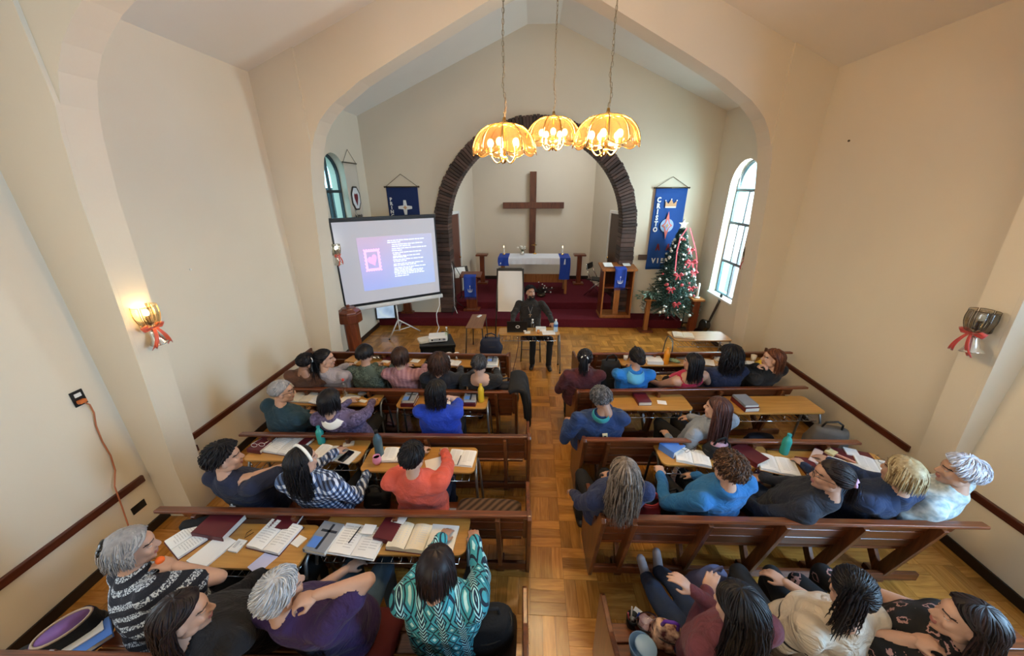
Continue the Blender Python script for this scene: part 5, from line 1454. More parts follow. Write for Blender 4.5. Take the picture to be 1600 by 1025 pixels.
def g_loft(g, secs, n=28, pw=2.4):
    """secs: (centre, X axis, Y axis, rx, ry) -> closed tube"""
    th = np.arange(n)*2*PI/n
    ct, st = np.cos(th), np.sin(th)
    cx = np.sign(ct)*np.abs(ct)**(2/pw); sy = np.sign(st)*np.abs(st)**(2/pw)
    vs = np.concatenate([c+cx[:, None]*X*rx+sy[:, None]*Y*ry for c, X, Y, rx, ry in secs]); m = len(secs); fs = []
    for i in range(m-1):
        for k in range(n): fs.append((i*n+k, i*n+(k+1) % n, (i+1)*n+(k+1) % n, (i+1)*n+k))
    fs.append(tuple(range(n-1, -1, -1))); fs.append(tuple((m-1)*n+k for k in range(n)))
    g.add(vs, fs)
def remesh(g, voxel, smooth=2):
    me = bpy.data.meshes.new('tmp'); me.from_pydata(g.arr().tolist(), [], g.f)
    bm = bmesh.new(); bm.from_mesh(me); bmesh.ops.recalc_face_normals(bm, faces=bm.faces); bm.to_mesh(me); bm.free()
    o = bpy.data.objects.new('tmp', me); C.objects.link(o)
    md = o.modifiers.new('r', 'REMESH'); md.mode = 'VOXEL'; md.voxel_size = voxel
    dg = bpy.context.evaluated_depsgraph_get(); ev = o.evaluated_get(dg); em = ev.to_mesh()
    nv = len(em.vertices); co = np.empty(nv*3); em.vertices.foreach_get('co', co); co = co.reshape(-1, 3)
    ed = np.empty(len(em.edges)*2, dtype=np.int64); em.edges.foreach_get('vertices', ed); ed = ed.reshape(-1, 2)
    fs = [tuple(p.vertices) for p in em.polygons]
    ev.to_mesh_clear(); bpy.data.objects.remove(o); bpy.data.meshes.remove(me)
    for _ in range(smooth): co = lap(co, ed)
    return co, fs, ed
def lap(co, ed, f=0.6):
    s = np.zeros_like(co); c = np.zeros(len(co))
    np.add.at(s, ed[:, 0], co[ed[:, 1]]); np.add.at(s, ed[:, 1], co[ed[:, 0]])
    np.add.at(c, ed[:, 0], 1); np.add.at(c, ed[:, 1], 1)
    return co*(1-f)+f*s/np.maximum(c, 1)[:, None]
def vnormals(co, fs):
    q = np.array([f[:3] for f in fs]); q2 = np.array([f[-1] for f in fs])
    n = np.cross(co[q[:, 2]]-co[q[:, 0]], co[q2]-co[q[:, 1]])
    # quads: diagonals cross product
    vn = np.zeros_like(co)
    F = np.array([f if len(f) == 4 else f+(f[-1],) for f in fs])
    n = np.cross(co[F[:, 2]]-co[F[:, 0]], co[F[:, 3]]-co[F[:, 1]])
    for k in range(4): np.add.at(vn, F[:, k], n)
    return vn/np.maximum(np.linalg.norm(vn, axis=1), 1e-12)[:, None], F

# head template (x right, y forward, z up; origin between the ears)
EYE = V(0.031, 0.0, 0.012)
def make_head():
    g = Geo()
    g_ball(g, (0, -0.014, 0.036), (0.0745, 0.094, 0.082))
    g_ball(g, (0, 0.022, -0.020), (0.062, 0.070, 0.082))
    g_ball(g, (0, 0.044, -0.082), (0.040, 0.040, 0.036))
    g_ball(g, (0, 0.070, -0.101), (0.019, 0.018, 0.015))
    g_ball(g, (0, 0.050, 0.040), (0.055, 0.045, 0.040))
    for s in (-1, 1):
        g_ball(g, (s*0.038, 0.062, -0.028), (0.022, 0.022, 0.022))
        g_capsule(g, (s*0.012, 0.089, 0.026), (s*0.046, 0.072, 0.028), 0.009, 0.007)
        g_ball(g, (s*0.077, -0.008, -0.008), (0.009, 0.019, 0.031), Matrix.Rotation(s*0.35, 3, 'Z'))
        g_ball(g, (s*0.010, 0.103, -0.031), (0.009, 0.010, 0.008))
        g_ball(g, (s*0.045, 0.01, -0.062), (0.022, 0.04, 0.03))
    g_capsule(g, (0, 0.090, 0.016), (0, 0.111, -0.025), 0.0075, 0.0105)
    g_ball(g, (0, 0.090, -0.057), (0.024, 0.012, 0.007)); g_ball(g, (0, 0.088, -0.069), (0.021, 0.012, 0.008))
    g_capsule(g, (0, -0.025, -0.06), (0, -0.035, -0.14), 0.050, 0.050)
    co, fs, ed = remesh(g, 0.0077, 2)
    for s in (-1, 1):
        e = V(s*0.031, 0.078, 0.008); d = np.linalg.norm((co-e)*V(1, 0.5, 1.25), axis=1); co[:, 1] -= 0.011*np.exp(-(d/0.015)**2)
    m = np.exp(-((co[:, 2]+0.063)/0.0035)**2)*np.exp(-(co[:, 0]/0.022)**2)*(co[:, 1] > 0.07); co[:, 1] -= 0.004*m
    F = np.array([co[list(f)].mean(0) for f in fs])
    lab = np.zeros(len(fs), int)
    lip = (np.abs(F[:, 0]) < 0.023) & (F[:, 2] < -0.053) & (F[:, 2] > -0.075) & (F[:, 1] > 0.082)
    lab[lip] = 6
    brow = (np.abs(np.abs(F[:, 0])-0.031) < 0.020) & (np.abs(F[:, 2]-0.031+0.15*(np.abs(F[:, 0])-0.031)) < 0.0048) & (F[:, 1] > 0.05)
    lab[brow] = 7
    g2 = Geo(); g2.add(co, fs); labs = list(lab)
    for s in (-1, 1):
        c = V(s*0.031, 0.0735, 0.008); b = MB(); b.ball(tuple(c), 0.0115, 12, 8); g2.add(b.v, b.f); labs += [4]*len(b.f)
        b = MB(); b.ball(tuple(c+V(0, 0.0070, 0)), (0.0056, 0.0052, 0.0056), 10, 6); g2.add(b.v, b.f); labs += [5]*len(b.f)
        # upper lid
        b = MB(); b.ball(tuple(c+V(0, 0.0006, 0.0030)), (0.0130, 0.0122, 0.0095), 12, 6); g2.add(b.v, b.f); labs += [0]*len(b.f)
    return g2.arr(), g2.f, np.array(labs)
HEAD = make_head()
def make_hand(curl, spread=1.0, thumb=0.0):
    """wrist at origin, fingers along +y, palm towards -z, thumb on +x"""
    g = Geo()
    g_ball(g, (0.0, 0.048, 0.0), (0.040, 0.050, 0.0155)); g_ball(g, (0.02, 0.03, -0.008), (0.022, 0.032, 0.016))
    g_capsule(g, (0, -0.02, 0), (0, 0.02, 0), 0.026, 0.027, fl=0.72, flx=V(1, 0, 0))
    for x, L, c in ((0.0305, 0.071, 0.9), (0.0105, 0.079, 1.0), (-0.0100, 0.073, 1.05), (-0.0290, 0.058, 1.15)):
        p = V(x, 0.083-abs(x)*0.25, 0.001); a = 0.15*curl*c; yaw = x*2.2*spread
        g_capsule(g, V(x*0.8, 0.05, 0), p, 0.0105, 0.0095)
        for q, (fr, r0, r1) in enumerate(((0.44, 0.0092, 0.0085), (0.32, 0.0085, 0.0078), (0.26, 0.0078, 0.0066))):
            a += curl*c*(0.55, 0.75, 0.5)[q]
            d = V(math.sin(yaw)*math.cos(a), math.cos(yaw)*math.cos(a), -math.sin(a)); e = p+d*L*fr
            g_capsule(g, p, e, r0, r1, 10); p = e
    p = V(0.026, 0.018, -0.006); q = V(0.050, 0.048, -0.014-0.012*curl); r = V(0.056-0.012*curl, 0.078, -0.020-0.02*curl)
    g_capsule(g, p, q, 0.0135, 0.0105, 10); g_capsule(g, q, r, 0.0102, 0.0075, 10)
    return remesh(g, 0.0062, 1)[:2]
HANDS = {'relaxed': make_hand(0.55), 'flat': make_hand(0.12), 'curled': make_hand(1.05)}

def seg_dist(P, a, b, r0, r1):
    ab = b-a; t = np.clip(((P-a)@ab)/max(ab@ab, 1e-9), 0, 1)
    return np.linalg.norm(P-(a+t[:, None]*ab), axis=1)-(r0+(r1-r0)*t)
def ellip_dist(P, secs):
    best = np.full(len(P), 9.0)
    for i, (c, X, Y, rx, ry) in enumerate(secs):
        Z = np.cross(X, Y); q = P-c
        x, y, z = q@X, q@Y, q@Z
        rr = np.sqrt((x/rx)**2+(y/ry)**2+1e-9); d = (rr-1)*np.sqrt((x*x+y*y))/rr
        d = np.where(d > 0, d, (rr-1)*min(rx, ry))
        best = np.minimum(best, np.maximum(d, np.abs(z)-0.018))
    return best

def mesh_obj(name, co, fs, mats, labs=None, parent=None, smooth=True, attrs=None, tint=None):
    me = bpy.data.meshes.new(name); me.from_pydata(np.asarray(co).tolist(), [], fs)
    for m in mats: me.materials.append(m)
    if labs is not None: me.polygons.foreach_set('material_index', [int(i) for i in labs])
    if smooth: me.polygons.foreach_set('use_smooth', [True]*len(fs))
    if attrs is not None:
        at = me.attributes.new('pc', 'FLOAT_VECTOR', 'POINT'); at.data.foreach_set('vector', np.asarray(attrs, dtype=np.float32).ravel())
    if tint is not None:
        at = me.attributes.new('tint', 'FLOAT', 'FACE'); at.data.foreach_set('value', np.asarray(tint, dtype=np.float32))
    me.update()
    o = bpy.data.objects.new(name, me); C.objects.link(o)
    if parent is not None: o.parent = parent
    return o

def garment(name, co, fs, keep, off, m, parent, P0, axes, fold=0.005, seed=0.0, fs_scale=1.0):
    """the kept faces of the body lifted off it as cloth, with a turned edge"""
    F = [f for f, k in zip(fs, keep) if k]
    if len(F) < 12: return None
    vn, _ = vnormals(co, fs)
    used = np.unique(np.array([i for f in F for i in f])); mp = -np.ones(len(co), int); mp[used] = np.arange(len(used))
    c0 = co[used]; n0 = vn[used]; F2 = [tuple(int(mp[i]) for i in f) for f in F]
    L = (c0-P0)@axes.T
    x, y, z = L[:, 0], L[:, 1], L[:, 2]
    w = fold*(np.sin(21*fs_scale*x+6*np.sin(8*z+seed)+seed)*np.sin(13*fs_scale*z+5*np.sin(7*x+1.7*seed))+0.7*np.sin(34*fs_scale*(z+0.5*x)+4*np.sin(11*y+seed)))
    c1 = c0+n0*(off+w)[:, None]
    from collections import Counter
    ec = Counter()
    for f in F2:
        for a, b in zip(f, f[1:]+f[:1]): ec[(min(a, b), max(a, b))] += 1
    be = [e for e, k in ec.items() if k == 1]
    if be:
        nb = {}
        for a, b in be: nb.setdefault(a, []).append(b); nb.setdefault(b, []).append(a)
        for _ in range(5):
            new = {a: (c1[a]*0.4+0.6*np.mean([c1[i] for i in l], axis=0)) for a, l in nb.items()}
            for a, p in new.items(): c1[a] = p
        keys = list(nb); base = len(c1); idx = {a: base+i for i, a in enumerate(keys)}
        inner = np.array([c1[a]-n0[a]*(off+0.010) for a in keys])
        c1 = np.concatenate([c1, inner])
        L = np.concatenate([L, L[keys]])
        dirs = {}
        for f in F2:
            for a, b in zip(f, f[1:]+f[:1]): dirs[(a, b)] = 1
        for a, b in be:
            if (a, b) in dirs: F2.append((b, a, idx[a], idx[b]))
            else: F2.append((a, b, idx[b], idx[a]))
    return mesh_obj(name, c1, F2, [m], None, parent, True, L)

# ------------------------------------------------------------------ hair
HR = V(0.0835, 0.1035, 0.0935); HC = V(0, -0.014, 0.034)
def hairline(phi):
    a = np.abs(((phi+PI) % (2*PI))-PI)
    return np.interp(a, [0, 0.6, 1.05, 1.45, 1.75, 2.3, PI], [0.98, 1.05, 1.30, 1.62, 1.95, 2.12, 2.18])
def sph(th, ph, lift=0.0):
    d = np.stack([np.sin(th)*np.sin(ph), np.sin(th)*np.cos(ph), np.cos(th)], -1)
    low = np.clip((th-1.5)/0.8, 0, 1)
    rr = HR*(1-0.10*low[..., None])+(lift[..., None] if isinstance(lift, np.ndarray) else lift)
    return HC+d*rr
def cap_mesh(lift, mask=None, lump=0.004, seed=0):
    nu, nv = 40, 16
    ph = np.linspace(0, 2*PI, nu, endpoint=False)
    co = []; 
    for j in range(nv+1):
        u = j/nv; th = hairline(ph)*u
        l = lift*np.sqrt(np.clip(1-u**6, 0, 1))+0.0005+lump*np.sin(5*ph+seed+4*u)*np.sin(9*u)*(1-u)
        co.append(sph(th, ph, l))
    co = np.concatenate(co); fs = []
    for j in range(nv):
        for k in range(nu): fs.append((j*nu+k, (j+1)*nu+k, (j+1)*nu+(k+1) % nu, j*nu+(k+1) % nu))
    return co, fs
def locks_mesh(P, wid, flat=0.45, cen=None, taper=0.15):
    """P: (N,S,3) paths -> flattened tapering locks"""
    N, S, _ = P.shape
    T = np.gradient(P, axis=1); T /= np.maximum(np.linalg.norm(T, axis=2, keepdims=True), 1e-9)
    O = P-cen; O -= T*(O*T).sum(2, keepdims=True); O /= np.maximum(np.linalg.norm(O, axis=2, keepdims=True), 1e-9)
    B = np.cross(T, O)
    s = np.linspace(0, 1, S); prof = np.interp(s, [0, 0.12, 0.6, 1], [0.55, 1, 0.9, taper])
    w = wid[:, None]*prof[None, :]
    w = w[..., None]
    ring = np.stack([P+B*w, P+O*w*flat, P-B*w], 2)   # N,S,3,3
    co = ring.reshape(-1, 3); idx = np.arange(N*S*3).reshape(N, S, 3)
    a = idx[:, :-1, :]; b = idx[:, 1:, :]
    f = np.stack([a, np.roll(a, -1, 2), np.roll(b, -1, 2), b], -1).reshape(-1, 4)
    F = f; own = np.repeat(np.arange(N), (S-1)*3)
    return co, F, own
HF = [2.1]
def hair_paths(style, p, rs, gl):
    """gl: gravity in head space"""
    n = int(p.get('n', 230)*HF[0]); S = max(8, p.get('S', 12)-2)
    ph = rs.uniform(-PI, PI, n); th0 = rs.uniform(0.03, 0.80, n)*hairline(ph)
    if p.get('bald'): th0 = hairline(ph)*rs.uniform(0.62, 0.95, n); keep = np.abs(ph) > 1.1; ph, th0 = ph[keep], th0[keep]; n = len(ph)
    s = np.linspace(0, 1, S)[None, :]
    lift = p.get('lift', 0.012)*rs.uniform(0.5, 1.15, n)
    if style in ('short', 'curly', 'bald'):
        L = rs.uniform(*p.get('len', (0.45, 0.8)), n)
        th = th0[:, None]+L[:, None]*s; th = np.minimum(th, hairline(ph)[:, None]+p.get('over', 0.06)*np.clip((np.abs(ph)[:, None]-0.7)/0.5, -0.6, 1))
        phs = ph[:, None]+p.get('sweep', 0.25)*s*np.sign(p.get('side', 1))+0.15*rs.uniform(-1, 1, (n, 1))*s
        P = sph(th, phs, (lift[:, None]*(0.35+0.9*np.sin(s*2.4))).astype(float))
    elif style in ('bob', 'long'):
        part = p.get('part', 0.25)
        sg = np.sign(ph+1e-6); ap = np.abs(ph)
        tgt = np.maximum(ap, p.get('open', 1.30)+0.25*rs.uniform(0, 1, n))
        k = S//2
        s1 = np.linspace(0, 1, k)[None, :]
        thE = np.where(tgt < 2.0, 1.45, 1.62)
        th = th0[:, None]+(np.maximum(thE, th0+0.1)-th0)[:, None]*s1
        phs = sg[:, None]*(ap[:, None]+(tgt-ap)[:, None]*s1**1.15)
        P1 = sph(th, phs, (lift[:, None]*(0.5+0.5*s1)).astype(float))
        end = P1[:, -1]; t0 = P1[:, -1]-P1[:, -2]; t0 /= np.linalg.norm(t0, axis=1, keepdims=True)
        Lh = rs.uniform(*p.get('len', (0.10, 0.14)), n)
        if 'back_len' in p: Lh = Lh+(p['back_len'])*np.clip((tgt-1.6)/0.8, 0, 1)
        m = S-k; step = (Lh/m)[:, None]; pts = []; q = end.copy(); d = t0.copy()
        for i in range(m):
            d = d*0.55+gl*0.45; 
            d /= np.linalg.norm(d, axis=1, keepdims=True); q = q+d*step
            # keep off the neck column
            ax = V(0, -0.03, 0); r = q[:, :2]-ax[:2]; rr = np.linalg.norm(r, axis=1); mn = p.get('neck', 0.066)+lift*0.8
            bad = (rr < mn) & (q[:, 2] > -0.16); q[bad, :2] = ax[:2]+r[bad]/np.maximum(rr[bad], 1e-6)[:, None]*mn[bad][:, None]
            pts.append(q.copy())
        P = np.concatenate([P1, np.stack(pts, 1)], 1)
    elif style in ('pony', 'bun', 'half'):
        tie = p.get('tie', (1.75, PI)); tp = V(math.sin(tie[0])*math.sin(tie[1]), math.sin(tie[0])*math.cos(tie[1]), math.cos(tie[0]))
        d0 = np.stack([np.sin(th0)*np.sin(ph), np.sin(th0)*np.cos(ph), np.cos(th0)], -1)
        hl = hairline(ph); edge = rs.uniform(0, 1, n) < 0.6
        th0 = np.where(edge, hl*rs.uniform(0.9, 1.0, n), th0)
        d0 = np.stack([np.sin(th0)*np.sin(ph), np.sin(th0)*np.cos(ph), np.cos(th0)], -1)
        om = np.arccos(np.clip(d0@tp, -0.98, 0.999))[:, None]; so = np.sin(om)
        D = (np.sin((1-s)*om)/so)[..., None]*d0[:, None, :]+(np.sin(s*om)/so)[..., None]*tp
        P = HC+D*(HR+(lift[:, None, None]*(0.5+0.5*np.sin(s*PI))[..., None]))
    return P
def tail_paths(p, rs, gl, tie_pt, out):
    n = int(p.get('tn', 50)*HF[0]*1.4); S = 11; L = rs.uniform(*p['tail'], n); R = p.get('tr', 0.022)
    o = rs.normal(0, 1, (n, 3))*R*0.5
    q = tie_pt+o; d = np.tile(unit(out*0.35+gl*0.65), (n, 1)); pts = [q.copy()]
    for i in range(S-1):
        d = d*0.6+(gl+o*p.get('fan', 4.0))*0.4; d /= np.linalg.norm(d, axis=1, keepdims=True); q = q+d*(L/(S-1))[:, None]; pts.append(q.copy())
    return np.stack(pts, 1)
def hair_mat(name, c1, c2, rough=0.42, streak=None):
    c1, c2 = hexc(c1), hexc(c2)
    m, nt, b = _new(name)
    at = nt.nodes.new('ShaderNodeAttribute'); at.attribute_name = 'tint'
    tc = nt.nodes.new('ShaderNodeTexCoord'); n = nt.nodes.new('ShaderNodeTexNoise'); n.inputs['Scale'].default_value = 45
    nt.links.new(tc.outputs['Object'], n.inputs['Vector'])
    ad = nt.nodes.new('ShaderNodeMath'); ad.operation = 'MULTIPLY_ADD'; ad.inputs[1].default_value = 0.5
    nt.links.new(n.outputs['Fac'], ad.inputs[0]); nt.links.new(at.outputs['Fac'], ad.inputs[2])
    cr = nt.nodes.new('ShaderNodeValToRGB'); cr.color_ramp.elements[0].position = 0.35; cr.color_ramp.elements[0].color = (*c1, 1)
    cr.color_ramp.elements[1].position = 1.15 if False else 1.0; cr.color_ramp.elements[1].color = (*c2, 1)
    nt.links.new(ad.outputs[0], cr.inputs[0]); nt.links.new(cr.outputs[0], b.inputs['Base Color'])
    b.inputs['Roughness'].default_value = 0.5; b.inputs['Specular IOR Level'].default_value = 0.28
    return m
HM = {
    'black': hair_mat('hair_black', '070608', '17131a'), 'brownblack': hair_mat('hair_brown_black', '0d0809', '2a1a1c'),
    'brown': hair_mat('hair_brown', '1e110c', '46291d'), 'midbrown': hair_mat('hair_mid_brown', '2c1b12', '6a4a34'),
    'auburn': hair_mat('hair_auburn', '3b1d10', '7a4427'), 'greybrown': hair_mat('hair_grey_brown', '2a211d', '9c8d80'),
    'grey': hair_mat('hair_grey', '747376', 'adabaa'), 'silver': hair_mat('hair_silver', '939498', 'd0d0d1'),
    'darkgrey': hair_mat('hair_dark_grey', '2b2c31', '85858a'), 'blonde': hair_mat('hair_blonde', '6b5232', 'd8c9a0'),
    'white': hair_mat('hair_white', 'a3a5b4', 'e6e8f2'), 'saltpepper': hair_mat('hair_black_grey', '101013', '4a4b52'),
    'longbrown': hair_mat('hair_long_brown', '2a1715', '5c3a34'),
}
def hair(style, p, mname, parent, Rh, Hc, torso, seed):
    rs = np.random.RandomState(seed); gl = Rh.T@V(0, 0, -1)
    parts = []
    lift = p.get('cap', 0.010)
    if not p.get('bald'):
        cc, cf = cap_mesh(lift, seed=seed); parts.append((cc, np.array(cf), np.full(len(cf), 0.30)))
    st = style if style != 'bald' else 'short'
    P = hair_paths(st, p, rs, gl)
    allP = [P]
    if style in ('pony', 'half', 'bun'):
        tie = p.get('tie', (1.75, PI)); tp = V(math.sin(tie[0])*math.sin(tie[1]), math.sin(tie[0])*math.cos(tie[1]), math.cos(tie[0])); tie_pt = HC+tp*(HR+0.012)
        if style != 'bun': allP.append(tail_paths(p, rs, gl, tie_pt, tp))
    nl = 0
    for P in allP:
        cu = p.get('curl', 0.0)
        N, S, _ = P.shape
        if cu:
            s = np.linspace(0, 1, S)[None, :]; fr = p.get('freq', 5.0); phs = rs.uniform(0, 2*PI, (N, 1)); grow = np.clip((s-0.15)*1.6, 0, 1)
            o1 = rs.normal(0, 1, (N, 1, 3)); o1 /= np.linalg.norm(o1, axis=2, keepdims=True); o2 = rs.normal(0, 1, (N, 1, 3)); o2 /= np.linalg.norm(o2, axis=2, keepdims=True)
            P = P+cu*(np.sin(2*PI*fr*s+phs)*grow)[..., None]*o1+cu*(np.cos(2*PI*fr*s+phs)*grow)[..., None]*o2
        W = P.reshape(-1, 3)@Rh.T+Hc
        if torso is not None:
            d = ellip_dist(W, torso); c = np.mean([t[0] for t in torso[-6:]], axis=0)
            nn = W-c; nn[:, 2] *= 0.3; nn /= np.maximum(np.linalg.norm(nn, axis=1, keepdims=True), 1e-6)
            push = np.clip(0.018-d, 0, 0.10); W = W+nn*push[:, None]
        P = W.reshape(N, S, 3)
        wd = rs.uniform(0.7, 1.3, N)*p.get('w', 0.0095)*(0.54 if HF[0] > 1.5 else 0.66)
        co, F, own = locks_mesh(P, wd, cen=Hc-V(0, 0, 0.02), flat=p.get('flat', 0.5), taper=p.get('taper', 0.15))
        tn = rs.uniform(0.05, 0.62, N)
        parts.append((((co-Hc)@Rh), F, tn[own]))
    if style == 'bun':
        b = MB(); bc = tie_pt+tp*p.get('bunr', 0.04)*0.7; b.ball(tuple(bc), p.get('bunr', 0.04), 14, 10); parts.append((np.array(b.v), b.f, np.full(len(b.f), 0.3)))
        n = 46; k = np.linspace(0, 1, 12)[None, :]; a = rs.uniform(0, 2*PI, (n, 1)); e = rs.uniform(-1.2, 1.2, (n, 1)); r = p.get('bunr', 0.04)*1.06
        aa = a+k*2.4; ee = e+0.5*np.sin(k*3+a)
        X = np.stack([np.cos(ee)*np.cos(aa), np.cos(ee)*np.sin(aa), np.sin(ee)+0*aa], -1)*r+bc
        co, F, own = locks_mesh(X, rs.uniform(0.006, 0.010, n), cen=bc, flat=0.5); parts.append((co, F, rs.uniform(0, 0.8, n)[own]))
    n0 = 0; CO = []; FS = []; TN = []
    for co, F, t in parts:
        CO.append(co); FS += [tuple(int(i)+n0 for i in f) for f in F]; TN.append(t); n0 += len(co)
    co = np.concatenate(CO)@Rh.T+Hc
    return mesh_obj('hair', co, FS, [HM[mname]], None, parent, True, None, np.concatenate(TN))

SKIN = {'a': mat('skin_light', (0.47, 0.28, 0.20), 0.5, var=0.06, scale=30), 'b': mat('skin_medium', (0.39, 0.215, 0.145), 0.5, var=0.06, scale=30), 'c': mat('skin_tan', (0.34, 0.175, 0.11), 0.5, var=0.06, scale=30)}
EYEW = mat('eye_white', (0.75, 0.73, 0.70), 0.3); IRIS = mat('iris_dark', (0.03, 0.018, 0.012), 0.2); LIPS = mat('lips', (0.36, 0.13, 0.11), 0.5); BROW = mat('eyebrow', (0.03, 0.02, 0.018), 0.8)
SHOE = mat('dark_shoe', '141214', 0.45); 
PANTS = {'black': mat('black_trousers', '0d0d10', 0.9, var=0.2, scale=15), 'jeans': mat('blue_jeans', '1b2a44', 0.9, var=0.25, scale=25, bump=0.2, bscale=200), 'grey': mat('grey_trousers', '3a3a3e', 0.9, var=0.2, scale=15), 'lightjeans': mat('faded_jeans', '3e566c', 0.9, var=0.25, scale=25, bump=0.2, bscale=200)}
def Rz(d): a = math.radians(d); return np.array([[math.cos(a), -math.sin(a), 0], [math.sin(a), math.cos(a), 0], [0, 0, 1]])
def Rx(d): a = math.radians(d); return np.array([[1, 0, 0], [0, math.cos(a), -math.sin(a)], [0, math.sin(a), math.cos(a)]])
def Ry(d): a = math.radians(d); return np.array([[math.cos(a), 0, math.sin(a)], [0, 1, 0], [-math.sin(a), 0, math.cos(a)]])
PN = [0]
def person(label, head, pelvis, top, zh=1.18, yaw=0, syaw=None, hyaw=0, pitch=0, roll=0, s=1.0, g=1.0, sh=0.192, sleeve='long', arms=('desk', 'desk'), skin='b', pants='black', hs=('short', {}, 'black'), hand='relaxed', vox=0.0138, legs=None, top_name='shirt', fold=0.005, off=0.007, neck_low=False, bulge=0.03, headpos=None, shoe=None, topx=None, hip_z=None, poncho=False, hsc=1.0, extras=None):
    """yaw: body turn (deg, + to the left); hyaw/pitch/roll: head; arms: left, right targets"""
    PN[0] += 1; seed = PN[0]*17+3
    syaw = yaw if syaw is None else syaw
    H0 = np.array(Pz(*head, zh)) if headpos is None else np.array(headpos)
    pel = np.array(pelvis, float)
    if len(pel) == 2: pel = V(pel[0], pel[1], 0.445+0.095*s)
    base = V(pel[0], pel[1], 0)
    root = thing('person', label, 'person', tuple(base))
    Rh = Rz(hyaw)@Rx(-pitch)@Ry(roll)
    neck_top = H0+Rh@V(0, -0.022, -0.075)*s
    Rs_ = Rz(syaw); Rp = Rz(yaw)
    lean = H0-pel; 
    nb = H0+V(0, 0, -0.148*s)-Rs_@V(0, 0.042*s, 0)           # neck base
    ax = nb-pel; L = np.linalg.norm(ax)
    ctrl = pel+V(0, 0, 1)*L*0.45-Rp@V(0, bulge, 0)+0.10*ax*V(1, 1, 0)
    bez = lambda t: (1-t)**2*pel+2*t*(1-t)*ctrl+t*t*nb
    dbz = lambda t: unit(2*(1-t)*(ctrl-pel)+2*t*(nb-ctrl))
    # t, rx, ry, forward shift
    prof = [(-0.22, 0.130, 0.090, 0), (-0.12, 0.175, 0.125, 0), (0.0, 0.190*g, 0.137*g, 0), (0.18, 0.178*g, 0.130*g, 0), (0.36, 0.170*g, 0.122*g, 0.004), (0.54, 0.178*g, 0.120*g, 0.010), (0.70, 0.188*g**0.6, 0.116*g**0.7, 0.010), (0.82, 0.188*g**0.4, 0.104*g**0.5, 0.0), (0.895, 0.166, 0.088, -0.004), (0.945, 0.116, 0.074, 0.0), (0.985, 0.078, 0.064, 0.0), (1.03, 0.060, 0.056, 0.004)]
    ts = np.linspace(prof[0][0], prof[-1][0], 26)
    pr = np.array(prof); secs = []
    for t in ts:
        tc = max(t, 0.0); c = bez(tc); T_ = dbz(tc)
        if t < 0: T_ = unit(T_*0.3+V(0, 0, 1)*0.7); c = pel+T_*t*L*0.8
        f = min(1, max(0, t)); X = Rp@V(1, 0, 0)*(1-f)+Rs_@V(1, 0, 0)*f; X = unit(X-T_*(X@T_)); Y = np.cross(T_, X)
        rx, ry, fw = [np.interp(t, pr[:, 0], pr[:, k]) for k in (1, 2, 3)]
        secs.append((c+Y*fw*s, X, Y, rx*s, ry*s))
    G = Geo(); g_loft(G, secs)
    SEG = []
    def cap(p0, p1, r0, r1, lab, **k): g_capsule(G, p0, p1, r0, r1, **k); SEG.append((np.asarray(p0), np.asarray(p1), r0, r1, lab))
    # neck
    cap(nb+V(0, 0, -0.02), neck_top, 0.056*s, 0.052*s, 0)
    Tm, Xs, Ys = dbz(0.85), Rs_@V(1, 0, 0), None
    Xs = unit(Xs-Tm*(Xs@Tm)); Ys = np.cross(Tm, Xs); shc = bez(0.865)
    l1, l2 = 0.285*s, 0.255*s
    hands = []
    up_lab = 0 if sleeve == 'none' else 1
    for sd, tg in ((-1, arms[0]), (1, arms[1])):
        S_ = shc+Xs*sd*sh*s-Ys*0.005; hp = hand; pole = V(0, 0, -1)*0.9+Xs*sd*0.55-Ys*0.25; palm = None
        if isinstance(tg, dict) and callable(tg['at']): tg = dict(tg, at=tg['at'](H0, Rh, pel, Rs_))
        if callable(tg): tg = tg(H0, Rh, pel, Rs_)
        if isinstance(tg, dict): pole = np.array(tg.get('pole', pole), float); hp = tg.get('hand', hand); palm = tg.get('palm'); tg = tg['at']
        if isinstance(tg, str):
            fw = Rs_@V(0, 1, 0); rt = Rs_@V(1, 0, 0)
            if tg == 'desk': T_ = V(pel[0], pel[1], 0)+fw*0.40+rt*sd*0.12+V(0, 0, 0.80)
            elif tg == 'lap': T_ = V(pel[0], pel[1], 0)+Rp@V(sd*0.07, 0.27, 0.68)
            elif tg == 'chin': T_ = H0+Rh@V(sd*0.02, 0.10, -0.16)*s; hp = 'curled'
            elif tg == 'cross': T_ = V(pel[0], pel[1], 0)+fw*0.17-rt*sd*0.06+V(0, 0, 0.84+0.03*sd)
            elif tg == 'side': T_ = V(pel[0], pel[1], 0)+Rp@V(sd*0.26, 0.16, 0.60)
        else: T_ = np.array(tg, float)
        d = T_-S_; D = np.linalg.norm(d); D2 = min(D, (l1+l2)*0.985); T_ = S_+d/D*D2; d = unit(d)
        a = (l1*l1-l2*l2+D2*D2)/(2*D2); h = math.sqrt(max(1e-6, l1*l1-a*a)); pl = pole-d*(pole@d); pl = unit(pl)
        E_ = S_+d*a+pl*h
        kx = 1.0 if sleeve == 'none' else 1.12
        cap(S_-Xs*sd*0.04-Tm*0.012, S_, 0.066*s*g**0.3, 0.060*s*kx, up_lab if sleeve != 'none' else 0)
        if sleeve == 'short':
            mid = S_+(E_-S_)*0.62
            cap(S_, mid, 0.057*s*kx*g**0.4, 0.054*s*kx*g**0.3, 1); cap(S_, E_, 0.046*s*g**0.3, 0.039*s, 0)
        else: cap(S_, E_, 0.057*s*kx*g**0.4, 0.047*s*kx*g**0.3, up_lab)
        W_ = T_; fl = 1 if sleeve == 'long' else 0
        cap(E_, W_, 0.041*s*(1.1 if fl else 1), 0.029*s*(1.2 if fl else 1), fl)
        fd = unit(W_-E_)
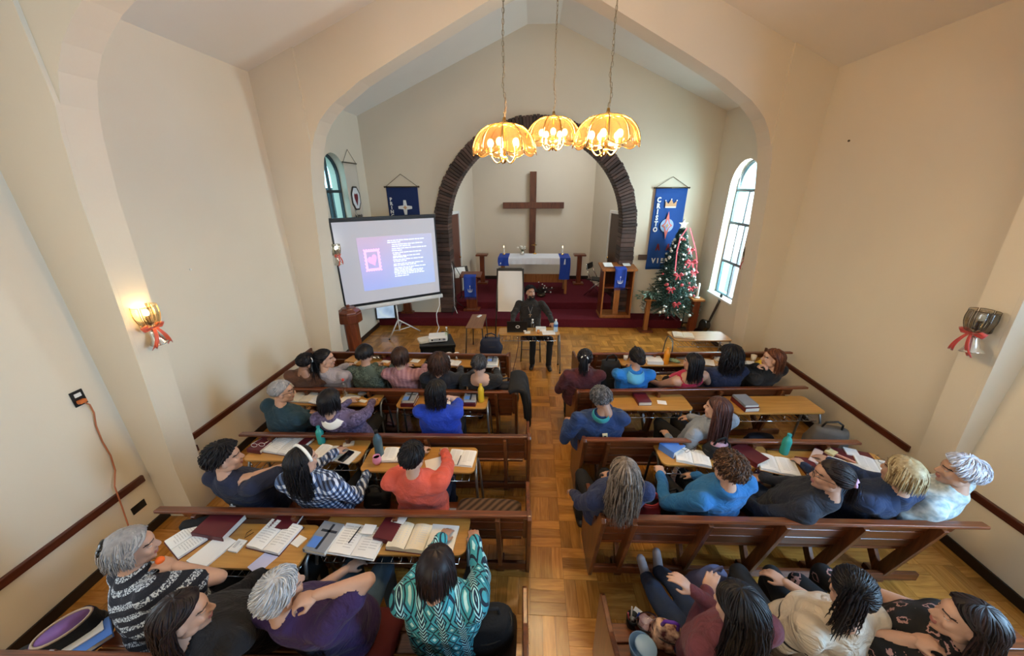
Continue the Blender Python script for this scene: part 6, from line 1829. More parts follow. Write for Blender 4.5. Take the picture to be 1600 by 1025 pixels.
        hands.append((sd, W_, fd, hp, palm, E_))
    # legs
    fwd = Rp@V(0, 1, 0); rt = Rp@V(1, 0, 0)
    for sd in (-1, 1):
        Hj = pel+rt*sd*0.088*s+V(0, 0, -0.015)
        if legs is None:
            K = pel+rt*sd*0.115*s+fwd*0.415*s+V(0, 0, -0.005); A = K+fwd*(-0.06 if sd < 0 else 0.0)+V(0, 0, -(K[2]-0.085)); tdir = fwd
        else:
            K, A, tdir = [np.array(q, float) for q in legs[0 if sd < 0 else 1]]
        cap(Hj, K, 0.088*s*g**0.5, 0.060*s, 2); cap(K, A, 0.058*s, 0.044*s, 2)
        tdir = unit(tdir); st_ = A+V(0, 0, -0.045)*(0 if abs(tdir[2]) > 0.5 else 1)
        cap(st_-tdir*0.045, st_+tdir*0.15, 0.040*s, 0.032*s, 3)
    co, fs, ed = remesh(G, vox, 2)
    cen = np.array([co[list(f)].mean(0) for f in fs])
    dist = [ellip_dist(cen, secs)]; labs = [1]
    for p0, p1, r0, r1, lb in SEG: dist.append(seg_dist(cen, p0, p1, r0, r1)); labs.append(lb)
    D = np.array(dist)
    # bare skin wins only clearly inside its own part
    lab = np.array(labs)[np.argmin(D, axis=0)]
    low = (lab == 1) & (((cen-pel)@dbz(0.0)) < -0.045)
    lab[low] = 2
    U = dbz(0.9); tN = (cen-nb)@U
    rad = np.linalg.norm((cen-nb)-tN[:, None]*U, axis=1)
    nk = (lab == 1) & (tN > (-0.060 if neck_low else 0.030)) & (rad < (0.115 if neck_low else 0.080)); lab[nk] = 0
    lab[(lab == 0) & (tN < (-0.06 if neck_low else 0.024)) & (tN > -0.12) & (rad < 0.078)] = 1
    axes = np.array([np.cross(dbz(0.5), Rs_@V(0, 0, 0)+0) if False else Rs_@V(1, 0, 0), Rs_@V(0, 1, 0), V(0, 0, 1)])
    U5 = dbz(0.6); X5 = unit(axes[0]-U5*(axes[0]@U5)); axes = np.array([X5, np.cross(U5, X5), U5])
    rel = lambda c: c-base
    # body: one mesh = trunk, limbs, head, hands
    B = Geo(); B.add(rel(co), fs); BL = list(lab)
    hv, hf, hl = HEAD
    B.add(rel((hv*s*hsc)@Rh.T+H0), hf); BL += list(hl)
    for sd, W_, fd, hp, palm, E_ in hands:
        pv, pf = HANDS[hp]; pv = pv.copy()*s; pv[:, 0] *= -sd          # thumb points inwards
        pn = V(0, 0, -1) if palm is None else np.array(palm, float)
        pn = pn-fd*(pn@fd)
        pn = unit(pn) if np.linalg.norm(pn) > 0.05 else unit(np.cross(fd, V(1, 0, 0)))
        z = -pn; x = np.cross(fd, z); R = np.array([x, fd, z]).T
        f2 = [tuple(reversed(f)) for f in pf] if -sd < 0 else pf
        B.add(rel(pv@R.T+W_-fd*0.005), f2); BL += [0]*len(pf)
    pm_ = PANTS[pants] if isinstance(pants, str) else pants
    sk = SKIN[skin]
    mesh_obj('body', B.arr(), B.f, [sk, top, pm_, shoe or SHOE, EYEW, IRIS, LIPS, BROW], BL, root)
    lc = rel(co); 
    garment(top_name, lc, fs, lab == 1, off, top, root, rel(pel), axes, fold, seed)
    garment('trousers', lc, fs, lab == 2, 0.006, pm_, root, rel(pel), axes, 0.003, seed+1)
    garment('shoes', lc, fs, lab == 3, 0.004, shoe or SHOE, root, rel(pel), axes, 0.0, seed)
    tor = [(c-base, X, Y, rx, ry) for c, X, Y, rx, ry in secs[10:]]
    for sg_ in SEG:
        pass
    HF[0] = 1.85 if vox < 0.0139 else 1.1
    hair_o = hair(hs[0], hs[1], hs[2], root, Rh*s*hsc if False else Rh, rel(H0), tor, seed)
    info = dict(root=root, H=rel(H0), Rh=Rh, s=s, shc=rel(shc), Xs=Xs, Ys=Ys, Tm=Tm, nb=rel(nb), pel=rel(pel), hands=hands, base=base, secs=[(c-base, X, Y, rx, ry) for c, X, Y, rx, ry in secs], axes=axes)
    return info
def head_child(info, name, mb, m, smooth=True):
    """mb in head space -> child of the person"""
    R = info['Rh']; H = info['H']; mb.v = [tuple(R@np.array(p)+H) for p in mb.v]
    return mb.obj(name, m, info['root'], smooth=smooth)
def spectacles(info, m):
    b = MB()
    for sx in (-1, 1):
        b.tube([(sx*0.031+0.023*math.cos(2*PI*k/14), 0.101, 0.006+0.018*math.sin(2*PI*k/14)) for k in range(14)], 0.0018, 5, close=True)
        b.tube([(sx*0.054, 0.100, 0.010), (sx*0.072, 0.06, 0.012), (sx*0.083, -0.005, 0.010), (sx*0.082, -0.02, -0.008)], 0.0018, 5)
    b.tube([(-0.009, 0.103, 0.010), (0, 0.107, 0.014), (0.009, 0.103, 0.010)], 0.0018, 5)
    return head_child(info, 'spectacles', b, m)

# ------------------------------------------------------------------ garment cloths
def wrinkle(m, strength=0.55, scale=7.0):
    nt = m.node_tree; b = nt.nodes['Principled BSDF']
    at = nt.nodes.new('ShaderNodeAttribute'); at.attribute_name = 'pc'
    mp = nt.nodes.new('ShaderNodeMapping'); mp.inputs['Scale'].default_value = (1.0, 1.0, 1.7); mp.inputs['Rotation'].default_value = (0.3, 0.5, 0.2)
    n = nt.nodes.new('ShaderNodeTexNoise'); n.inputs['Scale'].default_value = scale; n.inputs['Detail'].default_value = 3; n.inputs['Distortion'].default_value = 1.6
    bp = nt.nodes.new('ShaderNodeBump'); bp.inputs['Strength'].default_value = strength; bp.inputs['Distance'].default_value = 0.05
    nt.links.new(at.outputs['Vector'], mp.inputs[0]); nt.links.new(mp.outputs[0], n.inputs['Vector']); nt.links.new(n.outputs['Fac'], bp.inputs['Height'])
    if b.inputs['Normal'].links: nt.links.new(b.inputs['Normal'].links[0].from_socket, bp.inputs['Normal'])
    nt.links.new(bp.outputs[0], b.inputs['Normal']); return m
def cloth(name, col, var=0.10, scale=14, bump=0.25, bscale=180, rough=0.9): return wrinkle(mat(name, col, rough, var=var, scale=scale, bump=bump, bscale=bscale, sheen=0.05))
def pattern_nodes(name):
    m, nt, b = _new(name); b.inputs['Roughness'].default_value = 0.9
    at = nt.nodes.new('ShaderNodeAttribute'); at.attribute_name = 'pc'
    sp = nt.nodes.new('ShaderNodeSeparateXYZ'); nt.links.new(at.outputs['Vector'], sp.inputs[0])
    def math_(op, a, bb=None, c=None):
        n = nt.nodes.new('ShaderNodeMath'); n.operation = op
        for i, x in enumerate((a, bb, c)):
            if x is None: continue
            if isinstance(x, (int, float)): n.inputs[i].default_value = x
            else: nt.links.new(x, n.inputs[i])
        return n.outputs[0]
    def mix(f, a, c):
        n = nt.nodes.new('ShaderNodeMix'); n.data_type = 'RGBA'
        if isinstance(f, (int, float)): n.inputs[0].default_value = f
        else: nt.links.new(f, n.inputs[0])
        for i, x in ((6, a), (7, c)):
            if isinstance(x, tuple): n.inputs[i].default_value = (*x, 1)
            else: nt.links.new(x, n.inputs[i])
        return n.outputs[2]
    return m, nt, b, sp, math_, mix
def plaid():
    m, nt, b, sp, F, X = pattern_nodes('blue_white_plaid')
    P = 0.042
    u = F('FRACT', F('DIVIDE', F('ADD', sp.outputs[0], sp.outputs[1]), P)); v = F('FRACT', F('DIVIDE', sp.outputs[2], P))
    a = F('LESS_THAN', u, 0.5); c = F('LESS_THAN', v, 0.5)
    s = F('DIVIDE', F('ADD', a, c), 2)
    cr = nt.nodes.new('ShaderNodeValToRGB'); cr.color_ramp.interpolation = 'CONSTANT'
    cr.color_ramp.elements[0].color = (*hexc('c6d2e6'), 1); cr.color_ramp.elements[1].position = 0.75; cr.color_ramp.elements[1].color = (*hexc('18223c'), 1)
    e = cr.color_ramp.elements.new(0.25); e.color = (*hexc('4f658e'), 1)
    nt.links.new(s, cr.inputs[0]); nt.links.new(cr.outputs[0], b.inputs['Base Color']); return wrinkle(m)
def stripes():
    m, nt, b, sp, F, X = pattern_nodes('navy_white_knit_stripes')
    z = F('ADD', sp.outputs[2], F('MULTIPLY', F('ABSOLUTE', sp.outputs[0]), -0.28))
    v = F('FRACT', F('DIVIDE', z, 0.062)); a = F('LESS_THAN', v, 0.46)
    n = nt.nodes.new('ShaderNodeTexNoise'); n.inputs['Scale'].default_value = 130; n.inputs['Detail'].default_value = 1
    at = [q for q in nt.nodes if q.type == 'ATTRIBUTE'][0]; nt.links.new(at.outputs['Vector'], n.inputs['Vector'])
    k = F('GREATER_THAN', n.outputs['Fac'], 0.50)
    pale = X(k, hexc('2c3444'), hexc('b9c4cf'))
    nt.links.new(X(a, hexc('0e1322'), pale), b.inputs['Base Color'])
    bp = nt.nodes.new('ShaderNodeBump'); bp.inputs['Strength'].default_value = 0.6; bp.inputs['Distance'].default_value = 0.006; nt.links.new(n.outputs['Fac'], bp.inputs['Height']); nt.links.new(bp.outputs[0], b.inputs['Normal']); return m
def aztec():
    m, nt, b, sp, F, X = pattern_nodes('teal_geometric_knit')
    Px_, Pz_ = 0.105, 0.088
    u = F('ABSOLUTE', F('SUBTRACT', F('FRACT', F('DIVIDE', F('ADD', sp.outputs[0], F('MULTIPLY', sp.outputs[1], 0.35)), Px_)), 0.5))
    v = F('ABSOLUTE', F('SUBTRACT', F('FRACT', F('DIVIDE', sp.outputs[2], Pz_)), 0.5))
    d = F('ADD', F('MULTIPLY', u, 1.6), v)                   # diamonds
    ring = F('FRACT', F('MULTIPLY', d, 2.6))
    c1 = X(F('LESS_THAN', ring, 0.36), hexc('3d97a4'), hexc('0d1f33'))
    col2 = F('GREATER_THAN', u, 0.33)
    zig = F('FRACT', F('ADD', F('DIVIDE', sp.outputs[2], 0.024), F('MULTIPLY', u, 7.0)))
    c2 = X(F('LESS_THAN', zig, 0.42), hexc('10263c'), hexc('9fd6da'))
    c3 = X(col2, c1, c2)
    cen = F('LESS_THAN', d, 0.16); c4 = X(cen, c3, hexc('b6e2e2'))
    nt.links.new(c4, b.inputs['Base Color']); return wrinkle(m)
def floral():
    m, nt, b, sp, F, X = pattern_nodes('black_floral')
    at = [q for q in nt.nodes if q.type == 'ATTRIBUTE'][0]
    w = nt.nodes.new('ShaderNodeTexVoronoi'); w.inputs['Scale'].default_value = 13; w.feature = 'F1'; nt.links.new(at.outputs['Vector'], w.inputs['Vector'])
    n = nt.nodes.new('ShaderNodeTexNoise'); n.inputs['Scale'].default_value = 55; nt.links.new(at.outputs['Vector'], n.inputs['Vector'])
    r = F('ABSOLUTE', F('SUBTRACT', F('ADD', w.outputs['Distance'], F('MULTIPLY', F('SUBTRACT', n.outputs['Fac'], 0.5), 0.5)), 0.30))
    k = F('LESS_THAN', r, 0.055)
    nt.links.new(X(k, hexc('0a0a0d'), hexc('a07b76')), b.inputs['Base Color']); return m
def cream_lines():
    m, nt, b, sp, F, X = pattern_nodes('cream_dark_seams')
    z = F('ADD', sp.outputs[2], F('MULTIPLY', sp.outputs[0], 0.25))
    a = F('LESS_THAN', F('ABSOLUTE', F('SUBTRACT', z, 0.26)), 0.0055); c = F('LESS_THAN', F('ABSOLUTE', F('SUBTRACT', z, 0.14)), 0.0045)
    k = F('MAXIMUM', a, c)
    nt.links.new(X(k, hexc('b5ab9c'), hexc('14161f')), b.inputs['Base Color']); return wrinkle(m, 0.8)
def knit(name, c1, c2, sc=40):
    m, nt, b, sp, F, X = pattern_nodes(name)
    at = [q for q in nt.nodes if q.type == 'ATTRIBUTE'][0]
    n = nt.nodes.new('ShaderNodeTexNoise'); n.inputs['Scale'].default_value = sc; n.inputs['Detail'].default_value = 2; nt.links.new(at.outputs['Vector'], n.inputs['Vector'])
    k = F('SMOOTH_MIN', F('MULTIPLY', F('SUBTRACT', n.outputs['Fac'], 0.35), 3.3), 1.0, 0.1)
    nt.links.new(X(k, hexc(c1), hexc(c2)), b.inputs['Base Color'])
    bp = nt.nodes.new('ShaderNodeBump'); bp.inputs['Strength'].default_value = 0.7; bp.inputs['Distance'].default_value = 0.01; nt.links.new(n.outputs['Fac'], bp.inputs['Height']); nt.links.new(bp.outputs[0], b.inputs['Normal']); return m
def pink_rib():
    m, nt, b, sp, F, X = pattern_nodes('pink_ribbed_knit')
    v = F('ABSOLUTE', F('SUBTRACT', F('FRACT', F('DIVIDE', sp.outputs[0], 0.05)), 0.5))
    nt.links.new(X(F('MULTIPLY', v, 2.0), hexc('8a5f66'), hexc('a67c80')), b.inputs['Base Color']); return wrinkle(m)
# ------------------------------------------------------------------ the congregation
def sit(key, label, head, top, dx=0.0, dy=0.34, zh=1.18, **k):
    H = Pz(*head, zh); x = H.x+dx
    return person(label, head, (x, pewpt(key, x, dy)), top, zh=zh, **k)
def rel_h(x, y, z): return lambda H0, Rh, pel, Rs: H0+Rh@V(x, y, z)
def rel_p(x, y, z): return lambda H0, Rh, pel, Rs: V(pel[0], pel[1], 0)+Rs@V(x, y, 0)+V(0, 0, z)
SHORT = dict(n=260, len=(0.35, 0.7), lift=0.012, w=0.0085)
BOB = dict(n=300, len=(0.09, 0.13), lift=0.015, cap=0.014, S=12, w=0.010)
LONG = dict(n=340, len=(0.22, 0.34), lift=0.014, S=16, w=0.010, open=1.6)

# first left pew
q = sit('L1', 'man in brown sweater leaning at the left wall end of the second pew', (478, 567), cloth('brown_sweater', '5d3a26'), dx=-0.16, roll=14, hyaw=-25, pitch=8, g=1.15, sleeve='long', arms=('lap', 'lap'), skin='c', pants='black', hs=('short', dict(n=330, len=(0.15, 0.35), lift=0.006, cap=0.005, w=0.008), 'black'), vox=0.0175, top_name='sweater')
q = sit('L1', 'woman in white top with black hair and a white hair ribbon', (508, 562), cloth('white_top', '9a959d'), dx=0.03, hyaw=-62, syaw=-8, skin='a', arms=('desk', 'desk'), hs=('half', dict(n=260, tie=(1.25, PI+0.2), tail=(0.24, 0.36), tn=110, tr=0.06, fan=3, lift=0.012, w=0.010), 'black'), vox=0.0175, top_name='blouse')
b = MB(); 
for s_ in (-1, 1): b.tube([(0.02, -0.125, 0.045), (0.02+s_*0.03, -0.135, 0.07), (0.02+s_*0.035, -0.13, 0.03), (0.02, -0.125, 0.045)], [0.005, 0.012, 0.012, 0.005], 5)
b.tube([(0.03, -0.13, 0.04), (0.035, -0.15, -0.03), (0.03, -0.155, -0.11)], [0.006, 0.010, 0.008], 5); head_child(q, 'hair_ribbon', b, M['white'])
q = sit('L1', 'person in grey green knit with a dark rounded bob', (571, 554), knit('grey_green_knit', '2c3630', '5a675a', 60), hyaw=-6, skin='b', g=1.12, hs=('bob', dict(BOB, len=(0.02, 0.05), cap=0.02, lift=0.02), 'black'), vox=0.0175, top_name='knit_sweater', fold=0.007)
q = sit('L1', 'woman in dusty pink ribbed cardigan with short brown hair', (626, 558), pink_rib(), hyaw=-4, skin='a', hs=('bob', dict(BOB, len=(0.06, 0.11)), 'brown'), vox=0.0175, top_name='cardigan')
q = sit('L1', 'person in dark navy with big curly brown hair', (686, 567), cloth('dark_navy_top', '0f111c'), hyaw=10, skin='b', hs=('bob', dict(n=380, len=(0.08, 0.15), lift=0.03, cap=0.02, curl=0.012, freq=2.5, w=0.010), 'brown'), vox=0.0175, top_name='sweater')
q = sit('L1', 'person in black wide neck top with cropped black and grey hair', (749, 571), cloth('black_top', '0b0b0f'), hyaw=0, skin='a', neck_low=True, hs=('short', dict(SHORT, len=(0.3, 0.6)), 'saltpepper'), vox=0.0175)
# second left pew
q = sit('L2', 'grey haired man with glasses in a teal jacket, at the left wall', (441, 613), cloth('teal_jacket', '1d3a48'), dx=-0.05, hyaw=-58, syaw=-18, yaw=-10, g=1.3, sh=0.20, pitch=4, skin='a', arms=('lap', rel_p(0.10, 0.34, 0.70)), hs=('short', dict(SHORT, len=(0.25, 0.5), lift=0.008), 'grey'), vox=0.014, top_name='jacket'); spectacles(q, M['black'])
q = sit('L2', 'woman in fuzzy purple sweater with black bob and white collar', (517, 627), knit('purple_fuzzy_knit', '3e3450', '6f6488', 45), hyaw=-14, g=1.08, skin='a', hs=('bob', dict(BOB, len=(0.08, 0.13)), 'black'), vox=0.014, top_name='sweater', fold=0.008)
b = MB(); b.sheet(lambda s_, t_: tuple((q['nb']-q['Ys']*0.0+q['Tm']*(0.01-0.055*t_))+(-q['Ys']*math.cos((s_-0.5)*2.6)+q['Xs']*math.sin((s_-0.5)*2.6))*(0.062+0.055*t_)), 12, 4, thick=0.004); b.obj('collar', M['white'], q['root'], smooth=True)
q = sit('L2', 'woman in royal blue top with loose black hair at the desk of the yellow bottle', (683, 612), cloth('royal_blue_top', '1238a8', bump=0.1), hyaw=-12, g=1.18, skin='a', arms=('desk', {'at': rel_h(0.07, 0.07, -0.10), 'hand': 'curled', 'pole': V(0.6, 0.4, -1)}), hs=('long', dict(LONG, len=(0.12, 0.2), curl=0.006, lift=0.02), 'black'), vox=0.014, sleeve='short')
# third left pew
q = sit('L3', 'man in navy tee with thick black hair and a small cross print on the back', (352, 717), cloth('navy_tee', '151d38', bump=0.1), dx=0.03, hyaw=-52, syaw=-12, g=1.15, sh=0.20, skin='a', sleeve='short', arms=('lap', {'at': rel_h(0.10, 0.15, -0.16), 'hand': 'curled', 'pole': V(1.0, 0.6, -0.35)}), hs=('short', dict(n=320, len=(0.4, 0.75), lift=0.026, cap=0.022, w=0.011), 'black'), pants='black', top_name='tee_shirt')
nav = q
q = sit('L3', 'woman in blue and white plaid shirt with long black hair and white headband', (473, 722), plaid(), hyaw=-26, syaw=-6, g=1.12, skin='a', arms=('desk', rel_p(0.24, 0.22, 0.72)), hs=('long', dict(LONG, curl=0.006), 'black'), pants='black', top_name='plaid_shirt')
b = MB(); b.tube([tuple(HC+V(math.sin(a)*(HR[0]+0.017), 0.030-0.01*math.cos(a), math.cos(a)*(HR[2]+0.018))) for a in np.linspace(-1.5, 1.5, 17)], 0.012, 6); head_child(q, 'headband', b, M['white'])
q = sit('L3', 'person in coral sweatshirt with short black hair', (645, 715), cloth('coral_sweatshirt', 'c4513f', bump=0.15), hyaw=-3, g=1.12, sh=0.20, skin='a', arms=('desk', {'at': rel_p(0.10, 0.42, 0.80), 'pole': V(1, 0.25, -0.25)}), hs=('short', dict(SHORT, n=300, lift=0.014, cap=0.012), 'black'), pants='jeans', top_name='sweatshirt', fold=0.007)
# nearest left pew
q = sit('L4', 'grey haired woman in navy and white striped knit poncho, hand at her chin', (207, 858), stripes(), dx=0.06, hyaw=-48, syaw=-20, yaw=-12, pitch=6, g=1.35, sh=0.20, skin='a', sleeve='short', arms=('lap', {'at': rel_h(0.11, 0.16, -0.13), 'hand': 'curled', 'pole': V(1.0, 0.35, -0.5)}), hs=('bob', dict(BOB, n=380, len=(0.05, 0.10), curl=0.004, w=0.0085, lift=0.018), 'grey'), pants='black', top_name='poncho', off=0.012, fold=0.008); pon = q
b = MB(); b.ball((0.0, -0.098, 0.092), (0.045, 0.018, 0.026), 12, 8); b.ball((0.03, -0.112, 0.07), (0.022, 0.012, 0.022), 10, 6); head_child(q, 'hair_clip', b, mat('black_clip', '08080a', 0.12))
b = MB(); b.ball((0.075, 0.105, -0.085), (0.022, 0.022, 0.022), 12, 8); head_child(q, 'orange_ring', b, mat('orange_ring', 'e8641a', 0.4))
q = sit('L4', 'woman in black with long brown black hair between the poncho and the purple tee', (288, 962), cloth('black_cardigan', '0c0b10'), zh=1.16, hyaw=-52, syaw=-10, pitch=4, g=1.1, skin='a', arms=('lap', 'lap'), hs=('long', dict(LONG, len=(0.20, 0.30), curl=0.004), 'brownblack'), pants='black', top_name='cardigan')
b = MB(); b.sheet(lambda s_, t_: tuple((q['nb']+q['Tm']*(0.0-0.05*t_))+(q['Ys']*math.cos((s_-0.5)*3.4)+q['Xs']*math.sin((s_-0.5)*3.4))*(0.068+0.035*t_)), 14, 5, thick=0.006); b.obj('scarf', mat('mottled_scarf', '5a5862', 0.9, var=0.9, scale=45), q['root'], smooth=True)
q = sit('L4', 'grey haired person in purple tee with right hand raised to the cheek', (440, 926), cloth('purple_tee', '2c1648', bump=0.12), zh=1.17, dx=0.10, hyaw=-28, syaw=-6, roll=6, g=1.32, sh=0.205, skin='a', sleeve='short', arms=('lap', {'at': rel_h(0.15, 0.085, 0.0), 'hand': 'curled', 'pole': V(1.0, 0.25, -0.45)}), hs=('short', dict(n=470, len=(0.4, 0.8), lift=0.017, cap=0.016, sweep=0.5, w=0.0075), 'silver'), pants='lightjeans', top_name='tee_shirt', legs=None)
q = sit('L4', 'woman in teal geometric knit top with dark brown shoulder length hair', (683, 890), aztec(), hyaw=-10, pitch=10, g=1.2, sh=0.20, skin='b', arms=('desk', 'desk'), hs=('bob', dict(BOB, n=360, len=(0.08, 0.13), part=0.2), 'brownblack'), pants='black', top_name='knit_top', off=0.012, fold=0.006)
# second right pew
q = sit('R1', 'woman in maroon sweater with black hair in a white scrunchie', (914, 561), cloth('maroon_sweater', '431019'), hyaw=-12, g=1.25, skin='b', arms=('side', 'desk'), hs=('pony', dict(n=280, tie=(1.2, PI), tail=(0.14, 0.22), tn=80, tr=0.035, fan=3, w=0.010, lift=0.012), 'black'), vox=0.0165, top_name='sweater')
b = MB(); b.tube([(0.035*math.cos(a), -0.118-0.01*math.sin(3*a), 0.066+0.028*math.sin(a)) for a in np.linspace(0, 2*PI, 13)[:-1]], 0.010, 6, close=True); head_child(q, 'scrunchie', b, M['white'])
q = sit('R1', 'woman in bright blue hooded top with tied black hair', (994, 559), cloth('bright_blue_hoodie', '1a6db8', bump=0.1), hyaw=4, g=1.1, skin='b', arms=('desk', 'desk'), hs=('bun', dict(n=300, tie=(1.55, PI), bunr=0.045, w=0.010, lift=0.012), 'black'), vox=0.0165, top_name='hoodie')
b = MB(); b.sheet(lambda s_, t_: tuple((q['nb']+q['Tm']*(0.012-0.115*t_))+(-q['Ys']*math.cos((s_-0.5)*2.6)*(0.075+0.075*math.sin(t_*PI*0.75))+q['Xs']*math.sin((s_-0.5)*2.6)*(0.085+0.04*t_))), 14, 8, thick=0.010); b.obj('hood', cloth('pale_blue_lining', '4f9ac4'), q['root'], smooth=True)
q = sit('R1', 'woman in bright pink sleeveless top with long black hair, elbow over the pew', (1082, 568), cloth('pink_tank', 'a3143f', bump=0.1), dx=0.02, hyaw=32, syaw=18, yaw=10, skin='b', sleeve='none', sh=0.175, arms=(rel_p(-0.22, 0.25, 0.66), {'at': rel_p(0.30, 0.05, 0.92), 'pole': V(0.5, -1.2, -0.9)}), hs=('long', dict(LONG, len=(0.18, 0.27)), 'black'), vox=0.014, top_name='tank_top', neck_low=True)
q = sit('R1', 'woman in navy tee with big loose curly black hair', (1141, 556), cloth('navy_tee_two', '141c38', bump=0.1), hyaw=14, syaw=6, g=1.22, skin='b', sleeve='short', arms=('desk', 'lap'), hs=('long', dict(n=430, len=(0.16, 0.26), lift=0.045, cap=0.03, curl=0.014, freq=3, w=0.011, open=1.5, S=16), 'black'), vox=0.0165, top_name='tee_shirt')
q = sit('R1', 'woman in black top with auburn hair, hand near her mouth, by the right wall', (1207, 561), cloth('black_jumper', '0a0a0d'), hyaw=66, syaw=25, yaw=15, skin='a', arms=({'at': rel_h(0.0, 0.12, -0.12), 'hand': 'curled', 'pole': V(-0.6, 0.6, -1)}, 'lap'), hs=('long', dict(LONG, len=(0.12, 0.2)), 'auburn'), vox=0.0165, top_name='jumper')
# third right pew
q = sit('R2', 'grey curly haired man in navy jacket with teal collar', (940, 624), cloth('navy_jacket', '17305c', bump=0.15), dx=0.02, hyaw=18, roll=-16, pitch=14, g=1.4, sh=0.215, skin='b', arms=(rel_p(-0.30, 0.12, 0.70), 'desk'), hs=('curly', dict(n=380, len=(0.3, 0.55), lift=0.016, cap=0.012, curl=0.007, freq=2, w=0.009), 'darkgrey'), vox=0.0135, top_name='jacket', fold=0.007)
b = MB(); b.sheet(lambda s_, t_: tuple((q['nb']+q['Tm']*(0.045-0.055*t_))+(-q['Ys']*math.cos((s_-0.5)*4.2)+q['Xs']*math.sin((s_-0.5)*4.2))*(0.070+0.014*t_)), 16, 3, thick=0.006); b.obj('collar', cloth('teal_collar', '2f8f95'), q['root'], smooth=True)
sec = q['secs'][19]; b = MB(); cpt = sec[0]-sec[2]*(sec[4]+0.018)+sec[1]*0.035; b.box(tuple(cpt), (0.05, 0.012, 0.06), Matrix.Rotation(-0.15, 3, 'Y')); b.obj('orange_badge', mat('cream_badge', 'd8c7a0', 0.6), q['root'], bevel=0.003)
b = MB(); b.box(tuple(cpt-sec[2]*0.008), (0.022, 0.006, 0.02)); b.obj('badge_mark', M['black'], q['root'])
q = sit('R2', 'woman in pale grey sweater with very long straight brown hair', (1120, 640), cloth('pale_grey_sweater', '7f8690'), zh=1.16, dx=0.02, hyaw=42, syaw=28, yaw=20, skin='a', arms=(rel_p(-0.30, 0.10, 0.66), 'lap'), hs=('long', dict(n=380, len=(0.34, 0.44), lift=0.013, S=18, w=0.010, open=1.5), 'longbrown'), vox=0.014, top_name='sweater')
# fourth right pew
q = sit('R3', 'person in navy sports jacket with long wavy grey brown hair', (974, 742), cloth('navy_sports_jacket', '121f44', bump=0.15), hyaw=6, syaw=14, yaw=8, g=1.18, skin='a', arms=('side', 'lap'), hs=('long', dict(n=540, len=(0.26, 0.40), lift=0.02, cap=0.014, curl=0.009, freq=2.5, S=18, w=0.0075, open=1.55), 'greybrown'), pants='black', top_name='jacket')
b = MB()
for s_ in (-1, 1):
    sc_ = q['shc']+q['Xs']*s_*0.20; b.tube([tuple(sc_+q['Tm']*0.062), tuple(sc_+q['Xs']*s_*0.035+q['Tm']*0.035-q['Ys']*0.02), tuple(sc_+q['Xs']*s_*0.055-q['Ys']*0.02-q['Tm']*0.04)], 0.006, 5)
b.obj('white_piping', M['white'], q['root'], smooth=True)
q = sit('R3', 'person in bright blue denim jacket with short curly brown hair', (1137, 733), cloth('blue_denim_jacket', '1d6098', bump=0.15, var=0.2), dx=0.02, hyaw=20, syaw=22, yaw=14, g=1.25, sh=0.20, skin='a', arms=({'at': rel_p(-0.26, 0.26, 0.80), 'pole': V(-0.7, -0.9, -0.9), 'hand': 'curled'}, 'lap'), hs=('curly', dict(n=420, len=(0.35, 0.6), lift=0.026, cap=0.022, curl=0.008, freq=2.2, w=0.010), 'midbrown'), pants='black', top_name='denim_jacket', fold=0.008)
q = sit('R3', 'woman in black jacket with dark ponytail in a pink scrunchie', (1298, 746), cloth('blue_black_jacket', '151a27', bump=0.2), dx=-0.04, hyaw=62, syaw=40, yaw=30, g=1.12, skin='b', arms=({'at': rel_p(-0.22, 0.26, 0.70), 'pole': V(-0.8, -0.9, -0.6)}, 'lap'), hs=('pony', dict(n=300, tie=(1.75, PI), tail=(0.14, 0.20), tn=60, tr=0.022, w=0.010, lift=0.010), 'brownblack'), pants='jeans', top_name='jacket', fold=0.008); spectacles(q, M['black'])
b = MB(); b.tube([(0.026*math.cos(a), -0.125-0.006*math.sin(4*a), 0.016+0.026*math.sin(a)) for a in np.linspace(0, 2*PI, 13)[:-1]], 0.013, 6, close=True); head_child(q, 'scrunchie', b, mat('lilac_scrunchie', 'c79ab8', 0.7))
q = sit('R3', 'blonde person in navy top on the fourth right pew', (1407, 740), cloth('navy_blouse', '15284a', bump=0.15), hyaw=14, syaw=20, yaw=12, g=1.15, skin='a', arms=('desk', 'desk'), hs=('bob', dict(n=360, len=(0.07, 0.11), lift=0.020, cap=0.018, w=0.010), 'blonde'), pants='black', top_name='blouse', fold=0.008)
q = sit('R3', 'white haired man in pale floral short sleeved shirt by the right wall', (1498, 738), knit('pale_floral_cloth', '8fa3ac', 'c6d2d4', 22), dx=-0.02, hyaw=62, syaw=35, yaw=25, g=1.25, sh=0.20, skin='a', sleeve='short', arms=({'at': rel_p(-0.16, 0.10, 0.86), 'pole': V(-0.4, -1.3, -0.7)}, 'lap'), hs=('short', dict(n=480, len=(0.4, 0.75), lift=0.020, cap=0.018, w=0.0078), 'white'), pants='grey', top_name='shirt', fold=0.006)
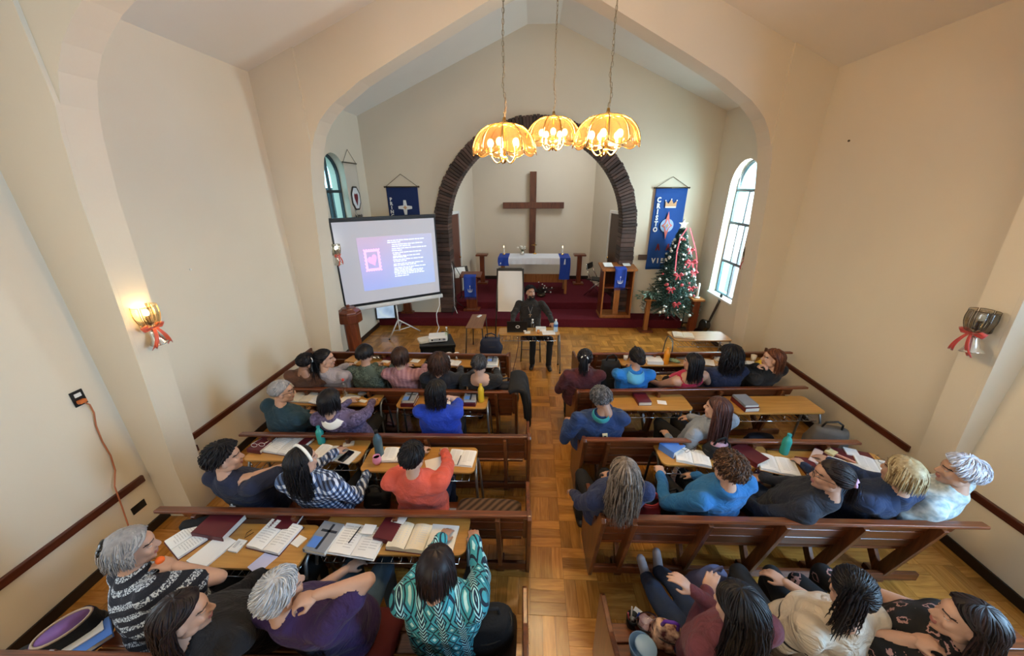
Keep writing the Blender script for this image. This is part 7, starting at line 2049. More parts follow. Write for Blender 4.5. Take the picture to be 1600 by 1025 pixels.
# nearest right pew
fl_ = Pz(1000, 878, 0.24); fr_ = Pz(1014, 872, 0.24)
H_ = Pz(1152, 952, 1.15); px_ = H_.x+0.04; py_ = pewpt('R4', px_, 0.28)
kn = V(px_-0.20, py_+0.36, 0.50); kn2 = V(px_-0.06, py_+0.40, 0.53)
q = person('woman in dark rose top with long wavy black hair, feet propped on the pew rail', (1152, 952), (px_, py_), cloth('dark_rose_top', '5e2c36', bump=0.12), zh=1.15, hyaw=34, syaw=16, yaw=18, pitch=10, g=1.05, skin='a', sleeve='long', arms=('cross', 'cross'), hs=('long', dict(n=430, len=(0.26, 0.38), lift=0.024, cap=0.016, curl=0.007, freq=2, S=18, w=0.0105, open=1.5), 'black'), pants='jeans', legs=[(kn, V(fl_.x+0.03, fl_.y-0.10, 0.20), V(-0.3, 0.45, 0.85)), (kn2, V(fr_.x+0.06, fr_.y-0.08, 0.20), V(-0.1, 0.45, 0.85))], shoe=mat('grey_shoe', '7b7377', 0.7), top_name='jumper')
q = sit('R4', 'woman in cream top with dark seams and a black ponytail, head bowed', (1330, 926), cream_lines(), zh=1.17, dx=-0.03, hyaw=-28, syaw=14, pitch=22, roll=4, g=1.25, sh=0.205, skin='a', sleeve='short', arms=('side', 'lap'), hs=('pony', dict(n=320, tie=(1.5, PI+0.3), tail=(0.15, 0.25), tn=120, tr=0.035, fan=1.2, w=0.009, lift=0.012, curl=0.005), 'black'), pants='black', top_name='sweater', off=0.012, fold=0.008)
q = sit('R4', 'woman in black floral dress with long brown black hair at the right edge', (1508, 972), floral(), zh=1.15, dx=0.04, hyaw=62, syaw=34, yaw=20, pitch=-4, g=1.15, skin='a', sleeve='short', arms=({'at': rel_h(-0.06, 0.13, -0.19), 'hand': 'curled', 'pole': V(-1, 0.2, -0.6)}, 'lap'), hs=('long', dict(n=400, len=(0.26, 0.36), lift=0.016, curl=0.005, S=18, w=0.0105), 'brownblack'), pants=floral(), top_name='dress')
# clergyman at the front desk
hl_, hr_ = Pz(868, 513, 0.79), Pz(797, 514, 0.79)
hp_ = Pz(829, 457, 1.28)
q = person('bearded clergyman in dark suit with white collar and chest cross, facing the pews', (829, 457), (Py(829, 457, 6.28).x, 6.30), cloth('dark_brown_suit', '1d1815', bump=0.1), zh=1.27, yaw=180, syaw=180, hyaw=204, pitch=-8, g=1.1, sh=0.215, skin='b', arms=({'at': V(*hl_), 'hand': 'flat', 'pole': V(0.8, 0.9, -0.3)}, {'at': V(*hr_), 'hand': 'flat', 'pole': V(-0.8, 0.9, -0.3)}), hs=('short', dict(n=340, len=(0.4, 0.75), lift=0.018, cap=0.014, w=0.009), 'black'), pants='black', vox=0.010, top_name='suit_jacket', legs=[(V(0.36, 5.96, 0.53), V(0.34, 5.84, 0.09), V(0.15, -1, 0)), (V(0.05, 5.96, 0.53), V(0.04, 5.87, 0.09), V(-0.15, -1, 0))])
pri = q
b = MB()
rs_ = np.random.RandomState(4); n_ = 150
a_ = rs_.uniform(-1.35, 1.35, n_); zz_ = rs_.uniform(-0.115, -0.045, n_)
for a, z in zip(a_, zz_):
    if abs(a) < 0.45 and z > -0.078 and not (abs(z+0.05) < 0.006): continue
    r = 0.070-0.25*max(0, -0.085-z); x = math.sin(a)*r*0.86; y = 0.022+math.cos(a)*(r+0.004+0.010*max(0, math.cos(a)))
    b.tube([(x, y, z), (x*1.03, y+0.006, z-0.014)], [0.006, 0.002], 4)
head_child(q, 'beard', b, HM['black'], False)
def chest(info, dx, dz, lift):
    c, X, Y, rx, ry = info['secs'][18]; Z = np.cross(X, Y)
    return c+X*dx+Z*dz+Y*(ry*1.0+lift)
b = MB(); b.sheet(lambda s_, t_: tuple(q['nb']+q['Tm']*(0.030-0.028*t_)+(q['Ys']*math.cos((s_-0.5)*5.2)+q['Xs']*math.sin((s_-0.5)*5.2))*(0.066)), 16, 2, thick=0.006); b.obj('clerical_collar', M['black'], q['root'], smooth=True)
b = MB(); b.box(tuple(q['nb']+q['Tm']*0.016+q['Ys']*0.071), (0.040, 0.012, 0.026)); b.obj('collar_tab', M['white'], q['root'], bevel=0.003)
sf = mat('black_clergy_shirt', '08080a', 0.8)
b = MB(); b.sheet(lambda s_, t_: tuple(chest(q, (s_-0.5)*(0.11-0.05*t_), 0.085-0.27*t_, 0.013+0.006*math.sin(s_*PI))), 8, 10, thick=0.006); b.obj('shirt_front', sf, q['root'], smooth=True)
for s_ in (-1, 1):
    b = MB(); b.sheet(lambda u_, t_: tuple(chest(q, s_*(0.058-0.03*t_+0.045*u_*(1-0.75*t_)), 0.09-0.25*t_, 0.015)), 3, 8, thick=0.006); b.obj('lapel', bpy.data.materials['dark_brown_suit'], q['root'], smooth=True)
b = MB(); c1_ = chest(q, 0.0, -0.10, 0.026); b.box(tuple(c1_), (0.014, 0.008, 0.085)); b.box(tuple(c1_+V(0, 0, 0.018)), (0.055, 0.008, 0.014))
b.tube([tuple(c1_+V(0, 0, 0.04)), tuple(chest(q, -0.04, 0.06, 0.02)), tuple(q['nb']+q['Xs']*-0.065)], 0.003, 5); b.tube([tuple(c1_+V(0, 0, 0.04)), tuple(chest(q, 0.04, 0.06, 0.02)), tuple(q['nb']+q['Xs']*0.065)], 0.003, 5)
b.obj('pectoral_cross', M['chrome'], q['root'])
# printing on the navy tee: white cross with small red and lettering line
c, X, Y, rx, ry = nav['secs'][15]; Z = np.cross(X, Y)
def bk(dx, dz): return c+X*dx+Z*dz-Y*(ry*math.sqrt(max(0.1, 1-(dx/rx)**2))+0.018)
b = MB()
b.box(tuple(bk(-0.01, 0.035)), (0.010, 0.006, 0.045)); b.box(tuple(bk(-0.006, 0.036)), (0.045, 0.006, 0.006)); b.box(tuple(bk(0.0, -0.048)), (0.085, 0.006, 0.010)); b.obj('shirt_print', M['white'], nav['root'])
b = MB(); b.box(tuple(bk(-0.008, -0.012)), (0.008, 0.006, 0.04)); b.obj('shirt_print', M['maroon_app'], nav['root'])
# ------------------------------------------------------------------ books, papers, bottles and bags
M['burgundy'] = mat('burgundy_cover', '57141f', 0.45, var=0.1, scale=20)
M['blue_cover'] = mat('blue_cover', '5b7fc0', 0.5, var=0.2, scale=12)
M['grey_cover'] = mat('grey_cover', '7c828c', 0.5, var=0.15, scale=12)
M['sky_cover'] = mat('light_blue_cover', '4f7fd0', 0.5, var=0.2, scale=10)
M['tan_paper'] = mat('tan_folder', 'bd8f56', 0.7)
M['page_edge'] = mat('page_edges', 'd8d3c8', 0.85, var=0.08, scale=80)
M['ink'] = mat('print_grey', 'c4c4c4', 0.8)
M['yellow'] = mat('yellow_plastic', 'd2ac28', 0.4)
M['yellow_paper'] = mat('yellow_paper', 'd9c060', 0.8)
M['teal_plastic'] = mat('teal_plastic', '38a79c', 0.25, trans=0.3)
M['teal_solid'] = mat('teal_solid', '2a8f92', 0.35)
M['pink_mug'] = mat('pink_mug', 'd88aa6', 0.35)
M['flask'] = mat('steel_blue_flask', '4d6a76', 0.3, 0.4)
def dpt(u, v, z=DZ): return Pz(u, v, z)
def closed_book(label, p, rz, w=0.16, h=0.22, t=0.04, cover=None, group=None, rx=0.0, mark=None):
    k = thing('book', label, 'book', p, rz, group); cv = cover or M['burgundy']
    b = MB(); b.box((0.004, 0, t/2), (w-0.012, h-0.012, t-0.006)); b.obj('page_block', M['page_edge'], k)
    b = MB(); b.box((0, 0, t-0.0015), (w, h, 0.003)); b.box((0, 0, 0.0015), (w, h, 0.003)); b.box((-w/2+0.002, 0, t/2), (0.004, h, t)); b.obj('cover', cv, k, bevel=0.001, seg=1)
    if mark == 'cross':
        b = MB(); b.box((0.01, 0.0, t+0.0008), (0.018, h*0.86, 0.0016)); b.box((0.01, h*0.18, t+0.0008), (w*0.72, 0.018, 0.0016)); b.obj('cover_print', mat('print_dark', '1a2230', 0.6) if 'print_dark' not in bpy.data.materials else bpy.data.materials['print_dark'], k)
        b = MB(); b.box((-w*0.2, -h*0.22, t+0.0006), (w*0.42, h*0.36, 0.0012)); b.obj('cover_print', M['sky_cover'], k)
    return k
def open_book(label, p, rz, w=0.28, h=0.20, t=0.022, cover=None, group=None, page=None):
    k = thing('open_book', label, 'book', p, rz, group)
    b = MB(); b.box((0, 0, 0.0015), (w+0.012, h+0.012, 0.003)); b.obj('cover', cover or M['burgundy'], k)
    for s in (-1, 1):
        b = MB()
        def fn(a, q): 
            x = s*(0.003+(w/2-0.003)*a); z = 0.003+t*(0.35+0.65*math.sin(min(1, a*1.15+0.12)*PI*0.62))*(1-0.25*a)
            return (x, -h/2+h*q, z)
        top = [fn(a/8, 0) for a in range(9)]
        poly = [(0.001*s, 0.003)]+[(x, z) for x, y, z in top]+[(s*w/2, 0.003)]
        b.prism(poly, XZ, -h/2, h/2); po = b.obj('page_leaves', page or M['paper'], k)
        ln = MB()
        for r in range(9):
            y = h*0.38-r*h*0.085
            for a0, a1 in ((0.16, 0.5), (0.55, 0.88)):
                if r == 8 and a0 > 0.5: continue
                P0, P1 = fn(a0, 0), fn(a1, 0)
                ln.add([(P0[0], y, P0[2]+0.0012), (P1[0], y, P1[2]+0.0012), (P1[0], y+h*0.026, P1[2]+0.0012), (P0[0], y+h*0.026, P0[2]+0.0012)], [(0, 1, 2, 3)])
        lo = ln.obj('printed_lines', M['ink'], po); lo['kind'] = 'stuff'
    return k
def sheets(name, label, p, rz, w, h, t=0.004, m=None, cat='paper', lines=False):
    b = MB(); b.box((0, 0, t/2), (w, h, t)); o = tag(b.obj(name, m or M['paper'], loc=p, rot=(0, 0, rz)), label, cat)
    return o
def pen(label, p, rz, L=0.14, m=None):
    b = MB(); b.tube([(-L/2, 0, 0.005), (L/2-0.015, 0, 0.005), (L/2, 0, 0.004)], [0.0045, 0.0045, 0.001], 7); return tag(b.obj('pen', m or M['black'], loc=p, rot=(0, 0, rz)), label, 'pen')
def bottle(label, p, h=0.22, r=0.034, body=None, cap=None, name='water_bottle', fill=None):
    k = thing(name, label, 'bottle', p)
    b = MB(); b.lathe([(0, 0.001), (r*0.9, 0), (r, 0.008), (r, h*0.3), (r*0.94, h*0.36), (r, h*0.42), (r, h*0.66), (r*0.8, h*0.76), (r*0.42, h*0.86), (r*0.38, h*0.93), (0, h*0.93)], 18); b.obj('body', body or M['bottle_clear'], k, smooth=True)
    b = MB(); b.lathe([(r*0.46, h*0.90), (r*0.46, h), (0, h)], 14); b.obj('cap', cap or M['white'], k, smooth=False)
    if fill: b = MB(); b.lathe([(r*1.01, h*0.42), (r*1.01, h*0.62)], 18, cap=False); b.obj('bottle_label', fill, k, smooth=True)
    return k
def cup(label, p, h=0.085, r=0.036, m=None, group=None):
    k = thing('paper_cup', label, 'cup', p, 0, group)
    b = MB(); b.lathe([(0, 0.002), (r*0.72, 0), (r, h), (r*0.94, h), (r*0.68, 0.006), (0, 0.006)], 18); b.obj('cup_wall', m or M['white'], k, smooth=True)
    b = MB(); b.tube([(r*math.cos(a), r*math.sin(a), h) for a in np.linspace(0, 2*PI, 17)[:-1]], 0.0025, 5, close=True); b.obj('rim', m or M['white'], k, smooth=True)
    return k
def glasses(label, p, rz, m=None):
    b = MB()
    for s in (-1, 1):
        b.tube([(s*0.034+0.026*math.cos(2*PI*k/14), 0, 0.022+0.020*math.sin(2*PI*k/14)) for k in range(14)], 0.0018, 5, close=True)
        b.tube([(s*0.062, 0, 0.03), (s*0.066, 0.06, 0.012), (s*0.03, 0.125, 0.003)], 0.0018, 5)
    b.tube([(-0.008, 0, 0.026), (0, 0, 0.031), (0.008, 0, 0.026)], 0.0018, 5)
    return tag(b.obj('spectacles', m or M['steel_dark'], loc=p, rot=(0, 0, rz), smooth=True), label, 'glasses')
def phone(label, p, rz, w=0.07, h=0.145):
    k = thing('phone', label, 'phone', p, rz); b = MB(); b.prism(rrect(w, h, 0.01), XYZ, 0, 0.008); b.obj('case', M['black'], k); b = MB(); b.prism(rrect(w-0.006, h-0.008, 0.008), XYZ, 0.008, 0.0088); b.obj('display', mat('phone_glass', '08090c', 0.08) if 'phone_glass' not in bpy.data.materials else bpy.data.materials['phone_glass'], k); return k
def bag(label, p, rz, w, d, h, m, name='bag', cat='bag', handle=True, lining=None, slump=0.15, open_=False, seed=0, strap_m=None):
    """soft bag: rounded, bulging body with seams and a strap"""
    k = thing(name, label, cat, p, rz)
    rs = np.random.RandomState(seed)
    secs = []; n = 9
    for i in range(n):
        f = i/(n-1); ww = w*(0.92+0.16*math.sin(f*PI))*(1-0.25*f*slump*3 if f > 0.6 else 1); dd = d*(0.95+0.25*math.sin(f*PI*0.9))*(1-(0.45 if not open_ else 0.1)*f**2)
        secs.append((V(rs.uniform(-.01, .01)*f, -slump*d*f*f, h*f), V(1, 0, 0), V(0, 1, 0), max(0.01, ww/2), max(0.01, dd/2)))
    g = Geo(); g_loft(g, secs, 26, 3.2); co = g.arr()
    co += 0.006*np.sin(co[:, [2]]*35+co[:, [0]]*20+seed)*V(1, 1, 0)
    o = mesh_obj('body', co, g.f, [m], None, k, True, co)
    if open_:
        c, X, Y, rx, ry = secs[-1]; b = MB(); b.lathe([(0, h-0.02), (0.5*w*0.8, h-0.008), (0.5*w*0.88, h+0.004)], 20, tuple(V(c[0], c[1], 0)), None, sy=(ry/rx) if rx else 1); b.obj('lining', lining or M['black'], k, smooth=True)
        b = MB(); th = np.linspace(0, 2*PI, 25)[:-1]; b.tube([(c[0]+rx*math.cos(a)*0.99, c[1]+ry*math.sin(a)*0.99, h+0.004) for a in th], 0.008, 6, close=True); b.obj('opening_edge', strap_m or m, k, smooth=True)
    if handle:
        b = MB(); b.tube([(-w*0.25, -slump*d, h*0.95), (-w*0.2, -slump*d-0.02, h+0.07), (w*0.05, -slump*d-0.03, h+0.10), (w*0.22, -slump*d-0.01, h+0.06), (w*0.25, -slump*d, h*0.95)], 0.010, 6); b.obj('handle', strap_m or m, k, smooth=True)
    b = MB(); b.tube([tuple(secs[5][0]+V(math.cos(a)*secs[5][3]*1.02, math.sin(a)*secs[5][4]*1.02, 0)) for a in np.linspace(0, 2*PI, 25)[:-1]], 0.004, 5, close=True); b.obj('zip', M['steel_dark'], k, smooth=True)
    return k
M['navy_pack'] = mat('navy_backpack', '121a30', 0.7, var=0.3, scale=12, bump=0.2, bscale=120)
R_ = math.radians

# nearest left desks
open_book('open book with cream pages, left end of the poncho woman\'s desk', dpt(292, 846), R_(-28), 0.24, 0.17)
closed_book('largest burgundy book on the nearest left desk, beside the black case', dpt(345, 825), R_(84), 0.20, 0.26, 0.05)
b = MB(); b.prism(rrect(0.22, 0.07, 0.02), XYZ, 0, 0.045); tag(b.obj('pencil_case', M['black_cloth'], loc=dpt(311, 820), rot=(0, 0, R_(18)), bevel=0.012), 'black pencil case left of the largest burgundy book', 'case')
sheets('notepad', 'blank white notepad under the poncho woman\'s elbow', dpt(332, 862), R_(-18), 0.17, 0.22, 0.012)
open_book('open book on the right half of the poncho woman\'s desk', dpt(431, 840), R_(-10), 0.27, 0.22, 0.03)
closed_book('burgundy book under the top edge of the open book on the nearest left desk', dpt(449, 817), R_(88), 0.14, 0.19, 0.028)
k = thing('booklet', 'small white booklet alone in the middle of the nearest left desk', 'booklet', dpt(372, 854), R_(-8))
b = MB(); b.box((0, 0, 0.007), (0.075, 0.09, 0.014)); b.obj('sheets', M['white'], k, bevel=0.002); b = MB(); b.box((-0.012, 0.005, 0.0145), (0.022, 0.05, 0.001)); b.box((0.018, 0.01, 0.0145), (0.01, 0.012, 0.001)); b.obj('print', M['ink'], k)
sheets('card', 'white card at the right end of the nearest left desk', dpt(467, 846), R_(-20), 0.075, 0.075, 0.006)
sheets('notepaper', 'pale lilac paper sticking out below the open book', dpt(411, 878), R_(-24), 0.11, 0.14, 0.003, mat('lilac_paper', 'b9bfe4', 0.8))
b = MB(); b.tube([(-0.03, 0.05, 0.004), (-0.045, 0.02, 0.006), (-0.03, -0.02, 0.005), (-0.02, 0.0, 0.004), (0.0, 0.03, 0.004)], 0.002, 5); tag(b.obj('cord_loop', M['black'], loc=dpt(392, 838)), 'thin dark cord loop left of the open book', 'cord')
# second nearest left desk
closed_book('pale blue book with a dark cross on the cover, left end of its desk', dpt(508, 843), R_(-8), 0.17, 0.23, 0.035, M['grey_cover'], mark='cross')
k = open_book('open white notebook beside the pale blue cross book', dpt(562, 846), R_(-6), 0.34, 0.23, 0.018, M['white']); 
pen('dark pen in the fold of the white notebook', dpt(556, 840)+Vector((0, 0, 0.03)), R_(78))
sheets('card', 'square printed card on the white notebook', dpt(577, 832)+Vector((0, 0, 0.028)), R_(-3), 0.09, 0.075, 0.008)
closed_book('burgundy book half under the open book, middle of the teal woman\'s desk', dpt(612, 826), R_(80), 0.24, 0.15, 0.04)
open_book('thick open book with cream pages before the teal woman', dpt(641, 842), R_(-4), 0.27, 0.20, 0.045, None, None, mat('cream_pages', 'd8cdb6', 0.85))
sheets('card', 'white bookmark card standing out of the open book', dpt(626, 817)+Vector((0, 0, 0.045)), R_(-12), 0.10, 0.08, 0.004)
sheets('notepad', 'white writing pad with a pen at the right end of the teal woman\'s desk', dpt(690, 846), R_(-2), 0.20, 0.25, 0.012)
pen('black pen lying across the white writing pad', dpt(682, 846)+Vector((0, 0, 0.012)), R_(48))
# third left row
closed_book('burgundy book with spectacles on it before the navy tee man', dpt(411, 697), R_(82), 0.21, 0.15, 0.04)
glasses('pale framed spectacles on the burgundy book', dpt(404, 698, DZ+0.04), R_(10), M['white'])
open_book('large open book between the navy tee and the plaid shirt', dpt(447, 697), R_(-8), 0.29, 0.24, 0.03)
closed_book('grey blue book at the back behind the large open book', dpt(458, 683), R_(0), 0.20, 0.10, 0.03, M['grey_cover'])
closed_book('burgundy book under the right edge of the large open book', dpt(480, 692), R_(76), 0.15, 0.09, 0.035)
bottle('teal shaker bottle standing on the third left desk', dpt(503, 692), 0.20, 0.036, M['teal_plastic'], M['teal_solid'], 'shaker_bottle')
open_book('open book with burgundy flap right of the plaid shirt', dpt(512, 709), R_(-8), 0.24, 0.18, 0.03)
closed_book('small burgundy notebook lying on the open book', dpt(528, 703, DZ+0.03), R_(-30), 0.05, 0.10, 0.012)
sheets('tablet_cover', 'white tablet cover at the right end of the plaid woman\'s desk', dpt(543, 714), R_(-14), 0.17, 0.17, 0.010, M['white'])
phone('black phone on the white tablet cover', dpt(541, 713, DZ+0.010), R_(-18))
sheets('crumpled_paper', 'crumpled pale paper behind the open book with burgundy flap', dpt(545, 695), R_(20), 0.10, 0.06, 0.014, M['page_edge'])
bottle('steel blue flask with dark cap, tallest bottle on the left desks', dpt(594, 712), 0.29, 0.040, M['flask'], M['black'], 'flask')
k = thing('mug', 'pink rounded mug at the left end of the coral sweatshirt\'s desk', 'mug', dpt(590, 724))
b = MB(); b.lathe([(0, 0.002), (0.026, 0), (0.040, 0.03), (0.040, 0.05), (0.031, 0.078), (0.033, 0.084), (0.028, 0.082), (0.034, 0.05), (0.03, 0.02), (0, 0.014)], 18); b.obj('mug_body', M['pink_mug'], k, smooth=True)
b = MB(); b.lathe([(0, 0.066), (0.030, 0.066)], 16); b.obj('tea', mat('dark_tea', '5a1f24', 0.2), k)
open_book('open book left of the coral sweatshirt', dpt(621, 712), R_(4), 0.27, 0.18, 0.03)
sheets('paper', 'large white loose sheets right of the coral sweatshirt', dpt(688, 724), R_(24), 0.26, 0.17, 0.004)
open_book('open notebook with a pen at the right end of the coral sweatshirt\'s desk', dpt(721, 716), R_(-4), 0.24, 0.20, 0.014, M['white'])
pen('dark pen upright along the fold of the open notebook', dpt(718, 722)+Vector((0, 0, 0.022)), R_(85), 0.13)
# second left row
open_book('open book with cream pages before the teal jacket man', dpt(474, 622), R_(-2), 0.26, 0.20, 0.025, None, None, bpy.data.materials['cream_pages'])
open_book('second open book between the teal jacket and the purple sweater', dpt(502, 624), R_(-14), 0.20, 0.22, 0.018)
sheets('paper', 'white sheets right of the black bob', dpt(545, 624), R_(-20), 0.19, 0.20, 0.006)
pen('yellow highlighter on the white sheets', dpt(553, 617)+Vector((0, 0, 0.006)), R_(-8), 0.14, M['yellow'])
k = thing('pouch', 'grey rounded pouch at the right end of the purple woman\'s desk', 'pouch', dpt(567, 618), R_(18)); b = MB(); b.ball((0, 0, 0.03), (0.055, 0.035, 0.03), 14, 8); b.obj('pouch_body', M['grey_cover'], k, smooth=True); b = MB(); b.tube([(-0.05, 0, 0.035), (0, -0.03, 0.04), (0.05, 0, 0.035)], 0.002, 5); b.obj('zip', M['black'], k)
phone('black phone lying beside the grey pouch', dpt(580, 617), R_(-35), 0.08, 0.16)
sheets('card', 'small white card below the grey pouch', dpt(567, 627), R_(-14), 0.09, 0.05, 0.005)
bottle('clear bottle with dark red cap standing before the white topped woman', dpt(541, 619), 0.24, 0.034, M['bottle_clear'], M['ribbon'])
for i, (u, v, lab1, lab2) in enumerate(((641, 628, 'burgundy book at the bottom of the pile left of the royal blue top', 'grey blue cross book on top of the pile left of the royal blue top'), (735, 627, 'burgundy book at the bottom of the pile beside the yellow bottle', 'grey blue cross book on top of the pile beside the yellow bottle'))):
    p = dpt(u, v); closed_book(lab1, p, R_(90), 0.22, 0.155, 0.04); closed_book(lab2, p+Vector((0.0, 0.01, 0.042)), R_(2), 0.145, 0.20, 0.03, M['grey_cover'], mark='cross')
sheets('paper', 'white sheet before the royal blue top', dpt(709, 624), R_(10), 0.15, 0.20, 0.003)
bottle('yellow plastic bottle on the second left desk', dpt(752, 627), 0.24, 0.036, M['yellow'], M['yellow'], 'plastic_bottle')
# first left row
closed_book('thick cream book at the left end of the front left desk', dpt(553, 565), R_(80), 0.20, 0.16, 0.05, M['tan_paper'])
k = bag('crumpled clear plastic bag beside the dark rounded bob', dpt(588, 562), 0.2, 0.14, 0.10, 0.08, M['bottle_clear'], 'plastic_bag', handle=False, seed=3)
closed_book('burgundy book lying behind the pink cardigan', dpt(611, 560), R_(90), 0.14, 0.2, 0.03)
sheets('card', 'white card on the desk left of the pink cardigan', dpt(603, 565), R_(-20), 0.12, 0.07, 0.005)
sheets('paper', 'white sheet right of the pink cardigan', dpt(649, 564), R_(-10), 0.12, 0.10, 0.005)
cup('left one of the two white cups by the curly brown hair', dpt(702, 560)); cup('right one of the two white cups by the curly brown hair', dpt(714, 560))
open_book('small open book right of the curly brown hair', dpt(708, 568), R_(-10), 0.20, 0.15, 0.02)
p = dpt(770, 569); closed_book('white book at the bottom of the pile beside the black wide neck top', p, R_(90), 0.22, 0.15, 0.045, M['white']); closed_book('grey cross book on top of the pile beside the black wide neck top', p+Vector((-0.01, 0.02, 0.047)), R_(0), 0.14, 0.19, 0.03, M['grey_cover'], mark='cross')
# first right row
cup('white cup at the left end of the desk with the orange bottle', dpt(977, 562)); bottle('clear bottle with dark cap behind the bright blue hood', dpt(990, 560), 0.2, 0.03, None, M['black'])
closed_book('thick white book beside the orange bottle', dpt(1021, 565), R_(88), 0.20, 0.22, 0.05, M['white'])
bottle('orange plastic bottle on the front right desk', dpt(1040, 568), 0.25, 0.040, mat('orange_bottle', 'd98a1c', 0.4), bpy.data.materials['orange_bottle'], 'plastic_bottle')
k = thing('pencil_case', 'green white oval pencil case right of the orange bottle', 'case', dpt(1053, 566), R_(-40)); b = MB(); b.ball((0, 0, 0.028), (0.085, 0.04, 0.028), 14, 8); b.obj('case_body', mat('green_white_print', '7f9a80', 0.8, var=0.8, scale=40), k, smooth=True); b = MB(); b.tube([(-0.08, 0, 0.03), (0, -0.0, 0.058), (0.08, 0, 0.03)], 0.003, 5); b.obj('zip', M['black'], k)
closed_book('grey magazine pile behind the pink sleeveless top', dpt(1070, 558), R_(70), 0.20, 0.24, 0.02, M['grey_cover'])
sheets('paper', 'white printed sheets left of the navy curly haired person', dpt(1105, 566), R_(-20), 0.18, 0.2, 0.006)
sheets('notepad', 'white pad before the navy curly haired person', dpt(1122, 562), R_(5), 0.12, 0.12, 0.02)
cup('cream cup before the auburn haired woman', dpt(1176, 564), 0.09, 0.038, mat('cream_cup', 'd9cdb8', 0.5))
k = thing('snack_packet', 'yellow snack packet before the auburn haired woman', 'packet', dpt(1188, 568), 0.4); b = MB(); b.sheet(lambda s, q: (-0.06+0.12*s, -0.05+0.10*q, 0.012+0.05*math.sin(s*PI)*math.sin(q*PI)), 8, 6, thick=0.012); b.obj('packet_body', M['yellow'], k, smooth=True); b = MB(); b.box((-0.062, 0, 0.01), (0.01, 0.1, 0.003)); b.obj('sealed_edge', M['yellow_paper'], k)
open_book('open book before the auburn haired woman', dpt(1167, 569), R_(-8), 0.22, 0.16, 0.02)
bag('black bag standing on the pew between the maroon and the bright blue tops', Vector((1.03, pewpt('R1', 1.03, 0.42), 0.45)), 0, 0.26, 0.16, 0.60, M['black_cloth'], 'backpack', seed=5)
# second right row
closed_book('burgundy book with white page edge on the desk of the white card', dpt(1002, 625), R_(4), 0.155, 0.24, 0.045, M['burgundy'])
sheets('card', 'small white card right of the single burgundy book', dpt(1034, 629), R_(-10), 0.10, 0.07, 0.006)
p = dpt(1163, 634); closed_book('burgundy book at the bottom of the pile on the empty right desk', p, R_(8), 0.17, 0.25, 0.05); closed_book('grey book on top of the pile on the empty right desk', p+Vector((0.0, 0.005, 0.052)), R_(6), 0.16, 0.23, 0.028, M['grey_cover'])
closed_book('blue white book lying on the seat of the third right pew', Vector((2.26, pewpt('R2', 2.26, 0.30), 0.45)), R_(60), 0.14, 0.2, 0.05, M['blue_cover'])
bag('dark oval bag on the floor below the empty right desk', Pz(1186, 682, 0.30)*1.0-Vector((0, 0, 0.30)), 0, 0.34, 0.18, 0.34, M['navy_pack'], 'handbag', handle=False, seed=2)
bag('grey brown bag at the wall end of the third right pew', Vector((3.08, pewpt('R2', 3.08, 0.30), 0.45)), -0.3, 0.34, 0.20, 0.36, mat('taupe_bag', '57504a', 0.8, var=0.2, scale=20), 'shoulder_bag', seed=6, strap_m=M['black'])
# third right row
k = closed_book('bright blue book at the left end of the handbag desk', dpt(1049, 704), R_(35), 0.18, 0.16, 0.07, M['sky_cover'])
open_book('open book with spectacles resting on it', dpt(1081, 716), R_(-14), 0.29, 0.19, 0.035, M['tan_paper'])
glasses('wire spectacles resting on the open book by the handbag', dpt(1078, 706, DZ+0.04), R_(20))
sheets('note', 'yellow note beside the black handbag', dpt(1099, 699), R_(20), 0.07, 0.07, 0.02, M['yellow_paper'])
sheets('card', 'pale pink card behind the open book', dpt(1084, 697), R_(60), 0.12, 0.05, 0.01, mat('pale_pink', 'd6b9bd', 0.8))
bag('black handbag with pink lining on the third right desk', dpt(1117, 711), R_(10), 0.23, 0.13, 0.14, M['black_cloth'], 'handbag', handle=True, open_=True, lining=mat('pink_lining', 'b98f9c', 0.8, var=0.2, scale=30), seed=8)
closed_book('burgundy book with white page edges right of the denim jacket', dpt(1170, 714), R_(28), 0.17, 0.25, 0.05)
open_book('wide open book with tan folder left of the black jacket', dpt(1214, 728), R_(-18), 0.30, 0.22, 0.03, M['tan_paper'])
sheets('folder', 'tan folder under the burgundy book and the wide open book', dpt(1190, 716), R_(-30), 0.20, 0.22, 0.003, M['tan_paper'])
bottle('teal plastic shaker bottle on the right desk by the pew back', dpt(1224, 708), 0.22, 0.038, M['teal_plastic'], M['teal_solid'], 'shaker_bottle')
closed_book('burgundy book close to the black jacket woman\'s face', dpt(1262, 731), R_(-8), 0.13, 0.20, 0.035)
sheets('folder', 'large burgundy folder at the back of the blonde person\'s desk', dpt(1320, 711), R_(-12), 0.44, 0.16, 0.012, M['burgundy'], 'folder')
closed_book('cream book edge on at the left of the burgundy folder', dpt(1273, 717), R_(-46), 0.07, 0.24, 0.04, mat('pale_cover', 'cdb8b2', 0.6))
sheets('folded_paper', 'folded pale yellow paper on the burgundy folder', dpt(1298, 708, DZ+0.012), R_(30), 0.09, 0.07, 0.02, mat('pale_yellow', 'd8cfa0', 0.8))
sheets('notepad', 'square white pad on the burgundy folder', dpt(1330, 707, DZ+0.012), R_(-20), 0.10, 0.10, 0.012)
b = MB(); b.box((0, 0, 0.006), (0.025, 0.2, 0.012)); tag(b.obj('ruler', mat('coral_ruler', 'c98f7d', 0.6), loc=dpt(1314, 714, DZ+0.012), rot=(0, 0, R_(40))), 'coral pink strip lying across the burgundy folder', 'ruler')
open_book('open book behind the dark ponytail', dpt(1326, 735), R_(-30), 0.28, 0.20, 0.03)
open_book('open book with tan cover and dark spectacles left of the blonde hair', dpt(1372, 733), R_(-24), 0.30, 0.23, 0.03, M['tan_paper'])
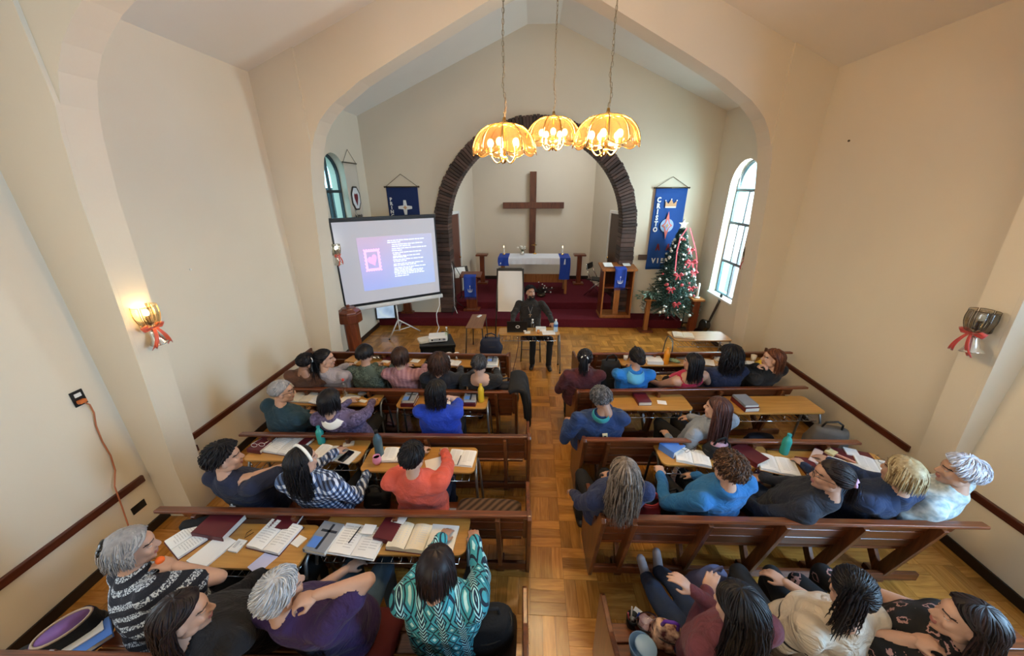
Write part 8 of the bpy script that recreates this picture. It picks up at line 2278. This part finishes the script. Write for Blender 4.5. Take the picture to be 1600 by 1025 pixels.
glasses('dark spectacles on the open book left of the blonde hair', dpt(1385, 726, DZ+0.035), R_(-30), M['black'])
b = MB(); b.tube([(0.022*math.cos(a), 0.016*math.sin(a), 0.03) for a in np.linspace(0, 2*PI, 14)[:-1]], 0.006, 6, close=True); tag(b.obj('hair_tie', M['black'], loc=dpt(1330, 735, DZ+0.01)), 'black hair tie on the open book behind the ponytail', 'hair tie')
bag('pink flowered pouch hanging under the third right desk', Pz(1187, 750, 0.5), 0, 0.12, 0.08, 0.13, knit('pink_flower_print', '5a2f44', 'd79ab4', 30), 'pouch', handle=False, seed=4)
k = thing('teal_pouch', 'pair of pale teal rounded pouches under the third right desk', 'pouch', Pz(1208, 748, 0.55), 0)
for s in (-1, 1): b = MB(); b.ball((s*0.045, 0, 0.03), (0.035, 0.03, 0.035), 12, 8); b.obj('pouch_half', mat('pale_teal', '5f9aa0', 0.5) if 'pale_teal' not in bpy.data.materials else bpy.data.materials['pale_teal'], k, smooth=True)
bag('coral red bag on the seat right of the navy sports jacket', Vector((1.0, pewpt('R3', 1.0, 0.33), 0.45)), 0.2, 0.20, 0.14, 0.26, mat('coral_bag', 'a02f33', 0.6, var=0.15, scale=12), 'tote_bag', open_=True, lining=M['black'], seed=9)
bag('black bag on the seat left of the denim jacket', Vector((1.20, pewpt('R3', 1.20, 0.40), 0.45)), 0.1, 0.18, 0.14, 0.24, M['black_cloth'], 'handbag', seed=10)
# front of the church
L = thing('laptop', 'black laptop on the clergyman\'s desk, lid towards the pews', 'laptop', dpt(808, 519), math.atan2(DESK['P'][1].y, DESK['P'][1].x))
b = MB(); b.box((0, 0.10, 0.009), (0.35, 0.24, 0.018)); b.obj('base', M['black'], L, bevel=0.004)
b = MB(); b.box((0, -0.03, 0.115), (0.35, 0.010, 0.22), Matrix.Rotation(0.22, 3, 'X')); b.obj('lid', M['black'], L, bevel=0.004)
b = MB(); Rl = Matrix.Rotation(0.22, 3, 'X'); b.tube([tuple(Rl @ Vector((0.032*math.cos(a), -0.007, 0.024*math.sin(a)))+Vector((0.01, -0.03, 0.115))) for a in np.linspace(0, 2*PI, 15)[:-1]], 0.005, 5, close=True); b.obj('lid_emblem', M['white'], L)
b = MB(); b.box(tuple(Rl @ Vector((0.135, -0.006, -0.085))+Vector((0, -0.03, 0.115))), (0.045, 0.003, 0.03)); b.obj('sticker', M['white'], L)
bottle('clear water bottle in the middle of the clergyman\'s desk', dpt(832, 517), 0.22, 0.032, None, M['white'])
bottle('pale blue water bottle at the right end of the clergyman\'s desk', dpt(868, 518), 0.23, 0.037, mat('pale_blue_bottle', 'a9c4dc', 0.3), M['white'], fill=mat('blue_label', '3f6fb0', 0.6))
closed_book('thick open white book on the clergyman\'s desk', dpt(845, 516), R_(90), 0.12, 0.18, 0.05, M['white'])
sheets('paper', 'white sheets at the right of the clergyman\'s desk', dpt(857, 520), 0.1, 0.22, 0.18, 0.006); sheets('card', 'cream card beside the laptop', dpt(824, 520), 0, 0.10, 0.09, 0.02, M['page_edge'])
cup('small orange cup on the front edge of the clergyman\'s desk', dpt(841, 521), 0.06, 0.026, mat('orange_cup', 'c98a4e', 0.5))
b = MB(); p0 = dpt(811, 521); b.tube([(p0.x, p0.y-0.03, 0.75), (p0.x-0.01, p0.y-0.04, 0.55), (p0.x-0.05, p0.y-0.05, 0.3), (p0.x-0.12, p0.y-0.1, 0.01), (p0.x-0.3, p0.y-0.2, 0.008)], 0.006, 6); tag(b.obj('laptop_charger', mat('rust_cord', '5a2a1c', 0.6), smooth=True), 'dark cord hanging from the laptop to the floor', 'cord')
bottle('greenish clear bottle beside the white projector', Pz(699, 531, PZ), 0.25, 0.034, M['bottle_green'], M['white'])
open_book('open book on the shiny front right desk', dpt(1067, 525), R_(-12), 0.32, 0.22, 0.035, None, None, bpy.data.materials['cream_pages'])
# bags and coats
q_ = Pz(767, 556, 0.0); q_ = Vector((-0.66, 5.45, 0))
fcx = thing('low_stool', 'low dark stool under the navy backpack', 'stool', q_)
b = MB(); b.prism(rrect(0.34, 0.30, 0.04), XYZ, 0.40, 0.43); b.obj('seat', M['desk_dark'], fcx, bevel=0.005)
for sx in (-1, 1):
    for sy in (-1, 1): b = MB(); b.tube([(sx*0.14, sy*0.12, 0.4), (sx*0.16, sy*0.14, 0)], 0.012, 7); b.obj('leg', M['steel_dark'], fcx, smooth=True)
bag('navy backpack on the low stool behind the front left desk', q_+Vector((0, 0, 0.43)), 0, 0.36, 0.20, 0.34, M['navy_pack'], 'backpack', seed=11)
bag('black rucksack on the pew right of the black wide neck top', Vector((-0.30, pewpt('L1', -0.30, 0.30), 0.45)), 0.1, 0.30, 0.22, 0.36, M['navy_pack'], 'backpack', seed=12)
# coat over the pew end
A, B = PW['L1']; k = thing('coat', 'black coat hanging over the aisle end of the second left pew', 'coat', (B.x+0.02, B.y+0.02, 0), 0)
b = MB()
def fn(s, q):
    y = -0.13+0.46*s; f = q
    if f < 0.3: x = -0.10+0.14*f/0.3; z = 0.885+0.02*math.sin(f/0.3*PI)
    else: x = 0.045+0.05*math.sin((f-0.3)*2.2)+0.012*math.sin(s*17); z = 0.885-0.44*(f-0.3)/0.7
    return (x, y+0.02*math.sin(f*7), z+0.015*math.sin(s*9)*f)
b.sheet(fn, 24, 24, thick=0.045); b.obj('coat_body', M['black_cloth'], k, smooth=True)
b = MB(); b.tube([(0.05, 0.05, 0.84), (0.10, 0.02, 0.66), (0.11, 0.04, 0.46)], [0.05, 0.055, 0.05], 10); b.obj('sleeve', M['black_cloth'], k, smooth=True)
# cushions
def cushion(label, key, x0, x1, m, z=0.45, h=0.05):
    x = (x0+x1)/2; k = thing('seat_cushion', label, 'cushion', (x, pewpt(key, x, 0.32), z)); w = x1-x0; d = 0.34
    secs = [(V(0, 0, 0.0), V(1, 0, 0), V(0, 1, 0), w/2-0.02, d/2-0.02), (V(0, 0, 0.012), V(1, 0, 0), V(0, 1, 0), w/2, d/2), (V(0, 0, h-0.012), V(1, 0, 0), V(0, 1, 0), w/2, d/2), (V(0, 0, h), V(1, 0, 0), V(0, 1, 0), w/2-0.03, d/2-0.03)]
    g = Geo(); g_loft(g, secs, 32, 6); mesh_obj('cushion_cover', g.arr(), g.f, [m], None, k)
    b = MB(); b.tube([(w/2*0.99*math.copysign(abs(math.cos(a))**0.33, math.cos(a)), d/2*0.99*math.copysign(abs(math.sin(a))**0.33, math.sin(a)), h/2) for a in np.linspace(0, 2*PI, 41)[:-1]], 0.005, 5, close=True); b.obj('piping', m, k, smooth=True); return k
def stripe_cloth():
    m, nt, b = _new('brown_striped_cloth'); tc = nt.nodes.new('ShaderNodeTexCoord'); w = nt.nodes.new('ShaderNodeTexWave'); w.inputs['Scale'].default_value = 6; w.inputs['Distortion'].default_value = 1.5; mp = nt.nodes.new('ShaderNodeMapping'); mp.inputs['Rotation'].default_value = (0, 0, 0.7)
    cr = nt.nodes.new('ShaderNodeValToRGB'); cr.color_ramp.elements[0].color = (*hexc('2e2018'), 1); cr.color_ramp.elements[1].color = (*hexc('6b5340'), 1)
    nt.links.new(tc.outputs['Object'], mp.inputs[0]); nt.links.new(mp.outputs[0], w.inputs['Vector']); nt.links.new(w.outputs['Fac'], cr.inputs[0]); nt.links.new(cr.outputs[0], b.inputs['Base Color']); b.inputs['Roughness'].default_value = 0.9; return m
cushion('brown striped cushion at the aisle end of the fourth left pew', 'L3', -0.62, -0.06, stripe_cloth())
cushion('dark brown cushion at the aisle end of the nearest left pew', 'L4', -0.40, -0.06, mat('dark_brown_cloth', '2a1c14', 0.9, var=0.2))
cushion('dark red cushion between the purple tee and the teal knit', 'L4', -1.02, -0.80, mat('dark_red_cloth', '541517', 0.9, var=0.2))
closed_book('grey cross book on the seat right of the coral sweatshirt', Vector((-0.70, pewpt('L3', -0.70, 0.28), 0.45)), 0.0, 0.15, 0.2, 0.04, M['grey_cover'], mark='cross')
bag('black bag on the seat right of the teal knit top', Vector((-0.24, pewpt('L4', -0.24, 0.34), 0.45)), 0.2, 0.30, 0.22, 0.30, M['black_cloth'], 'handbag', seed=13)
bag('black bag with shiny buckles between plaid shirt and coral sweatshirt', Vector((-1.32, pewpt('L3', -1.32, 0.40), 0.45)), 0.1, 0.20, 0.16, 0.22, M['black_cloth'], 'handbag', seed=14)
bag('open black bag with lilac cloth inside, at the left wall', Pz(100, 975, 0.62)-Vector((0, 0, 0.26)), R_(60), 0.30, 0.16, 0.26, M['black_cloth'], 'handbag', open_=True, handle=False, lining=mat('lilac_cloth', '6d4a86', 0.8, var=0.3, scale=20), seed=15, strap_m=mat('beige_edge', 'a08b78', 0.7))
bag('black bag at the lower left edge of the nearest left pew', Pz(62, 1012, 0.50)-Vector((0, 0, 0.12)), R_(40), 0.24, 0.16, 0.16, M['black_cloth'], 'handbag', handle=False, seed=16)
k = closed_book('bright blue folder standing at the left end of the nearest left pew', Pz(132, 1008, 0.50), R_(-35), 0.16, 0.24, 0.03, M['sky_cover']); 
closed_book('white printed book leaning on the bright blue folder', Pz(118, 1002, 0.52), R_(-35), 0.13, 0.24, 0.02, M['paper'])
# nearest right pew snacks
def R4p(x, dy, z=0.45): return Vector((x, pewpt('R4', x, dy), z))
b = MB(); p = Pz(1003, 1006, 0.56); k = thing('plastic_tub', 'pale blue plastic tub with lid at the aisle end of the nearest right pew', 'tub', Vector((p.x, p.y, 0.45)))
b.lathe([(0, 0), (0.055, 0), (0.075, 0.10), (0.07, 0.10), (0.052, 0.006), (0, 0.006)], 18); b.obj('tub_wall', mat('pale_blue_plastic', '6f97c4', 0.4), k, smooth=True)
b = MB(); b.lathe([(0, 0.108), (0.06, 0.108), (0.066, 0.100), (0.06, 0.096), (0, 0.096)], 18, (0.012, -0.008, 0), Matrix.Rotation(0.12, 3, 'Y')); b.obj('lid', mat('lid_blue', '8fb4da', 0.4), k, smooth=True)
p = Pz(1042, 990, 0.52); bag('brown and cream swirl patterned bag with purple strap', Vector((p.x, p.y, 0.45)), R_(-15), 0.18, 0.13, 0.17, floral() if False else knit('swirl_print', '4a0f18', 'd8b59a', 24), 'snack_bag', handle=True, seed=17, strap_m=mat('purple_strap', '54249a', 0.6))
p = Pz(1010, 972, 0.52); bag('clear pink plastic bag behind the blue tub', Vector((p.x, p.y, 0.45)), 0.3, 0.14, 0.11, 0.13, glass_mat('pink_film', (0.86, 0.70, 0.78), 0.25), 'plastic_bag', handle=False, seed=18)
p = Pz(1003, 966, 0.50); sheets('card', 'white card by the clear pink bag', Vector((p.x, p.y+0.01, 0.47)), R_(50), 0.09, 0.12, 0.01)
p = Pz(988, 968, 0.50); k = thing('pencil_pot', 'dark pot of coloured pens at the aisle end of the nearest right pew', 'pot', Vector((p.x, p.y, 0.45)))
b = MB(); b.lathe([(0, 0), (0.035, 0), (0.04, 0.08), (0.036, 0.08), (0.033, 0.004), (0, 0.004)], 14); b.obj('pot', M['black'], k, smooth=True)
for i, mm in enumerate((M['blue_cloth'], M['white'], M['bow'], M['black'])):
    a = i*1.6; b = MB(); b.tube([(0.015*math.cos(a), 0.015*math.sin(a), 0.01), (0.035*math.cos(a), 0.035*math.sin(a), 0.12)], 0.005, 6); b.obj('pen', mm, k)
# lavender backpack on the floor
p = Pz(1098, 905, 0.25); bag('lavender grey backpack on the floor before the nearest right pew', Vector((p.x, p.y, 0)), R_(20), 0.28, 0.20, 0.40, mat('lavender_pack', '7d7c9c', 0.75, var=0.15, scale=10, bump=0.2, bscale=90), 'backpack', seed=19, slump=0.3)
p = Pz(610, 668, 0.25); bag('brown bag on the floor between the two second left desks', Vector((p.x, p.y, 0)), 0, 0.24, 0.16, 0.28, mat('brown_leather', '4a261a', 0.6, var=0.2), 'bag', seed=20)
bpy.context.view_layer.update()
